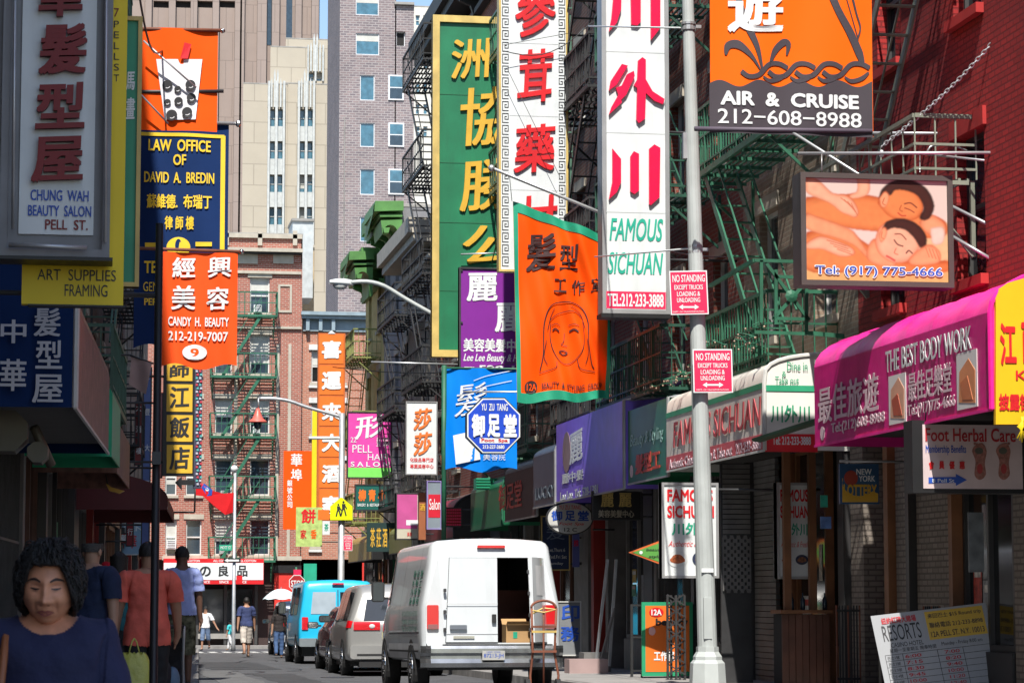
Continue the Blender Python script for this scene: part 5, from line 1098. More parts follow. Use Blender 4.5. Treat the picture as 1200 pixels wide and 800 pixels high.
LNS = [([(985 + i * 4, 231 + i * 2), (998 + i * 2, 241 + i * 3.2)], .9, (.6, .2, .1)) for i in range(4)] + [([(968 + i * 4, 281 + i * 3.4), (990 + i * 2.5, 287 + i * 3.4)], .9, (.6, .2, .1)) for i in range(4)] + [([(1084 + i * 4, 287 + i), (1088 + i * 4, 298 + i)], .8, (.6, .2, .1)) for i in range(4)]
LNS += [(curve([(1060, 236), (1067, 235), (1074, 240)]), 1.3, (.15, .03, .02)), (curve([(1060, 241), (1066, 243), (1071, 246)]), 1, (.2, .03, .02)), (curve([(1052, 247), (1056, 250), (1061, 250)]), 1.2, (.5, .05, .03)), (curve([(1056, 238), (1054, 243), (1057, 245)]), 1, (.45, .1, .03)),
 (curve([(1048, 272), (1055, 272), (1061, 278)]), 1.1, (.2, .06, .04)), (curve([(1047, 279), (1051, 284), (1057, 286)]), 1.3, (.08, .02, .02)), (curve([(1061, 294), (1064, 291), (1068, 294)]), 1.3, (.08, .02, .02)), (curve([(1049, 289), (1047, 294), (1051, 296)]), 1, (.6, .2, .12)), (curve([(1038, 298), (1042, 300), (1047, 303)]), 1.8, (.6, .06, .06)), (curve([(1036, 230), (1034, 236), (1037, 238)]), .8, (.5, .12, .04)), (curve([(1033, 270), (1032, 276), (1035, 278)]), .8, (.6, .2, .1))]
raster_print(t, pl, (943, 207, 1111, 329), SHP, LNS, (.78, .76, .74)); bz = [.008]; PW = mat('print_white', (.8, .78, .75), .5, var=.04)
SK = [mat('print_skin_%d' % i, c, .4, var=.12, scale=5) for i, c in enumerate(((.75, .3, .13), (.78, .42, .27), (.8, .5, .36), (.62, .2, .08), (.5, .1, .05)))]
bz[0] += .004; txt(t, pl, 'Tel: (917) 775-4666', (954, 310, 1105, 325), PW, .07, d=bz[0]); txt(t, pl, 'Tel: (917) 775-4666', (955, 311, 1104, 324), BLUEI, .015, d=bz[0] + .004)
for p, q in (((1116, 242), (1216, 292)), ((1116, 277), (1166, 306))): rod(t, [at(*p, Y), at(*q, Y - .3)], .02, STEEL, 'strut')
rod(t, [at(963, 202, Y), at(963, 183, Y), at(963, 180, 28.9)], .006, STEEL, 'hanger'); rod(t, [at(1078, 202, Y), at(1078, 181, 28.9)], .006, STEEL, 'hanger')
# ================================================================ awnings
def awning(X_or_L, y0, y1, zb, zt, D, rise, faces, endm, label, side='R', trim=None, ribs=0, cat='awning', bottom=None, round_=True, ex=1.0):
    """y0 near, y1 far. Profile pushed along the wall: flat valance face then a curved top; closed end panel towards the camera"""
    if side == 'R': pl = Pl((RX, 0, 0), (0, -1, 0)); ua, ub = -y1, -y0
    else: pl = Pl((lx(0), 0, 0), (LS, 1, 0)); ua, ub = y0, y1
    t = thing('awning', label, cat, pl.P((ua + ub) / 2, zb, 0)); P = pl.P
    n = 8; prof = [(D, zt)] + ([(D * cos(i * pi / 2 / n) if round_ else D * (1 - i / n), zt + rise * (sin(i * pi / 2 / n) ** ex if round_ else i / n)) for i in range(1, n + 1)])
    mb = MB(); mb.face([P(ua, zb, D), P(ub, zb, D), P(ub, zt, D), P(ua, zt, D)]); mb.face([P(ua, zb, D - .02), P(ua, zt, D - .02), P(ub, zt, D - .02), P(ub, zb, D - .02)]); build(mb, 'valance', faces[0], t)
    top = MB(); k = max(1, ribs)
    for j in range(k):
        a, b = ua + (ub - ua) * j / k, ua + (ub - ua) * (j + 1) / k
        def f(s, v, a=a, b=b):
            i = min(n - 1, int(v * n)); w_ = v * n - i; d = prof[i][0] * (1 - w_) + prof[i + 1][0] * w_; z = prof[i][1] * (1 - w_) + prof[i + 1][1] * w_
            sag = .05 * sin(pi * s) * (1 if ribs else 0) * (.3 + .7 * sin(pi * min(1, v * 1.1))); return P(a + (b - a) * s, z - sag, d + .001)
        top.grid(f, 6, n)
    build(top, 'canopy', faces[1], t, smooth=True)
    for u, s in ((ua, 1), (ub, -1)):
        e = MB(); pts = [P(u, zb, 0), P(u, zb, D)] + [P(u, z, d) for d, z in prof]; e.face(pts if s > 0 else pts[::-1]); build(e, 'end_panel', endm, t)
    if trim:
        fr = MB(); fr.tube([P(ub if side == 'R' else ua, zb, D)] + [P(ub if side == 'R' else ua, z, d) for d, z in prof], .03, 6); build(fr, 'frame_tube', trim, t); build(MB().bar(P(ua, zb, D), P(ub, zb, D), .03), 'bottom_tube', trim, t)
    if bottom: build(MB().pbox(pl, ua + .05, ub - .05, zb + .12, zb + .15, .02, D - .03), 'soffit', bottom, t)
    return t, pl
def ftxt(t, X, body, x0, x1, zt, zb, m, bold=.015, th=.004, d=.008, shear=0, name='lettering', side='R', sweep=0):
    """lettering on an awning face: from pixel column x0 to x1, heights zt / zb above the road"""
    pl = sideR(X) if side == 'R' else Pl((X, 0, 0), (LS, 1, 0)); u0 = pl.hit(x0, 500)[0]; u1 = pl.hit(x1, 500)[0]
    mb = MB(); letters(mb, pl, body, (u0, zb, u1, zt), bold, th, shear, d, sweep); return build(mb, name, m, t)
HOTP = mat('hot_pink_vinyl', (.85, .02, .3), .4, var=.12, spec=.5, bump=.6, bscale=5, dirt=.15); CRIM = mat('crimson_vinyl', (.74, .01, .24), .35, var=.12, dirt=.15, bump=.4, bscale=4); YEV = mat('yellow_vinyl', (.75, .45, .01), .4, var=.05)
PALEP = mat('pale_pink_letter', (.75, .55, .6), .5)
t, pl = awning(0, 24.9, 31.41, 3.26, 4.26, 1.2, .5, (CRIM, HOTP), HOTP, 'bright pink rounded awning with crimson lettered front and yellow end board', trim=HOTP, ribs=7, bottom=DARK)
ftxt(t, 9.0, '最佳旅遊', 960, 1031, 3.98, 3.52, PALEP, .02); ftxt(t, 9.0, 'Tel:(212)608-8988', 975, 1038, 3.5, 3.34, PALEP, .02); ftxt(t, 9.0, '最佳足樂堂', 1066, 1117, 3.86, 3.53, PALEP, .02); ftxt(t, 9.0, 'Tel:(917)775-4666', 1065, 1121, 3.5, 3.34, PALEP, .02); ftxt(t, 9.0, 'THE BEST BODY WORK', 1040, 1141, 4.18, 3.93, INKW, .012)
fp2 = sideR(9.0)
for x0, x1, zt_, cs in ((1042, 1062, 3.88, (SK[1], SK[4])), (1122, 1146, 3.92, (SK[0], SK[3]))):
    u0, u1 = fp2.hit(x0, 450)[0], fp2.hit(x1, 450)[0]; build(MB().pbox(fp2, u0, u1, 3.32, zt_, .002, .008), 'photo_panel', PW, t); c = (u0 + u1) / 2; w_ = (u1 - u0)
    build(MB().poly(fp2, [(c - w_ * .4, 3.4), (c + w_ * .4, 3.36), (c + w_ * .42, 3.7), (c + w_ * .1, 3.84), (c - w_ * .35, 3.72)], .008, .011), 'photo_print', cs[0], t); build(MB().poly(fp2, [(c - w_ * .2, 3.42), (c + w_ * .3, 3.4), (c + w_ * .05, 3.66), (c - w_ * .3, 3.6)], .011, .014), 'photo_print', cs[1], t)
build(MB().poly(fp2, [(fp2.hit(964, 480)[0] + .1 * cos(i), 3.4 + .09 * sin(i)) for i in [j * .628 for j in range(10)]], .003, .008), 'badge', PALEP, t)
Y = 24.85; pe = front(Y); yb = sgn('sign_board', 'yellow end board with red characters at the right edge of the pink awning', 'sign', (1185, 497), Y)
shape(yb, pe, [(1167, 497), (1167, 350), (1172, 338), (1182, 331), (1200, 326), (1300, 320), (1300, 497)], YEV, 'panel', 0, .06)
for c, b in (('江', (1171, 378, 1191, 428)), ('南', (1196, 372, 1225, 426))): txt(yb, pe, c, b, RED, .04, d=.006, name='character')
txt(yb, pe, 'Kiang', (1190, 434, 1236, 449), RED, .01, d=.006); txt(yb, pe, '披露街六號', (1170, 461, 1232, 481), RED, .04, d=.006)
tf = sgn('streamer', 'yellow paper tassel hanging below the yellow end board', 'tassel', (1196, 510), 24.7)
for i in range(7):
    a = at(1197 + i, 488, 24.7); rod(tf, [a, a + V((-.02 * i + .02, 0, -.1)), a + V((-.05 + .016 * i, 0, -.22 - .02 * (i % 3)))], .008, YELLOW, 'strand', 4)
# white restaurant awning
WV = mat('white_vinyl', (.74, .73, .68), .45, var=.05, dirt=.08); BEI = mat('shaded_white_vinyl', (.75, .7, .62), .45, var=.1, dirt=.2); GV = mat('green_vinyl', (.03, .33, .17), .45); RV = mat('red_vinyl', (.7, .02, .03), .45)  # long side's beige paints in its half shade; the end keeps plain white
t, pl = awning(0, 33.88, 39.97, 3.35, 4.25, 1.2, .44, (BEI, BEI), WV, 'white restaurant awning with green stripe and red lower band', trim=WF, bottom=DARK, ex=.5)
build(MB().pbox(pl, -39.97, -33.89, 3.35, 3.58, 1.203, 1.208), 'red_band', mat('pale_red_vinyl', (.65, .12, .14), .5), t); build(MB().pbox(pl, -39.97, -33.89, 4.2, 4.28, 1.203, 1.208), 'green_band', GV, t)  # band on the long side takes a paler, pinker red than the end
ftxt(t, 9.0, 'FAMOUS SICHUAN', 790, 893, 4.1, 3.7, mat('dull_red_letter', (.45, .07, .08), .5), .0, .012, .01, .15); ftxt(t, 9.0, 'Authentic Chinese   Dine in & Take out   212-233-3888', 785, 893, 3.53, 3.38, PALEP, .02, d=.012)
pe = front(33.872); board(t, pe, (896.5, 508, 958, 529), RV, 'red_end_band', .004, .004); board(t, pe, (896.5, 451, 958, 458), GV, 'green_end_band', .004, .004)
txt(t, pe, 'Dine in', (922, 424, 946, 434), GV, .01, d=.012); txt(t, pe, '&', (916, 435, 921, 441), GV, .01, d=.012); txt(t, pe, 'Take out', (908, 441, 936, 450), GV, .01, d=.012); txt(t, pe, '川外川', (903, 474, 949, 495), GV, .02); txt(t, pe, 'Tel: 212-233-3888', (905, 511, 950, 521), INKW, .03, d=.008)
lg = sgn('ledge', 'dark green sloping ledge across the white awning end', 'ledge', (920, 510), 33.7); mb = MB(); mb.bar(at(886, 516, 33.75), at(962, 492, 33.2), .3, .04); build(mb, 'board', mat('olive_board', (.06, .12, .07), .6, dirt=.3), lg)
# green, purple, dark awnings
t, pl = awning(0, 40.05, 43.2, 3.29, 4.55, 1.15, .1, (mat('forest_vinyl', (.01, .17, .1), .4, dirt=.1), IRONB), GREENP, 'green beauty salon awning next to the white restaurant awning', trim=STEEL, round_=False)
ftxt(t, 9.05, 'Beauty & Styling', 739, 778, 4.12, 3.86, mat('pale_teal_letter', (.35, .6, .55), .5), .005, shear=.3); ftxt(t, 9.05, '髮型工', 745, 774, 3.76, 3.42, mat('brick_red_letter', (.55, .07, .04), .5), .04); build(MB().poly(sideR(9.05), [(-42.9 + .13 * cos(i * .628), 3.5 + .11 * sin(i * .628)) for i in range(10)], .004, .01), 'badge', PALEP, t)
VIO = mat('violet_vinyl', (.24, .15, .78), .4, var=.12, dirt=.1)
t, pl = awning(0, 43.3, 49.9, 3.22, 4.75, 1.2, .12, (VIO, mat('violet_top', (.1, .06, .3), .5)), VIO, 'violet hair salon awning with white characters and a round badge', trim=STEEL, round_=False)
ftxt(t, 9.0, '麗', 668, 683, 4.5, 3.9, INKW, .03, sweep=.05); ftxt(t, 9.0, '麗中髮', 659, 684, 3.75, 3.55, INKW, .03); ftxt(t, 9.0, 'Lee Lee  Tel: 528-1381', 657, 701, 3.4, 3.24, INKW, .02); build(MB().poly(sideR(9.0), [(-48.75 + .42 * cos(i * .4), 4.15 + .4 * sin(i * .4)) for i in range(16)], .004, .01), 'badge', mat('bronze_badge', (.3, .2, .2), .5), t)
t, pl = awning(0, 50.0, 52.6, 3.2, 4.25, 1.2, .35, (mat('slate_blue_vinyl', (.03, .06, .11), .35), mat('slate_top', (.03, .05, .09), .4)), NAVY, 'dark slate blue awning left of the violet one', trim=STEEL); ftxt(t, 9.0, 'LUCKY', 628, 650, 3.6, 3.35, mat('dim_grey_letter', (.2, .24, .28), .5), .01)
t, pl = awning(0, 52.7, 57, 3.05, 4.1, 1.1, .4, (mat('charcoal_maroon_vinyl', (.08, .035, .035), .5), mat('charcoal_top', (.06, .06, .06), .5)), BLACKP, 'dark maroon grey awning above the van roof', trim=STEEL); ftxt(t, 9.1, '御足堂', 585, 612, 3.9, 3.3, RED, .02)
t, pl = awning(0, 58, 63, 3.0, 3.9, 1.0, .4, (GREENP, GREENP), GREENP, 'small dark green awning behind the octagonal sign', trim=IRONG); t, pl = awning(0, 66, 72, 2.9, 3.6, 1.0, .5, (mat('wine_vinyl', (.2, .015, .03), .5), mat('wine_top', (.2, .015, .03), .5)), BLACKP, 'wine red awning behind the grey salon sign', trim=IRONB)
t, pl = awning(0, 74, 80, 2.7, 3.3, 1.1, .4, (mat('moss_vinyl', (.15, .17, .04), .5), mat('moss_top', (.15, .17, .04), .5)), BLACKP, 'moss green awning of a far shop on the right', trim=IRONB)
t, pl = awning(0, 84, 92, 2.6, 3.2, 1.2, .4, (mat('ochre_vinyl', (.35, .25, .05), .5), mat('ochre_top', (.3, .2, .05), .5)), BLACKP, 'ochre awning of the last shop on the right', trim=IRONB)
# left awnings
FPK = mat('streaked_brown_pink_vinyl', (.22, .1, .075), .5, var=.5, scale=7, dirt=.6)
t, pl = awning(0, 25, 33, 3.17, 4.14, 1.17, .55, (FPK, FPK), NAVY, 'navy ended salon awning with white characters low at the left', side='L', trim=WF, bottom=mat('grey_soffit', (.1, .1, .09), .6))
pe = front(24.88); GI = mat('greyish_ink', (.5, .52, .56), .6)
for c, b in (('髮', (40, 360, 71, 394)), ('型', (42, 398, 73, 432)), ('屋', (38, 438, 74, 472)), ('中', (1, 374, 31, 402)), ('華', (0, 420, 31, 458)), ('院', (-38, 370, -8, 404))): txt(t, pe, c, b, GI, .02, name='character')
t, pl = awning(0, 33.3, 36.2, 3.15, 3.95, 1.2, .3, (mat('bright_green_vinyl', (.01, .42, .2), .4), mat('bright_green_top', (.01, .4, .2), .4)), mat('bright_green_end', (.01, .42, .2), .4), 'bright green awning just beyond the navy ended one', side='L')
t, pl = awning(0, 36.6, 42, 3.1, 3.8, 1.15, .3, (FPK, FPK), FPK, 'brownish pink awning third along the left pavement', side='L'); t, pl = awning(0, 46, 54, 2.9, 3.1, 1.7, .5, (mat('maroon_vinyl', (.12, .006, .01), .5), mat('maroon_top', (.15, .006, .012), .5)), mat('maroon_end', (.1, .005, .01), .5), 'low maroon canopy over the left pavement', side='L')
du = sgn('air_duct', 'grey eight sided ducts of an air conditioning unit under the navy awning', 'duct', (30, 520), 26); DG = mat('duct_grey', (.14, .13, .1), .5, metal=.3, dirt=.3)
for c, r in (((8, 505), .22), ((44, 530), .11)): build(MB().lathe(at(c[0], c[1], 26), [(r, -.1), (r, .5), (r * .8, .52)], 8, (0, 1, 0), pi / 8), 'duct', DG, du)
rod(du, [at(40, 500, 26.4), at(60, 545, 26.6)], .05, DG, 'pipe')
gb = sgn('hanging_ornament', 'small golden boat shaped ornament hanging below the pink brown awning', 'ornament', (133, 572), 40); shape(gb, front(40), [(124, 566), (131, 571), (146, 575), (140, 578), (128, 575)], GOLD, 'body', .05, .15); rod(gb, [at(126, 567, 40), at(124, 556, 40)], .01, BLACKP, 'hanger')

# ================================================================ light boxes and boards at right
Y = 27; pl = front(Y); t = sgn('sign_box', 'foot care light box with two footprints and blue arrow under the pink awning', 'sign', (1135, 575), Y)
board(t, pl, (1069, 492, 1205, 577), BLACKP, 'case', .3, -.01); board(t, pl, (1081, 497, 1198, 572), mat('pinkish_white_face', (.62, .5, .5), .4, dirt=.1), 'face', .02, 0)
txt(t, pl, 'Foot Herbal Care', (1084, 501, 1190, 517), mat('claret_letter', (.45, .02, .03), .5), .02); txt(t, pl, 'Membership Benefits', (1084.5, 521, 1132, 533), BLUEI, .015)
for i, c in enumerate('會員優惠'): txt(t, pl, c, (1088 + i * 12, 540, 1094.5 + i * 12, 549.5), RED, .05, name='character')
shape(t, pl, [(1088, 559), (1120, 558.5), (1120, 555), (1133, 562), (1120, 569), (1120, 565.5), (1088, 566)], BLUEI, 'arrow', .006)
txt(t, pl, '8 Pell St', (1092, 560.5, 1118, 565), INKW, .01, d=.008)
for cx, m_ in ((1148, 1), (1176, -1)):
    shape(t, pl, curve([(cx - 5, 521), (cx + 3, 519), (cx + 8, 528), (cx + 6, 542), (cx + 7, 556), (cx, 562), (cx - 6, 556), (cx - 5, 540), (cx - 9, 528), (cx - 5, 521)]), mat('foot_print_tan', (.35, .15, .12), .6, var=.4, scale=30), 'footprint', .006)
    shape(t, pl, ellipse(cx - 1, 528, 5, 4, 10), mat('foot_zone_dark', (.1, .1, .08), .6), 'foot_zone', .01); shape(t, pl, ellipse(cx, 549, 3.5, 6, 10), mat('foot_zone_red', (.4, .05, .05), .6), 'foot_zone', .01)
    for k in range(5): shape(t, pl, ellipse(cx - 6 * m_ + k * 2.6 * m_, 519.5 + k * .8, 1.4, 1.5, 8), mat('foot_print_tan', (1, 1, 1)), 'toe_print', .008)
rod(t, [at(1085, 492, Y), at(1085, 482, Y)], .01, BLACKP, 'hanger'); rod(t, [at(1190, 492, Y), at(1190, 482, Y)], .01, BLACKP, 'hanger')
Y = 31.2; pl = front(Y); t = sgn('lottery_sign', 'small blue and yellow lottery sign on the shop door', 'sign', (1006, 590), Y)
board(t, pl, (984, 543, 1030, 590), mat('lottery_blue', (.02, .07, .16), .4), 'panel', .06); shape(t, pl, [(987, 560), (1029, 578), (1029, 588), (987, 588)], GOLD, 'yellow_field', .004); shape(t, pl, ellipse(1007, 565, 20, 16), mat('lottery_disc', (.03, .1, .2), .4), 'disc', .008); shape(t, pl, ellipse(997, 560, 8, 9), mat('lottery_red', (.35, .05, .03), .4), 'red_patch', .011)
txt(t, pl, 'NEW', (1003, 549, 1021, 556), INKW, .02, d=.014); txt(t, pl, 'YORK', (1006, 557, 1025, 564), INKW, .02, d=.014); txt(t, pl, 'LOTTERY', (988, 567, 1027, 581), mat('lottery_gold_letter', (.6, .35, .03), .4), .04, d=.014); rod(t, [at(984, 540, Y), V((RX, Y, at(984, 540, Y).z))], .015, STEEL, 'arm')
# tilted resorts board
Y = 28.6; pl = Pl(at(1096, 800, Y), (cos(R(7)), -.25, sin(R(-0)) + .12), (-.12, .28, 1)); t = sgn('menu_board', 'large white price board headed resorts leaning on the pavement at lower right', 'notice board', (1096, 900), Y)
def rb(x0, y0, x1, y1): return (x0, y0, x1, y1)
u = lambda p: pl.hit(*p); LU = u((1026, 722))[0]; RU = u((1162, 712))[0]; TV = u((1026, 724))[1]; BV = -.55
LEG = at(1096, 800, Y).z
build(MB().pbox(pl, LU, RU, BV, TV, -.03, 0), 'panel', mat('white_board', (.3, .31, .325), .4, var=.04, dirt=.12), t); W_ = RU - LU
def rr(a, b, c, d): return (LU + W_ * a, TV - W_ * d, LU + W_ * c, TV - W_ * b)
def rt(s_, q, m, bo=.02): mb = MB(); letters(mb, pl, s_, q, bo, .002, 0, .004); build(mb, 'lettering', m, t)
CLA = mat('claret_letter', (1, 1, 1)); rt('紐約紅磚大賭場', rr(.08, .03, .38, .09), CLA, .03); rt('RESORTS', rr(.07, .1, .4, .24), INKB, .0); rt('CASINO HOTEL', rr(.12, .26, .4, .3), INKB, .0)
q = rr(.46, .02, .96, .27); build(MB().pbox(pl, q[0], q[2], q[1], q[3], .001, .004), 'yellow_box', mat('mustard_panel', (.6, .38, .03), .5), t)
for i, s_ in enumerate(('來回巴士 $15 Round trip', '聯絡電話 212-233-8898', '12A PELL ST. N.Y. 10013')): rt(s_, tuple(a + (0, .0, 0, .0)[j] for j, a in enumerate(rr(.48, .04 + i * .08, .94, .09 + i * .08))), INKB, .01)
mb = MB()
for i in range(14): q = rr(.05, .36 + i * .055, .97, .363 + i * .055); mb.pbox(pl, q[0], q[2], q[1], q[3], .001, .003)
for x in (.05, .2, .5, .72, .97): q = rr(x, .36, x + .004, 1.08); mb.pbox(pl, q[0], q[2], q[1], q[3], .0015, .0035)
build(mb, 'table_rule', INKB, t, kind='stuff')
rt('星期一至星期五 開車時間', rr(.1, .31, .5, .345), INKB, 0); rt('Monday - Friday 8:00 am', rr(.55, .3, .9, .34), INKB, 0)
for i in range(12):
    h = i * .055; rt('%d:%02d' % (6 + i, (i * 15) % 60), rr(.22, .375 + h, .36, .405 + h), CLA, .01); rt('%d:%02d' % (7 + i, (i * 20) % 60), rr(.56, .375 + h, .69, .405 + h), CLA, .01); rt('巴士%d號' % (i + 1), rr(.07, .375 + h, .17, .405 + h), INKB, 0)
for s_ in (LU + .06, RU - .1): a = pl.P(s_, BV, -.03); build(MB().bar(a, V((a.x, a.y + .1, KERB)), .04), 'leg', WFD, t); build(MB().bar(pl.P(s_, TV - .2, -.03), V((a.x, a.y + .75, KERB)), .03), 'leg', WFD, t)
# orange sandwich board behind gate
Y = 41; pl = front(Y); t = sgn('sandwich_board', 'orange board with green border and black lettering standing on the right pavement', 'board', (768, 783), Y); t.location.z = gz(Y) + KERB
bp = pl.rect((752, 705, 812, 784)); z0 = gz(Y) + KERB
build(MB().pbox(pl, bp[0], bp[2], z0 + .03, bp[3], -.05, 0), 'panel', mat('kelly_green_board', (.02, .3, .14), .5), t); build(MB().pbox(pl, bp[0] + .06, bp[2] - .06, z0 + .1, bp[3] - .06, .001, .006), 'orange_field', ORANGEP, t)
shape(t, pl, ellipse(769, 717, 8.5, 5.5), RED, 'badge', .012); txt(t, pl, '12A', (763, 713.5, 775, 720.5), INKW, .04, d=.016); txt(t, pl, 'beauty', (768, 724, 806, 735), INKB, .05, d=.01); shape(t, pl, ellipse(764, 739, 4, 5), mat('pale_sticker', (.7, .4, .4), .5), 'sticker', .012); txt(t, pl, '工作室', (766, 762, 790, 774), INKW, .04, d=.01)
build(MB().bar((bp[0] + .1, Y + .03, bp[3] - .1), (bp[0] + .1, Y + .5, z0), .03), 'rear_leg', WFD, t)
# folded security gate and black frame
gt = thing('folding_gate', 'folded black metal security gate standing beside the orange board', 'gate', (at(800, 790, 39.5).x, 39.5, KERB)); z0 = gz(39.5) + KERB; mb = MB()
for i, x in enumerate((782, 787, 792, 797, 802)):
    X = at(x, 700, 39.5).x; build(MB().bar((X, 39.5 + .05 * (i % 2), z0), (X, 39.5 + .05 * (i % 2), z0 + 1.32), .03, .05), 'upright', DSTEEL, gt)
for j in range(7):
    a, b = at(782, 700, 39.5).x, at(802, 700, 39.5).x; z = z0 + .08 + j * .18; mb.bar((a, 39.47, z), (b, 39.52, z + .17), .018); mb.bar((b, 39.47, z), (a, 39.52, z + .17), .018)
build(mb, 'lattice', DSTEEL, gt, kind='stuff')
fr = thing('railing', 'black iron railing in front of the dark shop doorway behind the lamp post', 'railing', (at(760, 790, 42).x, 42, KERB)); z0 = gz(42) + KERB
for x in (740, 812, 845): X = at(x, 700, 42).x; build(MB().bar((X, 42, z0), (X, 42, z0 + 1.2), .04), 'post', IRONB, fr)
for dz in (.1, .65, 1.18): build(MB().bar((at(740, 700, 42).x, 42, z0 + dz), (at(845, 700, 42).x, 42, z0 + dz), .03), 'rail', IRONB, fr)
for i, (xa_, xb_, Yr, lab) in enumerate(((980, 1040, 33.2, 'low black iron railing before the cream brick wall'), (1082, 1170, 29.9, 'black iron window guard railing behind the leaning price board'))):
    rl = thing('railing', lab, 'railing', (at(xa_, 700, Yr).x, Yr, KERB)); a_, b_ = at(xa_, 700, Yr).x, min(10.1, at(xb_, 700, Yr).x)
    for dz in (.15, 1.05): build(MB().bar((a_, Yr, KERB + dz), (b_, Yr, KERB + dz), .03), 'rail', IRONB, rl)
    for j in range(9): build(MB().bar((a_ + (b_ - a_) * j / 8, Yr, KERB), (a_ + (b_ - a_) * j / 8, Yr, KERB + 1.12), .018), 'baluster', IRONB if j % 4 else RUST, rl)
# pierced panel on shutter
Y = 37.2; pl = front(37.2); t = sgn('pierced_panel', 'grey pierced screen panel on the rolled shutter beside the doorway', 'screen', (864, 690), Y); mb = MB(); q = pl.rect((848, 629, 880, 692)); nx, ny = 8, 15
build(MB().pbox(pl, q[0] - .03, q[2] + .03, gz(37) + KERB, q[3] + 1.1, -.1, -.05), 'backing', DSTEEL, t)
for i in range(nx + 1): mb.pbox(pl, q[0] + (q[2] - q[0]) * i / nx - .008, q[0] + (q[2] - q[0]) * i / nx + .008, q[1], q[3], -.049, -.02)
for j in range(ny + 1):
    for i in range(nx):
        if (i + j) % 2: mb.pbox(pl, q[0] + (q[2] - q[0]) * i / nx, q[0] + (q[2] - q[0]) * (i + 1) / nx, q[1] + (q[3] - q[1]) * j / ny - .03, q[1] + (q[3] - q[1]) * j / ny + .03, -.049, -.022)
build(mb, 'screen', SHF[2], t, kind='stuff')
for k in range(14): build(MB().pbox(pl, q[0], q[2], q[3] + .05 + k * .075, q[3] + .11 + k * .075, -.049, -.02 + .01 * (k % 2)), 'slat', SHF[2], t)
# wooden counter with posts
t = thing('wooden_counter', 'brown wooden counter with tall posts in front of the restaurant window', 'counter', (9.6, 35.3, KERB)); WD = SHF[0]; pl = front(35.0); z0 = gz(35) + KERB; a, b = at(916, 700, 35).x, at(972, 700, 35).x
n = 7
for i in range(n): build(MB().box(a + (b - a) * i / n + .004, a + (b - a) * (i + 1) / n - .004, 35.0 + .006 * (i % 2), 35.04, z0, z0 + 1.0), 'plank', WD, t)
build(MB().box(a - .03, b + .03, 34.93, 35.5, z0 + 1.01, z0 + 1.06), 'top', SHF[6], t); build(MB().box(a, b, 35.04, 35.45, z0, z0 + 1.0), 'carcass', DARK, t)
for x in (926, 956): X = at(x, 700, 35).x; build(MB().box(X - .05, X + .05, 35.1, 35.2, z0 + 1.06, 4.3 - .9), 'post', SHF[6], t)
for i in range(4): o = build(MB().lathe((a + .2 + .16 * i, 35.2, z0 + 1.06), [(.03, 0), (.035, .02), (.035, .14), (.012, .19), (.012, .24)], 8), 'bottle', GLASS, None, smooth=True); tag(o, '%s small dark bottle in the row on the brown wooden counter' % ('leftmost', 'second', 'third', 'rightmost')[i], 'bottle', 'bottles on the counter')
# leaning poles, pipes along the red barber front
for i, (x0, x1, c, lab) in enumerate(((700, 712, STEEL, 'steel pipe leaning by the red barber doors'), (716, 722, STEEL, 'shiny pipe standing against the barber shop window'), (722, 704, SHF[2], 'grey plank leaning across the barber shop door'))):
    o = build(MB().bar(at(x0 - 2, 780 if i < 2 else 712, 46), at(x1, 655, 46) if i < 2 else at(x1, 775, 46), .05 if i < 2 else .12, .04), 'leaning_pole', c); tag(o, lab, 'pole')
for i, (x, y, w_, h_, c, lab) in enumerate(((985, 560, 10, 50, (.35, .02, .02), 'narrow red strip banner in the shop doorway right of the counter'), (962, 580, 8, 14, (.02, .3, .2), 'small green lit card in the restaurant window'), (962, 605, 12, 14, (.1, .2, .45), 'small blue card in the restaurant window'), (1135, 600, 18, 70, (.09, .1, .1), 'dim poster in the far right display window'), (1062, 520, 4, 270, (.25, .17, .1), 'thin rusty drain pipe on the cream brick wall'))):
    Yk = 34.2 if i < 3 else 26.9 if i == 3 else 31.7; r_ = front(Yk).rect((x, y, x + w_, y + h_)); o = build(MB().box(r_[0], r_[2], Yk, Yk + .04, max(r_[1], KERB), r_[3]), ('banner', 'card', 'card', 'poster', 'drain_pipe')[i], mat('shop_item_%d' % i, c, .5, var=.4, scale=8)); tag(o, lab, ('banner', 'card', 'card', 'poster', 'pipe')[i])
# wall of small things on the pavement
for i, (x, y, Yk, s) in enumerate(((690, 762, 45, .35), (700, 764, 46.5, .25))):
    p = at(x, y, Yk); z0 = gz(Yk) + KERB; o = build(MB().box(p.x - s, p.x + s, Yk, Yk + .5, z0, z0 + .25 + .1 * i), 'crate', SHF[2] if i else mat('pink_crate', (.35, .25, .24), .6)); tag(o, ('low pinkish crate on the pavement by the barber shop', 'grey crate standing behind the pinkish crate')[i], 'crate')

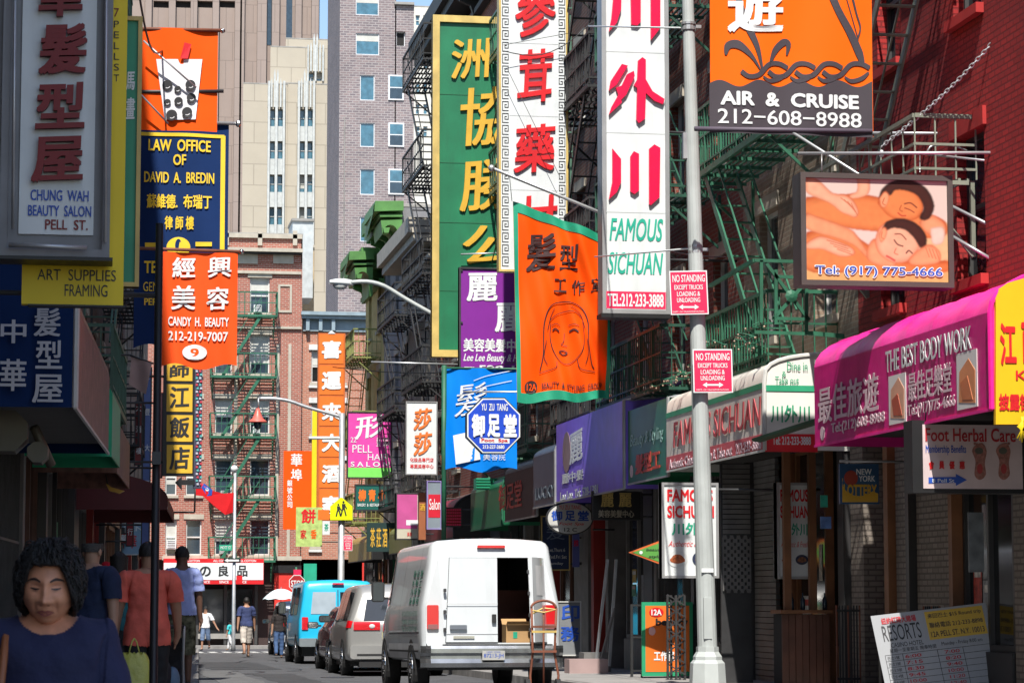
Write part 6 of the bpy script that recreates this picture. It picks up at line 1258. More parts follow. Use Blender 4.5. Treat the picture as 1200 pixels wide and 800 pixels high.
# ================================================================ poles and lamps
X0, Y0 = at(829, 760, 31).x, 31.0; GP = mat('lamp_post_grey', (.42, .45, .44), .5, var=.12, dirt=.2)
t = thing('lamp_post', 'grey fluted octagonal lamp post standing on a heavy base at the right kerb', 'lamp post', (X0, Y0, KERB)); top = at(806, 0, 31); zb_ = KERB
build(MB().lathe((X0, Y0, KERB), [(.235, 0), (.235, .1), (.215, .42), (.18, .46), (.18, .5), (.14, .56), (.14, .62)], 8, ang=pi / 8), 'base', GP, t)
hp = top.z + 2; dx = (top.x - X0) * (hp - .75) / (top.z - .75); mb = MB(); mb.tube([(X0, Y0, KERB + .6), (X0 + dx, Y0, hp)], [.122, .062], 16, True)
build(mb, 'shaft', GP, t); 
def px_on(y): 
    z = at(829, y, 31).z; return V((X0 + dx * (z - .75) / (hp - .75), Y0, z))
for y0, y1 in ((27, 37), (287, 298)):
    c = px_on((y0 + y1) / 2); build(MB().lathe(c, [(.085, -.05), (.095, -.05), (.095, -.02), (.085, -.02), (.085, .02), (.095, .02), (.095, .05)], 12), 'strap', STEEL, t); build(MB().bar(c + V((.09, 0, 0)), c + V((.16, 0, 0)), .04), 'strap_lug', STEEL, t)
c = px_on(668); build(MB().pbox(front(Y0 - .125), c.x - .075, c.x + .075, c.z - .025, c.z + .025, 0, .003), 'sticker', INKW, t)
build(MB().box(c.x - .05, c.x + .05, Y0 - .13, Y0 - .1, .85, 1.35), 'access_door', GP, t)
def nostand(box, Y, label, rot=0):
    pl = front(Y) if not rot else Pl((0, Y, 0), (cos(rot), 0, sin(rot)), (-sin(rot), 0, cos(rot))); t = sgn('parking_sign', label, 'sign', ((box[0] + box[2]) / 2, box[3]), Y)
    x0, y0, x1, y1 = box; w_ = x1 - x0; h_ = y1 - y0; b = lambda a, c, d, e: (x0 + a * w_, y0 + c * h_, x0 + d * w_, y0 + e * h_)
    board(t, pl, box, INKW, 'plate', .012); board(t, pl, b(.03, .03, .97, .97), RED2, 'face', .002, .003)
    for s_, q in (('NO STANDING', b(.08, .09, .92, .26)), ('EXCEPT TRUCKS', b(.13, .32, .87, .43)), ('LOADING &', b(.2, .47, .8, .58)), ('UNLOADING', b(.2, .61, .8, .72))): txt(t, pl, s_, q, INKW, .02, d=.004)
    m_ = y0 + .82 * h_; shape(t, pl, [(x0 + .25 * w_, m_), (x0 + .36 * w_, m_ - .06 * h_), (x0 + .36 * w_, m_ - .02 * h_), (x0 + .66 * w_, m_ - .02 * h_), (x0 + .66 * w_, m_ - .06 * h_), (x0 + .77 * w_, m_), (x0 + .66 * w_, m_ + .06 * h_), (x0 + .66 * w_, m_ + .02 * h_), (x0 + .36 * w_, m_ + .02 * h_), (x0 + .36 * w_, m_ + .06 * h_)], INKW, 'arrow', .006)
    txt(t, pl, 'DEPT. OF TRANSPORTATION', b(.1, .915, .9, .95), INKW, .0, d=.004)
    return t
nostand((784, 317.5, 829.5, 369), 30.82, 'upper red no standing sign with white arrow on the lamp post', R(2.2)); nostand((811.5, 409, 858.5, 460), 30.82, 'lower red no standing sign with white arrow on the lamp post', R(1))
o = build(MB().box(px_on(160).x - .12, px_on(160).x - .05, Y0 - .04, Y0 + .04, at(800, 186, 31).z, at(800, 156, 31).z), 'cable_box', STEEL); tag(o, 'small grey cable box strapped behind the lamp post', 'box')
# crossing sign pole with curved arm and bell lamp
Y = 80; X = at(399.5, 700, Y).x; t = thing('street_lamp', 'grey pole with long curved arm carrying a pink bell shaped lamp', 'street lamp', (X, Y, gz(Y) + KERB))
tz = at(399, 484, Y).z; build(MB().lathe((X, Y, gz(Y) + KERB), [(.17, 0), (.17, .3), (.11, .4), (.09, tz - gz(Y) - KERB)], 10), 'pole', STEEL, t, smooth=True)
rod(t, [at(*p, Y) for p in curve([(399, 488), (385, 484), (360, 477), (340, 470), (322, 467), (303, 467)], 3)], .055, STEEL, 'arm'); rod(t, [at(362, 513, Y), at(399, 513, Y)], .05, WHITE, 'cross_arm')
rod(t, [at(303, 466, Y), at(303, 478, Y)], .03, STEEL, 'hanger'); build(MB().lathe(at(302, 494, Y), [(.3, -.02), (.28, .02), (.16, .12), (.1, .28), (.05, .42)], 14), 'bell_shade', mat('salmon_shade', (.6, .13, .1), .4), t, smooth=True); build(MB().ball(at(302, 496, Y), (.13, .13, .2)), 'globe', GLASS, t, smooth=True)
Y = 79.8; pl = front(Y); t = sgn('crossing_sign', 'fluorescent yellow five sided school crossing sign with two walking figures', 'sign', (400, 609), Y); YG_ = mat('fluorescent_yellow', (.72, .8, .0), .4, var=.03)
shape(t, pl, [(387, 609), (387, 593), (400, 582), (413, 593), (413, 609)], YG_, 'plate', 0, .03)
for s_, x, y, k in ((1, 402.5, 588, 1), (0, 396.5, 591, .85)):
    shape(t, pl, ellipse(x, y, 1.3 * k, 1.4 * k, 10), INKB, 'figure_head', .008); shape(t, pl, [(x - 2 * k, y + 2 * k), (x + 2.4 * k, y + 2 * k), (x + 1.6 * k, y + 9 * k), (x - 1.6 * k, y + 9 * k)], INKB, 'figure_body', .008)
    stroke(t, pl, [(x - 1, y + 8 * k), (x - 3 * k, y + 16 * k)], 1.6, INKB, 'figure_leg', .009); stroke(t, pl, [(x + 1, y + 8 * k), (x + 3 * k, y + 16 * k)], 1.6, INKB, 'figure_leg', .009); stroke(t, pl, [(x + 1, y + 3 * k), (x + 4 * k, y + 8 * k)], 1.2, INKB, 'figure_arm', .01)
Y = 79.85; nostand((402.5, 627, 413, 645), Y, 'small red no standing sign low on the pole near the yellow crossing sign')
# cobra head lamp on the facade
Y = 70; t = thing('street_lamp', 'white cobra head street lamp on a long arm left of the green sign', 'street lamp', V((RX, Y, at(547, 385, Y).z)))
rod(t, [at(*p, Y) for p in curve([(410, 331), (430, 330), (450, 335), (475, 350), (507, 368), (547, 390)], 3)], .06, GP, 'arm'); hd = MB()
a = at(386, 331, Y); L1 = at(422, 333, Y).x - a.x
hd.grid(lambda s, v: (a.x + L1 * s, Y + .16 * sin(pi * min(1, s * 1.2 + .12)) ** .5 * cos(2 * pi * v), a.z - .03 * s + .13 * max(.15, sin(pi * min(1, s * .9 + .1))) ** .6 * sin(2 * pi * v) * (1 if v < .5 else .5)), 14, 14); build(hd, 'head', WHITE, t, smooth=True); build(MB().ball(a + V((.3, 0, -.08)), (.2, .12, .12)), 'lens', mat('lamp_lens', (.5, .52, .5), .2), t, smooth=True)
# stop sign
Y = 96; pl = front(Y); t = sgn('stop_sign', 'red stop sign with white letters at the far corner', 'sign', (348, 700), Y); t.location.z = gz(Y)
shape(t, pl, [(348 + 10 * cos(pi / 8 + i * pi / 4), 683 + 10.5 * sin(pi / 8 + i * pi / 4)) for i in range(8)], INKW, 'border', 0, .02); shape(t, pl, [(348 + 9.2 * cos(pi / 8 + i * pi / 4), 683 + 9.7 * sin(pi / 8 + i * pi / 4)) for i in range(8)], mat('stop_red', (.35, .01, .015), .5), 'face', .005); txt(t, pl, 'STOP', (341, 679.5, 355.5, 687), INKW, .02, d=.008)
board(t, pl, (344, 667, 353, 673), RED2, 'upper_plate', .02); X = at(347, 700, Y).x; rod(t, [(X, Y + .06, gz(Y)), (X, Y + .06, at(347, 664, Y).z)], .04, IRONG, 'post')
# light string clutter on the balcony
lt = sgn('light_string', 'tangle of small unlit fairy lights over the white awning roof', 'light string', (860, 400), 37); mb = MB(); bulbs = MB(); random.seed(5)
for k in range(16):
    a = V((random.uniform(8.9, 10.0), random.uniform(34.6, 41.5), random.uniform(4.8, 5.1))); pts = [a]
    for j in range(10): pts.append(pts[-1] + V((random.uniform(-.25, .25), random.uniform(-.3, .3), random.uniform(-.12, .12))))
    pts = [V((min(10.1, max(8.8, p.x)), p.y, min(5.5, max(4.75, p.z)))) for p in pts]
    mb.tube(pts, .008, 4)
    for p in pts: bulbs.ball(p + V((0, 0, -.03)), .018, 5, 4)
build(mb, 'wire', IRONG, lt, kind='stuff'); build(bulbs, 'bulb', mat('dull_amber_bulb', (.3, .2, .12), .3, var=.6, scale=20), lt, kind='stuff')
# overhead cables
for i, (p, q, r_, lab) in enumerate(((at(158, -40, 26), at(190, 60, 30), .012, 'black cables sagging beside the bubble tea banner'), (at(390, 430, 58), at(700, 400, 50), .01, 'thin cable crossing between the middle signs'), (at(690, 240, 46), at(880, 300, 38), .012, 'cable looping behind the lamp post to the balcony'), (at(590, 60, 47), at(700, 20, 47), .01, 'stay wire across the top of the medicine sign'))):
    pts = [p + (q - p) * (j / 10) - V((0, 0, 1)) * .35 * sin(pi * j / 10) for j in range(11)]; o = build(MB().tube(pts, r_, 5), 'cable', BLACKP, smooth=True); tag(o, lab, 'cable')
# ================================================================ vehicles
def paint(name, c, rough=.25, metal=.0, dirt=.1): return mat(name, c, rough, metal=metal, var=.05, scale=1.2, dirt=dirt, coat=.6)
LAMPR = mat('red_lamp_lens', (.55, .006, .012), .12, var=.1, spec=.8); LAMPW = mat('clear_lamp_lens', (.6, .6, .6), .12, spec=.8); CGL = mat('car_glass', (.02, .025, .03), .04, var=.1, spec=1.0)
TRIMB = mat('black_plastic', (.02, .02, .021), .55, var=.2)
class Body:
    """lofted car body. stations (y, z_bottom, z_belt, z_roof, w_low, w_belt, w_roof); slant leans the tail glass"""
    def __init__(s, st, slant=0, fade=.6):
        s.st = st; s.slant = slant; s.fade = fade
    def par(s, y):
        st = s.st; y = min(max(y, st[0][0]), st[-1][0])
        for a, b in zip(st[:-1], st[1:]):
            if y <= b[0]:
                t = (y - a[0]) / (b[0] - a[0] + 1e-9); return [a[i] * (1 - t) + b[i] * t for i in range(1, 7)]
        return list(st[-1][1:])
    def half(s, y):
        zb, zt, zr, wl, wb, wr = s.par(y); l = lambda t: (wb * .975 * (1 - t) + (wr + .02) * t, zt * (1 - t) + (zr - .1) * t)
        return [(0, zb), (wl - .1, zb), (wl - .02, zb + .04), (wl, zb + .14), (wb, zb + (zt - zb) * .5), (wb * .995, zt - .08), (wb * .975, zt), l(.33), l(.66), l(1), (wr - .02, zr - .045), (wr - .08, zr - .012), (wr * .5, zr + .015), (0, zr + .025)]
    def pt(s, y, k, side=1, off=0):
        h = s.half(y); k = min(max(k, 0), len(h) - 1); i = min(int(k), len(h) - 2); t = k - i
        x = h[i][0] * (1 - t) + h[i + 1][0] * t; z = h[i][1] * (1 - t) + h[i + 1][1] * t; zt = s.par(y)[1]
        yy = y + s.slant * max(0, z - zt) * max(0, 1 - (y - s.st[0][0]) / s.fade)
        if off:
            dx, dz = h[i + 1][0] - h[i][0], h[i + 1][1] - h[i][1]; n = sqrt(dx * dx + dz * dz) + 1e-9; x += dz / n * off; z -= dx / n * off
        return V((side * x, yy, z))
    def kz(s, y, z):
        h = s.half(y)
        for i in range(1, len(h) - 1):
            if h[i][1] <= z <= h[i + 1][1]: return i + (z - h[i][1]) / (h[i + 1][1] - h[i][1] + 1e-9)
        return len(h) - 1
    def mesh(s, root, m, ys, rear=True, name='body'):
        mb = MB(); K = len(s.half(0)); ring = [(k, 1) for k in range(K)] + [(k, -1) for k in range(K - 2, 0, -1)]; n = len(ring)
        for y in ys:
            for k, sd in ring: mb.v.append(s.pt(y, k, sd))
        for i in range(len(ys) - 1):
            for j in range(n): mb.f.append([i * n + j, (i + 1) * n + j, (i + 1) * n + (j + 1) % n, i * n + (j + 1) % n]); mb.mi.append(0)
        if rear: 
            for j in range(1, K - 1):
                a, b = j, (n - j) % n; c, d = (n - j - 1) % n, j + 1
                mb.f.append([a, d, c, b] if c != d else [a, d, b]); mb.mi.append(0)
            mb.f.append([0, 1, n - 1]); mb.mi.append(0)
        b0 = (len(ys) - 1) * n; mb.f.append([b0 + j for j in range(n)]); mb.mi.append(0)
        return build(mb, name, m, root, local=True, smooth=True)
    def patch(s, root, y0, y1, k0, k1, m, name, off=.008, sides=(1, -1), n=10, round_=0):
        for sd in sides:
            mb = MB(); 
            def f(a, b):
                e = round_ * (1 - sqrt(max(0, 1 - (2 * b - 1) ** 4))); return s.pt(y0 + e + (y1 - y0 - 2 * e) * a, k0 + (k1 - k0) * b, sd, off)
            mb.grid(f, n, n); build(mb, name, m, root, local=True, smooth=True)
    def seam(s, root, y, k0, k1, sides=(1, -1)):
        for sd in sides:
            mb = MB(); mb.grid(lambda a, b: s.pt(y - .005 + .01 * a, k0 + (k1 - k0) * b, sd, .003), 1, 16); build(mb, 'door_seam', TRIMB, root, local=True)
def lb(x0, x1, y0, y1, z0, z1, r=0): 
    mb = MB()
    if not r: return mb.box(x0, x1, y0, y1, z0, z1)
    n = 5; pr_ = []
    for cx, cz, a in ((x1 - r, z1 - r, 0), (x0 + r, z1 - r, 1), (x0 + r, z0 + r, 2), (x1 - r, z0 + r, 3)):
        for i in range(n): t = (a + i / (n - 1)) * pi / 2; pr_.append((cx + r * cos(t), cz + r * sin(t)))
    pl = Pl((0, 0, 0)); return mb.poly(pl, pr_, -y1, -y0)
def wheel(root, x, y, r=.36, w_=.24, hub=CHROME, n=24):
    sd = 1 if x > 0 else -1; o = MB().lathe((x - sd * w_, y, r), [(r * .9, 0), (r, .03), (r, w_ - .03), (r * .93, w_), (r * .66, w_ + .0)], n, (sd, 0, 0)); w0 = build(o, 'wheel', RUBBER, root, local=True, smooth=False)
    d = MB().lathe((x - sd * .03, y, r), [(r * .63, 0), (r * .62, .035), (r * .5, .01), (r * .2, .03), (r * .18, .05), (.01, .055)], n, (sd, 0, 0)); build(d, 'hubcap', hub, w0, local=True, smooth=False)
    mb = MB()
    for i in range(8): t = i * pi / 4; mb.ball((x + sd * .005, y + r * .38 * cos(t), r + r * .38 * sin(t)), (.02, r * .06, r * .06), 6, 4)
    build(mb, 'hub_hole', TRIMB, w0, local=True, kind='stuff')
def arch(root, B, y, r, zc):
    for sd in (1, -1):
        pts = [(y + (r + .06) * cos(pi * i / 14), zc + (r + .05) * sin(pi * i / 14)) for i in range(15)]; x = B.par(y)[3] + .003
        mb = MB(); k = len(pts); mb.v += [V((sd * (x + .004), a, b)) for a, b in pts]; mb.f.append(list(range(k)) if sd > 0 else list(range(k))[::-1]); mb.mi.append(0); build(mb, 'wheel_arch', TRIMB, root, local=True)
def mirror_(root, y, z, w_, m, big=False, sides=(1, -1)):
    for sd in sides:
        h, d = (.32, .2) if big else (.15, .24); b = lb(sd * (w_ + .03) if sd > 0 else -(w_ + .03) - d, sd * (w_ + .03) + d if sd > 0 else -(w_ + .03), y - .06, y + .06, z, z + h, .05); o = build(b, 'mirror', m, root, local=True)
        x0 = sd * (w_ + .05) if sd > 0 else -(w_ + .01) - d; build(lb(x0, x0 + d - .04, y - .066, y - .061, z + .02, z + h - .02), 'mirror_glass', CGL, o, local=True); build(MB().bar((sd * (w_ - .04), y, z + .06), (sd * (w_ + .06), y, z + .06), .04), 'mirror_stalk', TRIMB, o, local=True)
def car(name, label, cat, X, Y, st, ys, m, slant=0, fade=.6, wheels=(.9, 3.7), wr=.34, hub=CHROME, mir=None, mirm=None, bigm=False):
    t = thing(name, label, cat, (X, Y, gz(Y + .5))); t.rotation_euler = (-math.atan(SLOPE), 0, 0); B = Body(st, slant, fade); B.mesh(t, m, ys)
    w_ = B.par(1.5)[3]
    for y in wheels:
        arch(t, B, y, wr, wr)
        for sd in (1, -1): wheel(t, sd * (w_ + .012), y, wr, .22, hub)
    if mir: mirror_(t, mir[0], mir[1], B.par(mir[0])[4], mirm or m, bigm)
    build(MB().box(-w_ + .12, w_ - .12, .3, st[-1][0] - .3, .2, st[2][1] + .05), 'underbody', TRIMB, t, local=True)
    return t, B
fr_ = lambda a, b, n: [a + (b - a) * i / n for i in range(n + 1)]
# white delivery van
WP = paint('white_van_paint', (.58, .61, .63), .3, dirt=.2)
st = [(0, .55, 1.32, 2.04, .93, .94, .74), (.05, .5, 1.32, 2.14, .98, .985, .8), (.16, .48, 1.32, 2.19, 1.0, 1.01, .83), (4.1, .46, 1.3, 2.2, 1.0, 1.01, .84), (4.5, .46, 1.28, 2.1, 1.0, 1.0, .8), (5.05, .46, 1.15, 1.25, .98, .97, .9), (5.7, .48, .98, 1.05, .93, .92, .8), (5.85, .52, .8, .9, .85, .85, .7)]
VX, VY = 5.56, 36.0
t = thing('delivery_van', 'white delivery van with an open rear door parked at the kerb', 'van', (VX, VY, gz(VY))); t.rotation_euler = (-math.atan(SLOPE), 0, 0)
B = Body(st, .1, .3); B.mesh(t, WP, [0, .02, .05, .1, .16] + fr_(.4, 4.1, 14) + fr_(4.2, 5.85, 14), rear=False)
# rear end wall with a real opening
pl = Pl((0, 0, 0)); OX0, OX1, OZ0, OZ1 = .09, .74, .74, 1.98
h = [(x, z) for x, z in B.half(0)]
def yr(z): return .1 * max(0, z - 1.32)
def rearpoly(pts, m, name, off=.0, th=.03, parent=None):
    mb = MB(); k = len(pts); a = sum(pts[i][0] * pts[(i + 1) % k][1] - pts[(i + 1) % k][0] * pts[i][1] for i in range(k)); pts = pts if a > 0 else pts[::-1]
    mb.v += [V((x, yr(z) - off, z)) for x, z in pts] + [V((x, yr(z) - off + th, z)) for x, z in pts]; mb.f += [list(range(k)), [k + i for i in range(k)][::-1]] + [[(i + 1) % k, i, k + i, k + (i + 1) % k] for i in range(k)]; mb.mi += [0] * (k + 2)
    return build(mb, name, m, parent or t, local=True)
rightside = [(x, z) for x, z in h[1:]]
def xat(z, s=1):
    for (x0, z0), (x1, z1) in zip(rightside[:-1], rightside[1:]):
        if z0 <= z <= z1: return s * (x0 + (x1 - x0) * (z - z0) / (z1 - z0 + 1e-9))
    return s * rightside[-1][0]
zs = [.55, .6, .7, .95, 1.25, 1.32, 1.5, 1.75, 1.94]
L_ou = [(xat(z, -1), z) for z in zs]; R_ou = [(xat(z), z) for z in zs]
rearpoly([(-.66, .74)] + [(xat(z, -1), z) for z in [.74] + zs[3:]] + [(-.60, 1.94)], WP, 'left_rear_pillar'); rearpoly([(.78, .74)] + [(xat(z), z) for z in [.74] + zs[3:]] + [(.69, 1.94)][:0] + [(.72, 1.94)], WP, 'right_rear_pillar')
rearpoly([(xat(.55, -1), .55), (xat(.55), .55), (xat(.74), .74), (xat(.74, -1), .74)], WP, 'rear_sill')
rearpoly([(xat(1.94, -1), 1.94), (xat(1.94), 1.94), (.74, 1.995), (.7, 2.03), (.37, 2.055), (0, 2.065), (-.37, 2.055), (-.7, 2.03), (-.74, 1.995)], WP, 'roof_header')
dl = rearpoly([(-.655, .75), (.085, .75), (.085, 1.935), (-.6, 1.935)], WP, 'rear_door', .02, .045)
rearpoly([(-.655, 1.28), (.085, 1.28), (.085, 1.29), (-.655, 1.29)], mat('panel_groove', (.5, .51, .53), .5), 'door_crease', .022, .003, dl); rearpoly([(-.655, .86), (.085, .86), (.085, .87), (-.655, .87)], mat('panel_groove', (1, 1, 1)), 'door_crease', .022, .003, dl)
rearpoly([(-.66, .75), (-.653, .75), (-.597, 1.935), (-.604, 1.935)], TRIMB, 'door_seam', .022, .003, dl)
rearpoly([(.05, .75), (.09, .75), (.09, 1.935), (.05, 1.935)], TRIMB, 'door_seal', .0, .04, dl)
build(lb(-.6, -.36, -.06, -.03, .93, .99, .012), 'handle_plate', mat('grey_plate', (.15, .17, .2), .4), dl, local=True)
for z in (.9, 1.15, 1.45): build(lb(-.69, -.65, -.045, -.0, z, z + .05, .01), 'hinge', DSTEEL, dl, local=True)
for sd in (-1, 1):
    x = -.925 if sd < 0 else .76; o = build(lb(x, x + .165, -.035, .05, .93, 1.27, .02), 'tail_light', LAMPR, t, local=True); build(lb(x + .01, x + .155, -.04, -.034, .935, 1.0, .01), 'reversing_lens', mat('smoky_lens', (.25, .1, .1), .2), o, local=True)
build(lb(-.2, .2, .03, .08, 2.075, 2.115, .01), 'brake_light', LAMPR, t, local=True)
bm = MB(); prf = [(-.02, .38), (-.16, .4), (-.17, .46), (-.13, .52), (-.13, .56), (-.17, .6), (-.17, .66), (-.15, .7), (-.02, .7)]
bm.grid(lambda a, b: V(((a * 2 - 1) * 1.02, prf[min(8, int(b * 8))][0] + .12 * max(0, abs(a * 2 - 1) - .9) / .1, prf[min(8, int(b * 8))][1])), 30, 8); build(bm, 'bumper', mat('dull_chrome', (.4, .42, .44), .18, metal=.9, var=.3, dirt=.15), t, local=True)
build(MB().box(-.7, .85, -.15, .03, .69, .72), 'bumper_step', TRIMB, t, local=True); build(MB().box(-.9, .9, -.02, .1, .36, .56), 'valance', TRIMB, t, local=True)
# interior
INT = mat('van_interior', (.09, .075, .065), .8, var=.3); mb = MB(); mb.box(-.86, .86, .1, 3.6, .66, .72); build(mb, 'floor', INT, t, local=True)
build(MB().box(-.86, .86, 1.6, 1.66, .72, 1.5), 'cargo', mat('brown_cargo', (.12, .035, .02), .7), t, local=True); build(MB().box(.1, .8, 1.3, 1.59, .72, 1.15), 'cargo', mat('dark_red_cargo', (.1, .02, .015), .7), t, local=True); build(MB().box(-.8, .8, 3.5, 3.56, .72, 2.05), 'bulkhead', DARK, t, local=True)
# open right door, hinged at the right pillar
hx = .775; ang = R(66); dd = V((-cos(ang), -sin(ang), 0)); nn = V((sin(ang), -cos(ang), 0)); db = MB()
def dp(s, z, o): return V((hx - .04 * (z - .75) / 1.2, yr(z) - .02, z)) + dd * (.7 * s * (1 - .04 * (z - .75))) + nn * (o + .03 * sin(pi * s))
db.grid(lambda a, b: dp(1 - a, .75 + 1.18 * b, .02), 8, 8); db.grid(lambda a, b: dp(a, .75 + 1.18 * b, -.04), 8, 8)
for s_ in (0, 1): db.face([dp(s_, .75, -.04), dp(s_, .75, .02), dp(s_, 1.93, .02), dp(s_, 1.93, -.04)])
for z in (.75, 1.93): db.face([dp(0, z, -.04), dp(0, z, .02), dp(1, z, .02), dp(1, z, -.04)])
od = build(db, 'open_rear_door', WP, t, local=True); mb = MB()
for z in (.9, 1.1, 1.4, 1.7): mb = MB(); mb.bar(dp(.99, z, -.05), dp(.99, z + .05, -.05), .03); build(mb, 'latch', DSTEEL, od, local=True)
mb = MB(); mb.grid(lambda a, b: dp(.85 - .7 * a, 1.4 + .42 * b, .024), 4, 4); build(mb, 'pressed_panel', mat('white_van_panel', (.68, .69, .7), .35), od, local=True)
for y in (1.15, 4.65):
    arch(t, B, y, .37, .37)
    for sd in (1, -1): wheel(t, sd * 1.01, y, .37, .24, CHROME)
mirror_(t, 4.45, 1.35, 1.0, TRIMB, True); B.patch(t, 4.0, 4.42, 6.1, 8.9, CGL, 'side_window'); B.patch(t, 4.56, 5.0, 9.2, 13, CGL, 'windscreen'); B.seam(t, 3.95, 2, 9); B.seam(t, 2.6, 2, 9); B.seam(t, 1.9, 2, 9, (1,))
for sd in (-1, 1): B.patch(t, .2, 3.9, 4.0, 4.06, mat('panel_groove', (1, 1, 1)), 'body_crease', .004, (sd,))
B.patch(t, .2, 4.0, 2.0, 3.4, mat('van_lower_cladding', (.5, .51, .53), .4), 'lower_panel', .004)
lp = Pl((0, 0, 0), (0, -1, 0)); 
class SideP:                                           # van flank as a lettering surface, u runs towards the tail
    def P(s, u, v, d=0): return B.pt(-u, B.kz(-u, v), -1, .004 + d)
for i, wd in enumerate(('電水冷氣', '話喉煤器', '爐工雪程')):
    for j, ch in enumerate(wd): mb = MB(); letters(mb, SideP(), ch, (-1.5 + i * .4, 1.78 - j * .13 - .1, -1.22 + i * .4, 1.78 - j * .13), .01, .002); build(mb, 'character', mat('van_green_letter', (.05, .2, .14), .5), t, local=True)
for z, s_ in ((1.12, 'AIR CONDITIONING & HEATING'), (1.0, 'PLUMBING  REFRIGERATION'), (.9, 'TEL 212-226-7186')): mb = MB(); letters(mb, SideP(), s_, (-2.2, z, -.4, z + .07), .0, .002); build(mb, 'lettering', mat('van_green_letter', (1, 1, 1)), t, local=True)
build(lb(.0, .06, -.05, -.02, 1.02, 1.14, .01), 'door_handle', TRIMB, dl, local=True); build(lb(-.55, -.25, -.036, -.03, .8, .835, .005), 'badge', CHROME, dl, local=True); build(lb(-.16, .16, -.19, -.17, .5, .63, .01), 'number_plate', mat('van_plate', (.4, .4, .38), .5), t, local=True)
B.patch(t, .3, 3.9, 2.9, 3.05, TRIMB, 'rub_strip', .012); B.seam(t, .9, 3, 9)
mb = MB(); letters(mb, Pl((0, -.19, 0)), 'NEW YORK', (-.1, .6, .1, .622), 0, .001, 0, .001); letters(mb, Pl((0, -.19, 0)), '87213-JH', (-.14, .52, .14, .59), .01, .001, 0, .001); build(mb, 'plate_lettering', BLUEI, t, local=True)
bx = thing('cardboard_box', 'open brown cardboard box sitting inside the open rear of the white van', 'box', (VX + .4, VY + .2, gz(VY) + .72)); CB = mat('cardboard', (.42, .25, .11), .8, var=.1)
b0 = VX + .22, VX + .58; build(MB().box(b0[0], b0[1], VY + .08, VY + .45, .7, .97), 'carton', CB, bx)
for x0, x1, y0, y1, dz in ((b0[0], b0[1], VY + .08, VY - .02, .05), (b0[0], b0[1], VY + .45, VY + .55, .08)): build(MB().face([(x0, y0, .972), (x1, y0, .972), (x1, y1, .97 + dz), (x0, y1, .97 + dz)]), 'flap', CB, bx)
build(MB().box(b0[0] + .1, b0[0] + .16, VY + .075, VY + .08, .78, .87), 'printed_mark', GREENI, bx)
# hand truck
t = thing('hand_truck', 'rusty brown two wheeled hand truck standing behind the white van', 'hand truck', (at(637, 790, 34.6).x, 34.6, gz(34.6))); Y = 34.6; z0 = gz(Y)
xs = [at(p, 700, Y).x for p in (623, 637, 652)]; za = at(637, 712, Y).z
for i, x in enumerate((xs[0], xs[2])): build(MB().tube([(x, Y + .02, z0 + .05), (x + (.05 if i else -.0), Y + .12, z0 + .3), (x + (-.02 if i else .02), Y + .04, z0 + .6), (x, Y, za)], .017, 8), 'side_rail', RUST, t, smooth=True)
build(MB().tube([(xs[1] + (xs[2] - xs[0]) / 2 * cos(a), Y, za + .1 * sin(a)) for a in [pi * i / 12 for i in range(13)]], .017, 8), 'top_hoop', RUST, t, smooth=True); build(MB().tube([(xs[1], Y, z0 + .1), (xs[1], Y, za + .02)], .014, 8), 'middle_rail', RUST, t, smooth=True)
for y in (735, 765, 741): z = at(0, y, Y).z; build(MB().bar((xs[0], Y, z), (xs[2], Y, z), .03), 'cross_bar', RUST if y != 741 else GOLDF, t)
build(MB().box(xs[0], xs[2], Y - .2, Y + .02, z0 + .02, z0 + .035), 'toe_plate', RUST, t)
for x in (xs[0] - .07, xs[2] + .01): build(MB().lathe((x, Y + .12, z0 + .13), [(.13, 0), (.13, .06)], 14, (1, 0, 0)), 'wheel', RUBBER, t)
build(MB().tube([(xs[0], Y, za - .03), (xs[1], Y - .02, za - .06), (xs[2], Y, za - .02), (xs[1], Y + .02, za), (xs[0], Y, za - .08)], .012, 6), 'bungee_cord', GOLDF, t, smooth=True)
# silver minivan
st = [(0, .36, 1.02, 1.6, .86, .9, .66), (.06, .33, 1.02, 1.7, .95, .96, .7), (.2, .3, 1.02, 1.76, .985, .985, .73), (1.2, .28, 1.02, 1.8, .99, .985, .75), (3.0, .28, 1.0, 1.78, .99, .98, .74), (3.5, .28, .99, 1.62, .98, .97, .7), (4.1, .3, .96, 1.06, .97, .95, .84), (4.75, .32, .84, .92, .93, .9, .75), (4.95, .38, .62, .72, .8, .8, .6)]
SV = paint('silver_car_paint', (.36, .36, .35), .3, .4); ysc = [0, .03, .06, .12, .2] + fr_(.5, 3.5, 10) + fr_(3.6, 4.95, 12)
t, B = car('minivan', 'silver beige minivan parked between the white van and the blue van', 'car', 5.86, 50, st, ysc, SV, .45, 1.3, (.95, 3.85), .34, mir=(3.35, 1.05), mirm=TRIMB)
B.patch(t, 1.25, 2.1, 6.3, 8.9, CGL, 'side_window'); B.patch(t, 2.15, 3.05, 6.3, 8.9, CGL, 'side_window'); B.patch(t, .45, 1.15, 6.3, 8.8, CGL, 'side_window'); B.patch(t, 3.5, 4.0, 9.2, 13, CGL, 'windscreen'); B.seam(t, 1.2, 2, 9); B.seam(t, 2.12, 2, 9)
def rearface(t, B, x0, x1, z0, z1, m, name, off=.012, taper=0, parent=None):
    mb = MB()
    def f(a, b):
        z = z0 + (z1 - z0) * b; xm = x0 + (x1 - x0) * a; zt = B.par(0)[1]; x = xm * (1 - taper * b); return V((x, B.slant * max(0, z - zt) - off, z))
    mb.grid(f, 4, 8); return build(mb, name, m, parent or t, local=True, smooth=True)
rearface(t, B, -.66, .66, 1.08, 1.5, CGL, 'rear_window', .012, .12); rearface(t, B, -.3, .3, .72, .86, mat('number_plate', (.55, .5, .2), .5), 'number_plate', .02)
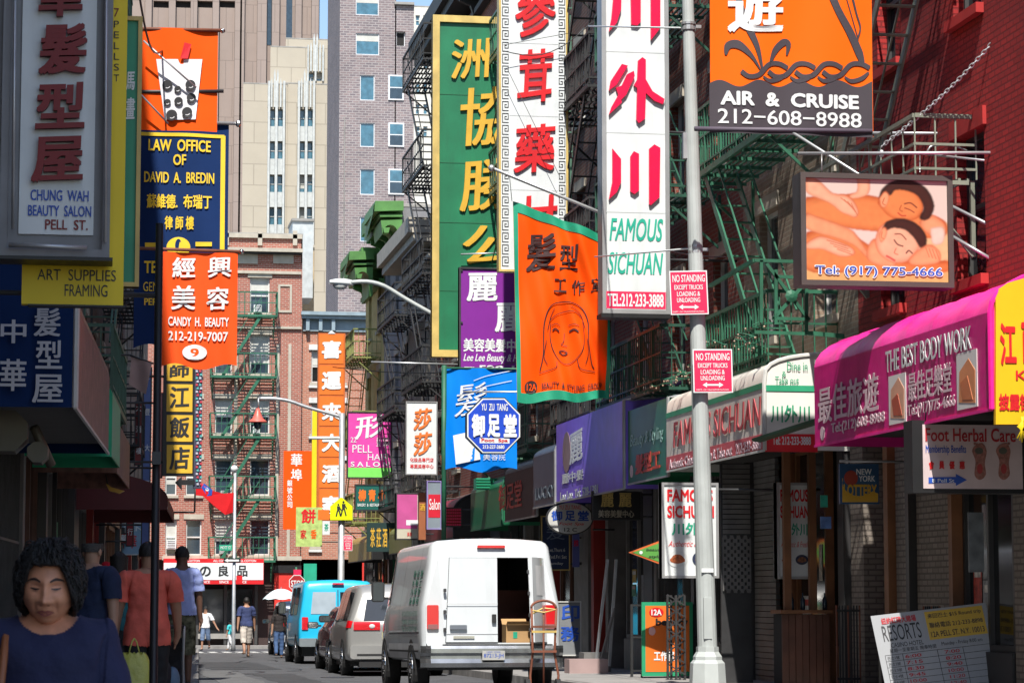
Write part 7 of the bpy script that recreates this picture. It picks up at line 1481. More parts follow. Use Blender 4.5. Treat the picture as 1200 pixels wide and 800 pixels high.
for sd in (-1, 1):
    x0, x1 = sorted((sd * .86, sd * .34)); rearface(t, B, x0, x1, .9, 1.06, LAMPR, 'tail_light', .02); B.patch(t, .0, .26, 5.0, 6.3, LAMPR, 'tail_light', .012, (sd,))
    build(MB().ball((sd * .5, -.02, .97), (.06, .02, .045)), 'clear_lens', LAMPW, t, local=True, smooth=True)
build(lb(-.93, .93, -.1, .1, .34, .6, .06), 'bumper', SV, t, local=True); build(lb(-.8, .8, -.105, -.09, .4, .44, .01), 'bumper_strip', TRIMB, t, local=True); build(lb(-.75, .75, -.06, .3, .18, .36, .03), 'rear_valance', TRIMB, t, local=True)
# maroon sedan
st = [(0, .36, .8, .9, .82, .84, .6), (.08, .32, .85, .98, .87, .87, .7), (.9, .28, .92, 1.02, .88, .87, .72), (1.5, .27, .92, 1.38, .88, .87, .6), (2.5, .27, .9, 1.42, .88, .87, .62), (3.4, .28, .88, .98, .87, .86, .72), (4.4, .3, .74, .82, .82, .8, .66), (4.6, .38, .6, .66, .7, .7, .5)]
MR = paint('maroon_car_paint', (.06, .012, .018), .22, .2)
t, B = car('sedan', 'dark maroon sedan glimpsed between the minivan and the blue van', 'car', 5.94, 55.6, st, [0, .04, .08, .2, .5, .9] + fr_(1.1, 4.6, 18), MR, 0, 1, (.8, 3.5), .32, mir=(2.9, .92), mirm=TRIMB)
B.patch(t, 1.7, 2.3, 6.3, 8.9, CGL, 'side_window'); B.patch(t, 2.35, 2.95, 6.3, 8.9, CGL, 'side_window'); B.patch(t, 1.0, 1.45, 9.3, 13, CGL, 'rear_window')
for sd in (-1, 1): x0, x1 = sorted((sd * .8, sd * .5)); rearface(t, B, x0, x1, .66, .8, LAMPR, 'tail_light', .01)
build(lb(-.84, .84, -.08, .1, .3, .52, .05), 'bumper', MR, t, local=True)
# blue van
st = [(0, .5, 1.2, 1.98, .94, .96, .76), (.06, .46, 1.2, 2.08, .99, 1.0, .82), (.2, .45, 1.2, 2.13, 1.01, 1.01, .85), (3.9, .44, 1.18, 2.14, 1.01, 1.01, .85), (4.3, .44, 1.16, 2.0, 1.0, 1.0, .8), (4.8, .44, 1.08, 1.2, .98, .97, .88), (5.4, .46, .9, 1.0, .93, .92, .8), (5.5, .5, .75, .8, .85, .85, .7)]
BV = paint('sky_blue_van_paint', (.02, .42, .68), .3)
t, B = car('van', 'bright sky blue van parked beyond the silver minivan', 'van', 6.2, 66, st, [0, .03, .06, .1, .2] + fr_(.5, 3.9, 10) + fr_(4.0, 5.5, 12), BV, .12, .3, (1.0, 4.3), .36, mir=(4.2, 1.3), mirm=TRIMB, bigm=True)
rearface(t, B, -.7, -.06, 1.28, 1.84, mat('silvery_rear_glass', (.35, .42, .48), .08, spec=1), 'rear_window', .012, .08); rearface(t, B, .06, .7, 1.28, 1.84, CGL, 'rear_window', .012, .08); rearface(t, B, -.012, .012, .55, 1.9, TRIMB, 'door_seam', .008)
for sd in (-1, 1): x0, x1 = sorted((sd * .93, sd * .77)); o = build(lb(x0, x1, -.03, .05, .88, 1.2, .02), 'tail_light', LAMPR, t, local=True)
build(lb(-.35, .05, -.02, .0, .72, .8, .01), 'handle_plate', TRIMB, t, local=True); build(lb(-1.0, 1.0, -.16, .05, .45, .66, .04), 'bumper', mat('grey_bumper', (.3, .34, .36), .3, metal=.5), t, local=True); build(lb(-.15, .15, .03, .08, 2.03, 2.07, .01), 'brake_light', LAMPR, t, local=True)
B.patch(t, 1.0, 2.2, 6.3, 8.8, CGL, 'side_window'); B.patch(t, 2.4, 3.4, 6.3, 8.8, CGL, 'side_window'); B.seam(t, 3.5, 2, 9)
# navy suv far off
st = [(0, .45, 1.1, 1.62, .84, .88, .66), (.08, .42, 1.1, 1.72, .9, .92, .72), (.3, .4, 1.1, 1.78, .92, .93, .74), (2.8, .4, 1.08, 1.78, .92, .92, .74), (3.4, .4, 1.04, 1.2, .92, .9, .8), (4.4, .42, .9, .98, .88, .86, .72), (4.55, .5, .7, .76, .8, .8, .6)]
t, B = car('suv', 'small dark navy suv at the far end of the parked cars', 'car', 6.8, 84, st, [0, .04, .08, .15, .3] + fr_(.6, 4.55, 16), paint('navy_car_paint', (.03, .045, .08), .22, .2), .35, 1.0, (.85, 3.5), .35, mir=(3.0, 1.05), mirm=TRIMB)
rearface(t, B, -.64, .64, 1.14, 1.52, CGL, 'rear_window', .012, .12)
for sd in (-1, 1): x0, x1 = sorted((sd * .82, sd * .45)); rearface(t, B, x0, x1, .95, 1.1, LAMPR, 'tail_light', .02); 
build(lb(-.9, .9, -.1, .1, .45, .66, .05), 'bumper', mat('pale_bumper', (.4, .42, .45), .3, metal=.4), t, local=True); rearface(t, B, -.25, .25, .74, .86, mat('number_plate', (1, 1, 1)), 'number_plate', .02); B.patch(t, .5, 1.5, 6.3, 8.8, CGL, 'side_window'); B.patch(t, 1.6, 2.7, 6.3, 8.8, CGL, 'side_window')
# ================================================================ people
def skin(name, graph, root, parent, m, sub=2):
    """graph: {key: (co, (rx, ry), parent key)} -> one continuous skinned surface"""
    me = bpy.data.meshes.new(name); ks = list(graph); ix = {k: i for i, k in enumerate(ks)}
    me.from_pydata([tuple(graph[k][0]) for k in ks], [(ix[graph[k][2]], ix[k]) for k in ks if graph[k][2]], [])
    o = link(name, me, m, parent); o.modifiers.new('skin', 'SKIN'); sk = me.skin_vertices[0].data if me.skin_vertices else None
    if sk is None: me.attributes; raise RuntimeError('no skin layer')
    for k in ks: r = graph[k][1]; r = r if isinstance(r, tuple) else (r, r); sk[ix[k]].radius = r; sk[ix[k]].use_root = (k == root)
    o.modifiers['skin'].use_smooth_shade = True; s = o.modifiers.new('sub', 'SUBSURF'); s.levels = sub; s.render_levels = sub
    return o
def cover(body, name, keep, off, m, parent, lv, k, wob=0):
    """a garment cut from the body's own surface and lifted off it"""
    import numpy as np
    md = body.modifiers['sub']; old = md.levels; md.levels = lv; dg = bpy.context.evaluated_depsgraph_get(); dg.update(); me = bpy.data.meshes.new_from_object(body.evaluated_get(dg)); md.levels = old
    n = len(me.vertices); co = np.empty(n * 3); me.vertices.foreach_get('co', co); co = co.reshape(-1, 3); no = np.empty(n * 3); me.vertex_normals.foreach_get('vector', no); no = no.reshape(-1, 3)
    msk = keep(co[:, 0] / k, co[:, 1] / k, co[:, 2] / k); o_ = off(co[:, 0] / k, co[:, 2] / k) if callable(off) else off
    o_ = o_ + wob * (np.sin(co[:, 2] * 38 + co[:, 0] * 25) * np.sin(co[:, 0] * 31 - co[:, 2] * 14 + co[:, 1] * 20)); q = co + no * (np.asarray(o_) * np.ones(n))[:, None] * k
    F = [tuple(p.vertices) for p in me.polygons if all(msk[v] for v in p.vertices)]; used = sorted({v for f in F for v in f}); ix = {v: i for i, v in enumerate(used)}; bpy.data.meshes.remove(me)
    mb = MB(); mb.v = [V(q[v]) for v in used]; mb.f = [[ix[v] for v in f] for f in F]; mb.mi = [0] * len(F); return build(mb, name, m, parent, local=True, smooth=True)
SKN = [mat('skin_tone_a', (.42, .24, .16), .55, var=.1, scale=14), mat('skin_tone_b', (.36, .19, .12), .55, var=.1, scale=14), mat('skin_tone_c', (.13, .065, .042), .55, var=.1, scale=14)]
HAIRB = mat('black_hair', (.012, .01, .009), .55, var=.6, scale=60, bump=.5, bscale=120)
def cl(name, c): return mat(name, c, .85, var=.25, scale=5, bump=1.0, bscale=9)
def person(label, X, Y, z, H, face, skinm, shirt, pants, shoe, hair=HAIRB, legs='long', stride=.0, arms=((.05, 0), (.05, 0)), build_=1.0, hairlen=0, sleeve='short', group=None, headturn=0, bald=False, sub=2, shirtlen=0.0, bend=((0, 0), (0, 0))):
    """face: heading in degrees, 0 looks away from the camera, 180 towards it. arms: (outward, forward) swing per side"""
    t = thing('person', label, 'person', (X, Y, z), R(face), group); k = H / 1.75; b = build_
    P = lambda x, y, zz: V((x * k * (b if zz > .85 else 1), y * k, zz * k)); g = {}
    def add(n, co, r, par): g[n] = (P(*co), (r[0] * k, r[1] * k) if isinstance(r, tuple) else r * k, par)
    add('pelvis', (0, 0, .95), (.15 * b, .11 * b), None); add('waist', (0, 0, 1.1), (.145 * b, .1 * b), 'pelvis'); add('chest', (0, .0, 1.3), (.17 * b, .115 * b), 'waist'); add('collar', (0, -.01, 1.43), (.1 * b, .08), 'chest')
    add('neck', (0, 0, 1.5), (.055, .055), 'collar'); add('skull', (0, .01, 1.585), (.075, .085), 'neck'); add('crown', (0, .01, 1.67), (.07, .08), 'skull')
    for i, s in enumerate((-1, 1)):
        o, f = arms[i]; bo, bf = bend[i]
        add('sh%d' % i, (s * .185, 0, 1.4), .07 * b, 'collar'); e = (s * (.215 + o * .5), f * .28, 1.13); add('el%d' % i, e, .048 * b, 'sh%d' % i)
        wz = 1.13 - .24 * (1 - abs(bf) * .8); w_ = (s * (.215 + o + bo), f * .5 + bf * .24, wz); add('wr%d' % i, w_, .03, 'el%d' % i)
        d = (V(w_) - V(e)).normalized(); pm = V(w_) + d * .06; add('pa%d' % i, tuple(pm), (.022, .034), 'wr%d' % i)
        for q in range(4):
            off = V((0, (q - 1.5) * .017, 0)); ln = (.06, .07, .065, .05)[q]; a = pm + d * .035 + off; add('fa%d%d' % (i, q), tuple(a), .0095, 'pa%d' % i); a2 = a + d * ln * .6 + V((-s * .012, 0, 0)); add('fb%d%d' % (i, q), tuple(a2), .0085, 'fa%d%d' % (i, q)); 
        th = V(w_) + d * .035 + V((0, .035, 0)); add('tb%d' % i, tuple(th), .011, 'wr%d' % i); add('tt%d' % i, tuple(th + d * .035 + V((0, .008, 0))), .009, 'tb%d' % i)
        fs = stride * (1 if i else -1)
        add('hip%d' % i, (s * .09, 0, .88), .1 * b, 'pelvis'); add('kn%d' % i, (s * .095, fs * .2 + .01, .5), .062 * b, 'hip%d' % i); az = .1 + (.08 if fs < 0 else 0); add('an%d' % i, (s * .095, fs * .38 - (.02 if fs >= 0 else .08), az), .038, 'kn%d' % i)
        add('to%d' % i, (s * .11, fs * .38 + .13 - (.0 if fs >= 0 else .06), az - .065), .032, 'an%d' % i)
    bd = skin('body', g, 'pelvis', t, skinm, sub)
    lv = 4 if Y < 40 else 3; sw = .19 * max(1, b); hem = .9 - shirtlen
    import numpy as np
    arm = lambda x, z: (np.abs(x) > (.165 + .0 * z) * b) & (z < 1.36)
    cover(bd, 'shirt', lambda x, y, z: (z > hem) & (((x / .075) ** 2 + ((z - 1.5) / .05) ** 2) > 1) & (z < 1.475) & (~(arm(x, z) & (z < (1.2 if sleeve == 'short' else .95)))), lambda x, z: .014 + .016 * np.clip((1.25 - z) / .3, 0, 1) + .012 * (np.abs(x) > .17 * b), shirt, t, lv, k, .005)
    cut = .42 if legs == 'shorts' else .12
    cover(bd, 'shorts' if legs == 'shorts' else 'trousers', lambda x, y, z: (z < max(.99, hem + .06)) & (z > cut) & (~((np.abs(x) > sw) & (z > .6))), lambda x, z: .012 + (.022 if legs == 'shorts' else .014) * np.clip((.85 - z) / .3, 0, 1), pants, t, lv, k, .004)
    for i in (0, 1):
        s = {'heel': (g['an%d' % i][0] + V((0, -.035 * k, -.045 * k)), (.035 * k,) * 2, None), 'mid': (g['an%d' % i][0] + V((0, .03 * k, -.03 * k)), (.042 * k,) * 2, 'heel'), 'toe': (g['to%d' % i][0] + V((0, .02 * k, 0)), (.042 * k, .034 * k), 'mid')}; skin('shoe', s, 'mid', t, shoe, sub)
    # hair, ears, face
    hc = P(0, .005, 1.635); hb = MB()
    def hf(a, c):
        th = 2 * pi * a; ph = pi * c * (.58 if not bald else .4); n_ = 1 + .05 * sin(7 * th + 5 * ph) + .04 * sin(13 * th - 9 * ph); front_ = max(0, sin(th)); low = ph * (1 - .3 * front_ ** 2)
        rx, ry, rz = .088 * k, .104 * k, .108 * k
        if bald: rx, ry, rz = rx * 1.0, ry * 1.0, rz; low = pi * (.38 + .22 * c) * (1 if front_ < .3 else .92)
        return hc + V((rx * n_ * cos(th) * sin(low), ry * n_ * sin(th) * sin(low), rz * n_ * cos(low)))
    hb.grid(hf, 28, 12); build(hb, 'hair', hair, t, local=True, smooth=True)
    if hairlen:
        hb = MB(); hb.grid(lambda a, c: hc + V((.1 * k * cos(pi + pi * a) * (1 - .2 * c), -.0 + .105 * k * sin(pi + pi * a) * (1 + .1 * c), (.06 - hairlen * c) * k + .006 * sin(20 * a))), 16, 8); build(hb, 'hair_length', hair, t, local=True, smooth=True)
    for s in (-1, 1): build(MB().ball(P(s * .078, .0, 1.6), (.012 * k, .022 * k, .032 * k), 8, 6), 'ear', skinm, t, local=True, smooth=True)
    build(MB().ball(P(0, .098, 1.6), (.012 * k, .02 * k, .022 * k), 8, 6), 'nose', skinm, t, local=True, smooth=True)
    for s in (-1, 1): build(MB().ball(P(s * .03, .083, 1.625), (.013 * k, .01 * k, .007 * k), 8, 5), 'eye', INKB, t, local=True, smooth=True)
    build(MB().ball(P(0, .088, 1.555), (.024 * k, .01 * k, .007 * k), 8, 5), 'mouth', mat('lip_tone', (.3, .1, .08), .5), t, local=True, smooth=True)
    return t
SB = mat('black_shoe', (.015, .015, .016), .5); SW = mat('sandal_tan', (.25, .15, .1), .6)
zk = lambda y: gz(y) + KERB
person('man in a light blue t-shirt and camouflage shorts walking away on the left pavement', 1.17, 35, zk(35), 1.93, 3, SKN[2], cl('light_blue_tshirt', (.33, .4, .75)), mat('camouflage_cloth', (.13, .13, .085), .85, var=.8, scale=16), SB, legs='shorts', stride=.25, arms=((.02, -.05), (.03, .12)), build_=.95)
person('man in a salmon red t-shirt seen from behind near the black pole', at(173, 700, 23.5).x, 23.5, zk(23.5), 1.73, 0, SKN[1], cl('salmon_red_tshirt', (.72, .13, .09)), cl('black_trousers', (.015, .015, .017)), SB, arms=((.04, .1), (.04, .35)), build_=1.13, shirtlen=.1)
person('balding man in a dark navy shirt behind the woman', at(107, 700, 22.5).x, 22.5, zk(22.5), 1.76, -35, SKN[0], cl('dark_navy_shirt', (.01, .02, .06)), cl('dark_grey_trousers', (.03, .03, .032)), SB, hair=mat('grey_cropped_hair', (.06, .055, .05), .8, var=.5, scale=80), bald=True, arms=((.04, .1), (.04, -.1)), build_=1.05)
person('person with long black hair and teal top between the two men', at(139, 700, 27).x, 27, zk(27), 1.7, 5, SKN[0], cl('teal_top', (.01, .1, .12)), cl('black_trousers', (1, 1, 1)), SB, hairlen=.36, build_=.85)
person('person in a pale shirt and red cap far along the left pavement', at(124, 700, 33).x, 33, zk(33), 1.68, 0, SKN[0], cl('pale_blue_shirt', (.3, .4, .5)), cl('black_trousers', (1, 1, 1)), SB, hair=mat('red_cap_cloth', (.4, .01, .02), .7), build_=.9)
person('man in a dark navy t-shirt and pale shorts walking down the road', 4.67, 80, gz(80), 1.86, 8, SKN[1], cl('navy_tshirt', (.035, .05, .14)), cl('pale_cream_shorts', (.5, .45, .4)), SW, legs='shorts', stride=.45, arms=((.05, -.15), (.05, .2)))
person('boyish figure in cyan top and white trousers far down the road', 5.32, 102, gz(102), 1.2, 60, SKN[0], cl('cyan_top', (.05, .5, .55)), cl('white_trousers', (.65, .65, .66)), SW, stride=.5, arms=((.02, .2), (.02, -.2)), build_=.9, sub=1)
person('man in a white t-shirt and blue shorts facing the camera at the far crossing', 4.27, 100, gz(100), 1.72, 160, SKN[1], cl('white_tshirt', (.72, .72, .74)), cl('blue_shorts', (.12, .18, .3)), SB, legs='shorts', stride=.4, arms=((.3, .1), (.03, 0)), build_=.95, sub=1)
uw = person('woman in black top, brown shorts and jeans holding a pale umbrella', 5.54, 78, gz(78), 1.56, 0, SKN[0], cl('black_top', (.02, .015, .015)), cl('blue_jeans', (.05, .1, .22)), SW, hairlen=.25, arms=((.03, .05), (.02, .2)), bend=((0, 0), (0, .9)), build_=.95, stride=.2)
ux, uy, uz = 5.54 + .06, 78.12, gz(78); t = thing('umbrella', 'pale blue white open umbrella held above the woman in black', 'umbrella', (ux, uy, uz + 1.1)); UM = mat('pale_umbrella_cloth', (.62, .75, .8), .6, var=.05)
mb = MB(); n = 8; R_ = .56
mb.grid(lambda a, b: V((ux + R_ * b * cos(2 * pi * a) * (1 - .05 * (1 - abs(cos(4 * 2 * pi * a / 1))) * b), uy + R_ * b * sin(2 * pi * a), uz + 2.08 - .32 * b ** 2 + .05 * b * abs(sin(4 * 2 * pi * a)) * -.0 - .03 * b * (1 - abs(cos(8 * pi * a))) * -1)), 48, 8); build(mb, 'canopy', UM, t, smooth=True)
for i in range(8): a = 2 * pi * i / 8; build(MB().tube([(ux + R_ * q * cos(a), uy + R_ * q * sin(a), uz + 2.065 - .32 * q * q) for q in (0, .3, .6, .85, 1)], .005, 4), 'rib', STEEL, t)
build(MB().tube([(ux, uy, uz + 1.05), (ux, uy, uz + 2.14)], .01, 6), 'shaft', STEEL, t); build(MB().tube([(ux, uy, uz + .95), (ux, uy, uz + 1.08)], .018, 6), 'handle', BLACKP, t)
hb = thing('handbag', 'black handbag hanging at the side of the umbrella woman', 'handbag', (5.8, 78.0, uz + .9)); build(MB().ball((5.78, 78.0, uz + .82), (.09, .16, .14)), 'pouch', BLACKP, hb, smooth=True); rod(hb, [(5.76, 78, uz + .95), (5.74, 78, uz + 1.3)], .01, BLACKP, 'strap')
# bags carried near the red shirt man
p = at(157, 785, 22.6); t = thing('shopping_bag', 'yellow green plastic shopping bag hanging low beside the salmon shirt man', 'bag', (p.x, 22.6, .62)); mb = MB()
mb.grid(lambda a, b: V((p.x + (.115 + .02 * sin(3 * b)) * cos(2 * pi * a) * (.8 + .35 * sin(pi * (1 - b)) ** .5), 22.6 + .08 * sin(2 * pi * a) * (.4 + .6 * (1 - b)), .45 + .42 * b + .015 * sin(9 * a * 2 * pi) * b)), 32, 10); build(mb, 'pouch', mat('yellow_green_plastic', (.5, .5, .1), .4, var=.2, bump=.5, bscale=20), t, smooth=True)
for s in (-1, 1): rod(t, [(p.x + s * .05, 22.6, .86), (p.x + s * .02, 22.62, .97), (p.x, 22.64, 1.0)], .007, mat('yellow_green_plastic', (1, 1, 1)), 'handle', 5)
p = at(189, 775, 24.6); t = thing('pushchair', 'folding black pushchair loaded with bags in front of the salmon shirt man', 'pushchair', (p.x, 24.6, KERB)); FB = cl('black_fabric', (.02, .02, .024))
for s in (-.2, .2): rod(t, [(p.x + s, 24.3, 1.08), (p.x + s, 24.6, .7), (p.x + s, 25.0, .2)], .014, STEEL, 'frame_tube'); rod(t, [(p.x + s, 24.95, .75), (p.x + s, 24.4, .2)], .014, STEEL, 'frame_tube'); build(MB().lathe((p.x + s - .02, 24.4, .22), [(.09, 0), (.09, .04)], 14, (1, 0, 0)), 'wheel', RUBBER, t); build(MB().lathe((p.x + s - .02, 25.0, .22), [(.09, 0), (.09, .04)], 14, (1, 0, 0)), 'wheel', RUBBER, t)
rod(t, [(p.x - .2, 24.3, 1.08), (p.x + .2, 24.3, 1.08)], .018, BLACKP, 'push_bar'); mb = MB(); mb.grid(lambda a, b: V((p.x - .2 + .4 * a, 24.4 + .3 * sin(pi * b), .45 + .5 * b + .03 * sin(8 * a))), 10, 10); build(mb, 'seat', FB, t, smooth=True)
for c, r_, m_ in (((p.x - .05, 24.35, .62), (.15, .12, .2), FB), ((p.x + .1, 24.38, .58), (.07, .08, .13), mat('blue_grey_bag', (.12, .2, .3), .6))): build(MB().ball(c, r_, 14, 10), 'bag', m_, t, smooth=True)

# ---- the woman in front
W = thing('person', 'middle aged woman in a dark navy t-shirt with short black hair facing the camera', 'person', (-.135, 8.0, KERB - .13)); WS = mat('woman_skin', (.64, .28, .16), .5, var=.14, scale=30, bump=.08, bscale=90)
# local: faces -y; head centre at z 1.42
HC = V((0, -.035, 1.385)); HA, HB_, HH = .083, .1, .114
tilt = M4.Rotation(R(13), 4, 'X') @ M4.Rotation(R(-6), 4, 'Z')
gs = lambda x, z, cx, cz, sx, sz: math.exp(-((x - cx) / sx) ** 2 - ((z - cz) / sz) ** 2)
def face_pt(th, ph, grow=0):
    x = sin(ph) * sin(th); y = -sin(ph) * cos(th); z = cos(ph); zz = z * HH
    jaw = 1 - .20 * max(0, -z - .15) ** 1.2 + .05 * gs(0, z, 0, -.25, 1, .3); X_ = x * HA * jaw * 1.0; Y_ = y * HB_
    fr = max(0, -y) ** .6
    d = .03 * gs(X_, zz, 0, -.022, .0125, .012) + .017 * gs(X_, zz, 0, .004, .009, .025) + .009 * (gs(X_, zz, .016, -.026, .008, .008) + gs(X_, zz, -.016, -.026, .008, .008))
    d -= .015 * (gs(X_, zz, .031, .018, .019, .012) + gs(X_, zz, -.031, .018, .019, .012)); d += .008 * (gs(X_, zz, .031, .015, .014, .0075) + gs(X_, zz, -.031, .015, .014, .0075))
    d += .011 * (gs(X_, zz, .045, -.022, .022, .022) + gs(X_, zz, -.045, -.022, .022, .022)); d += .006 * gs(X_, zz, 0, .036, .05, .012)
    d += .010 * gs(X_, zz, 0, -.06, .026, .018) - .004 * gs(X_, zz, 0, -.0615, .024, .0025) + .012 * gs(X_, zz, 0, -.1, .028, .018) - .004 * gs(X_, zz, 0, -.079, .02, .006)
    d -= .007 * (gs(X_ - .0, zz, .032, -.047, .005, .018) + gs(X_, zz, -.032, -.047, .005, .018)) ; d -= .0025 * (gs(X_, zz, .03, .001, .016, .004) + gs(X_, zz, -.03, .001, .016, .004))
    zz2 = zz - .012 * max(0, -z - .5) * fr; v = V((X_ * (1 + grow / HA), Y_ * (1 + grow / HB_) - d * fr - grow * 0, zz2 * (1 + grow / HH)))
    return (tilt @ v.to_4d()).to_3d() + HC
def facexz(x, z, off=.0015):                            # point of the face surface at given local x, z
    ph = math.acos(max(-1, min(1, z / HH))); th = 0
    for _ in range(8):
        jaw = 1 - .20 * max(0, -z / HH - .15) ** 1.2 + .05 * gs(0, z / HH, 0, -.25, 1, .3); th = math.asin(max(-.99, min(.99, x / (HA * jaw * sin(ph)))))
    p = face_pt(th, ph); n = (face_pt(th + .01, ph) - face_pt(th - .01, ph)).cross(face_pt(th, ph + .01) - face_pt(th, ph - .01)).normalized()
    if n.y > 0: n = -n
    return p + n * off
mb = MB(); N1, N2 = 120, 90
mb.grid(lambda a, b: face_pt(2 * pi * a - pi, .02 + (pi - .04) * b), N1, N2); hd = build(mb, 'head', WS, W, local=True, smooth=True)
LIP = mat('woman_lips', (.38, .11, .1), .45, var=.1); BRW = mat('woman_brow', (.04, .022, .018), .7); LID = mat('eyelid_tone', (.36, .18, .13), .5)
def fribbon(pts, ws, m, name, off=.0015):
    mb = MB(); c = curve(pts, 8); k = len(c); A = []; B_2 = []
    for i, (x, z) in enumerate(c):
        t_ = i / (k - 1) * (len(ws) - 1); j = min(len(ws) - 2, int(t_)); w_ = ws[j] * (1 - t_ + j) + ws[j + 1] * (t_ - j); A.append(facexz(x, z + w_ / 2, off)); B_2.append(facexz(x, z - w_ / 2, off))
    for i in range(k - 1): mb.face([B_2[i], B_2[i + 1], A[i + 1], A[i]])
    build(mb, name, m, hd, local=True, smooth=True)
for s in (-1, 1):
    fribbon([(s * .014, .035), (s * .03, .041), (s * .047, .037), (s * .055, .03)], [.005, .008, .006, .001], BRW, 'eyebrow')
    fribbon([(s * .017, .0125), (s * .03, .0105), (s * .045, .0125)], [.002, .006, .003], INKB, 'eyelashes'); fribbon([(s * .016, .02), (s * .03, .0235), (s * .046, .019)], [.001, .0018, .001], LID, 'eyelid_crease')
    fribbon([(s * .019, .0075), (s * .03, .0045), (s * .043, .0075)], [.0005, .0016, .0005], LID, 'lower_lid'); fribbon([(s * .007, -.036), (s * .011, -.035), (s * .015, -.037)], [.001, .004, .001], BRW, 'nostril')
    fribbon([(s * .021, -.03), (s * .03, -.045), (s * .036, -.06)], [.001, .002, .001], LID, 'smile_line')
    e = MB(); e.ball((0, 0, 0), (.012, .022, .034), 12, 8); e.v = [(tilt @ (v + V((s * .083, .01, -.01))).to_4d()).to_3d() + HC for v in e.v]; build(e, 'ear', WS, hd, local=True, smooth=True)
fribbon([(-.025, -.0605), (-.01, -.056), (0, -.0575), (.01, -.056), (.025, -.0605)], [.001, .006, .005, .006, .001], LIP, 'upper_lip'); fribbon([(-.023, -.0625), (0, -.067), (.023, -.0625)], [.001, .009, .001], LIP, 'lower_lip'); fribbon([(-.026, -.061), (0, -.062), (.026, -.061)], [.001, .0018, .001], BRW, 'mouth_line', .0025)
# hair: puffy cap and many short curls
random.seed(11); hb = MB()
def hpt(th, ph, r_):
    n_ = 1 + .035 * sin(9 * th + 7 * ph) + .03 * sin(17 * th - 11 * ph) + .02 * sin(31 * th + 5); v = V((HA * r_ * 1.07 * n_ * sin(ph) * sin(th), -HB_ * r_ * 1.1 * n_ * sin(ph) * cos(th), HH * r_ * 1.03 * n_ * cos(ph))); return (tilt @ (v + V((0, .012, .012))).to_4d()).to_3d() + HC
def edge(th):
    a = abs(((th + pi) % (2 * pi)) - pi); return (.30 if a < .5 else .30 + (a - .5) * .75 if a < .9 else .6 + (min(a, 1.5) - .9) * .28) * pi if a < 1.35 else .76 * pi
hb.grid(lambda a, b: hpt(2 * pi * a, edge(2 * pi * a) * b, 1.1), 72, 24); hair = build(hb, 'hair', HAIRB, W, local=True, smooth=True)
lk_ = MB()
for i in range(2600):
    th = random.uniform(0, 2 * pi); ph = edge(th) * sqrt(random.uniform(.02, 1.0)); r_ = 1.1; pts = []; am = random.choice((.02, .04, .05, .08, .13)); a1, a2 = random.uniform(-.35, .35), random.uniform(.15, .5)
    for j in range(5): pts.append(hpt(th + a1 * j / 4, min(ph + a2 * j / 4, edge(th + a1 * j / 4) + .06), r_ + am * sin(pi * j / 5) + .02 * random.random()))
    lk_.tube(pts, [.0022, .0026, .0024, .0018, .0005], 4, cap=False)
build(lk_, 'hair_lock', HAIRB, hair, local=True, smooth=True, kind='stuff')
g = {'pelvis': (V((0, .03, .86)), (.17, .12), None), 'waist': (V((0, .02, 1.0)), (.165, .135), 'pelvis'), 'chest': (V((0, .0, 1.15)), (.175, .14), 'waist'), 'collar': (V((0, .02, 1.235)), (.12, .085), 'chest'), 'neck': (V((0, .02, 1.29)), (.07, .068), 'collar'), 'throat': (V((0, .005, 1.345)), (.055, .058), 'neck')}
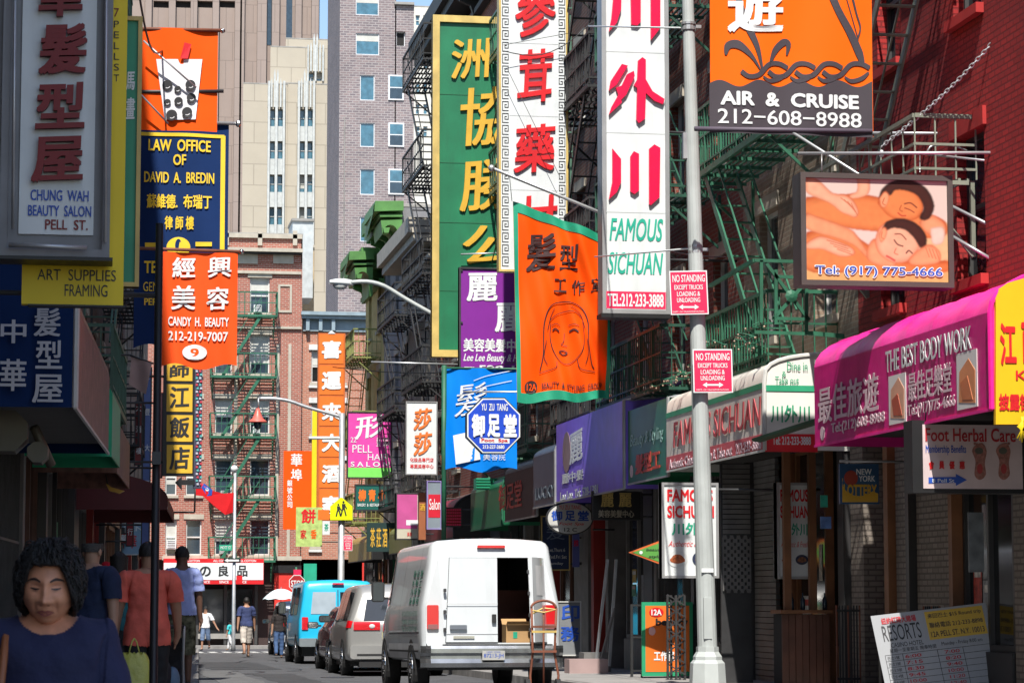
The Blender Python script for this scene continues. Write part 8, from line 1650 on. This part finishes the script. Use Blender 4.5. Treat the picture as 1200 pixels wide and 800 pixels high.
for i, s in enumerate((-1, 1)):
    g.update({'sh%d' % i: (V((s * .138, .02, 1.222)), (.072, .07), 'collar'), 'el%d' % i: (V((s * .2, .0, .97)), (.058, .058), 'sh%d' % i), 'wr%d' % i: (V((s * .22, -.12, .78)), (.03, .03), 'el%d' % i), 'pa%d' % i: (V((s * .21, -.16, .71)), (.024, .036), 'wr%d' % i)})
    for q in range(4): g['fa%d%d' % (i, q)] = (V((s * .205, -.2 + .019 * q, .665)), (.0095,) * 2, 'pa%d' % i); g['fb%d%d' % (i, q)] = (V((s * .195, -.195 + .019 * q, .615 + .006 * abs(q - 1.5))), (.0085,) * 2, 'fa%d%d' % (i, q))
    g['tb%d' % i] = (V((s * .195, -.175, .735)), (.011,) * 2, 'wr%d' % i); g['tt%d' % i] = (V((s * .18, -.2, .69)), (.0095,) * 2, 'tb%d' % i)
    g.update({'hip%d' % i: (V((s * .09, .03, .8)), (.1, .1), 'pelvis'), 'kn%d' % i: (V((s * .09, -.02 * s, .43)), (.06, .06), 'hip%d' % i), 'an%d' % i: (V((s * .09, .06 * s + .03, .09)), (.038, .038), 'kn%d' % i), 'to%d' % i: (V((s * .1, .06 * s - .1, .035)), (.03, .03), 'an%d' % i)})
wb_ = skin('body', g, 'pelvis', W, WS, 3); import numpy as np
NV = cl('dark_navy_knit', (.014, .017, .06))
cover(wb_, 'shirt', lambda x, y, z: (z > .8) & (z < 1.34) & (((x / .1) ** 2 + ((z - 1.335) / .1) ** 2) > 1) & (~((np.abs(x) > .165) & (z < 1.04))), lambda x, z: .011 + .012 * np.clip((1.2 - z) / .2, 0, 1) + .006 * (np.abs(x) > .17), NV, W, 5, 1, .004)
h = {'pelvis': (V((0, .03, .86)), (.18, .13), None)}
for i, s in enumerate((-1, 1)): h['hip%d' % i] = (V((s * .09, .03, .78)), (.115, .115), 'pelvis'); h['kn%d' % i] = (V((s * .09, -.02 * s, .43)), (.08, .08), 'hip%d' % i); h['an%d' % i] = (V((s * .09, .06 * s + .03, .12)), (.065, .065), 'kn%d' % i)
skin('trousers', h, 'pelvis', W, cl('black_trousers', (1, 1, 1)), 2)
for s in (-1, 1): skin('shoe', {'heel': (V((s * .09, .06 * s + .06, .05)), (.035, .035), None), 'toe': (V((s * .1, .06 * s - .12, .04)), (.045, .035), 'heel')}, 'heel', W, SB, 2)
rod(W, [(-.02 + .045 * cos(a), -.03 - .04 * sin(a) * .9, 1.3 - .028 * sin(a)) for a in [pi * i / 10 for i in range(11)]], .0016, GOLD, 'necklace', 5)
bg = thing('shoulder_bag', 'tan leather bag strap over the shoulder of the woman in front', 'bag', (-.33, 8.0, .9)); LTH = mat('tan_leather', (.28, .09, .03), .5, var=.2)
o = W.location; rod(bg, [o + V(q) for q in ((-.16, .1, 1.12), (-.135, .03, 1.275), (-.125, -.08, 1.23), (-.135, -.155, 1.1), (-.17, -.165, .95), (-.2, -.1, .82))], .013, LTH, 'strap', 6); build(MB().ball(o + V((-.27, .0, .75)), (.06, .15, .13), 16, 12), 'pouch', LTH, bg, smooth=True)
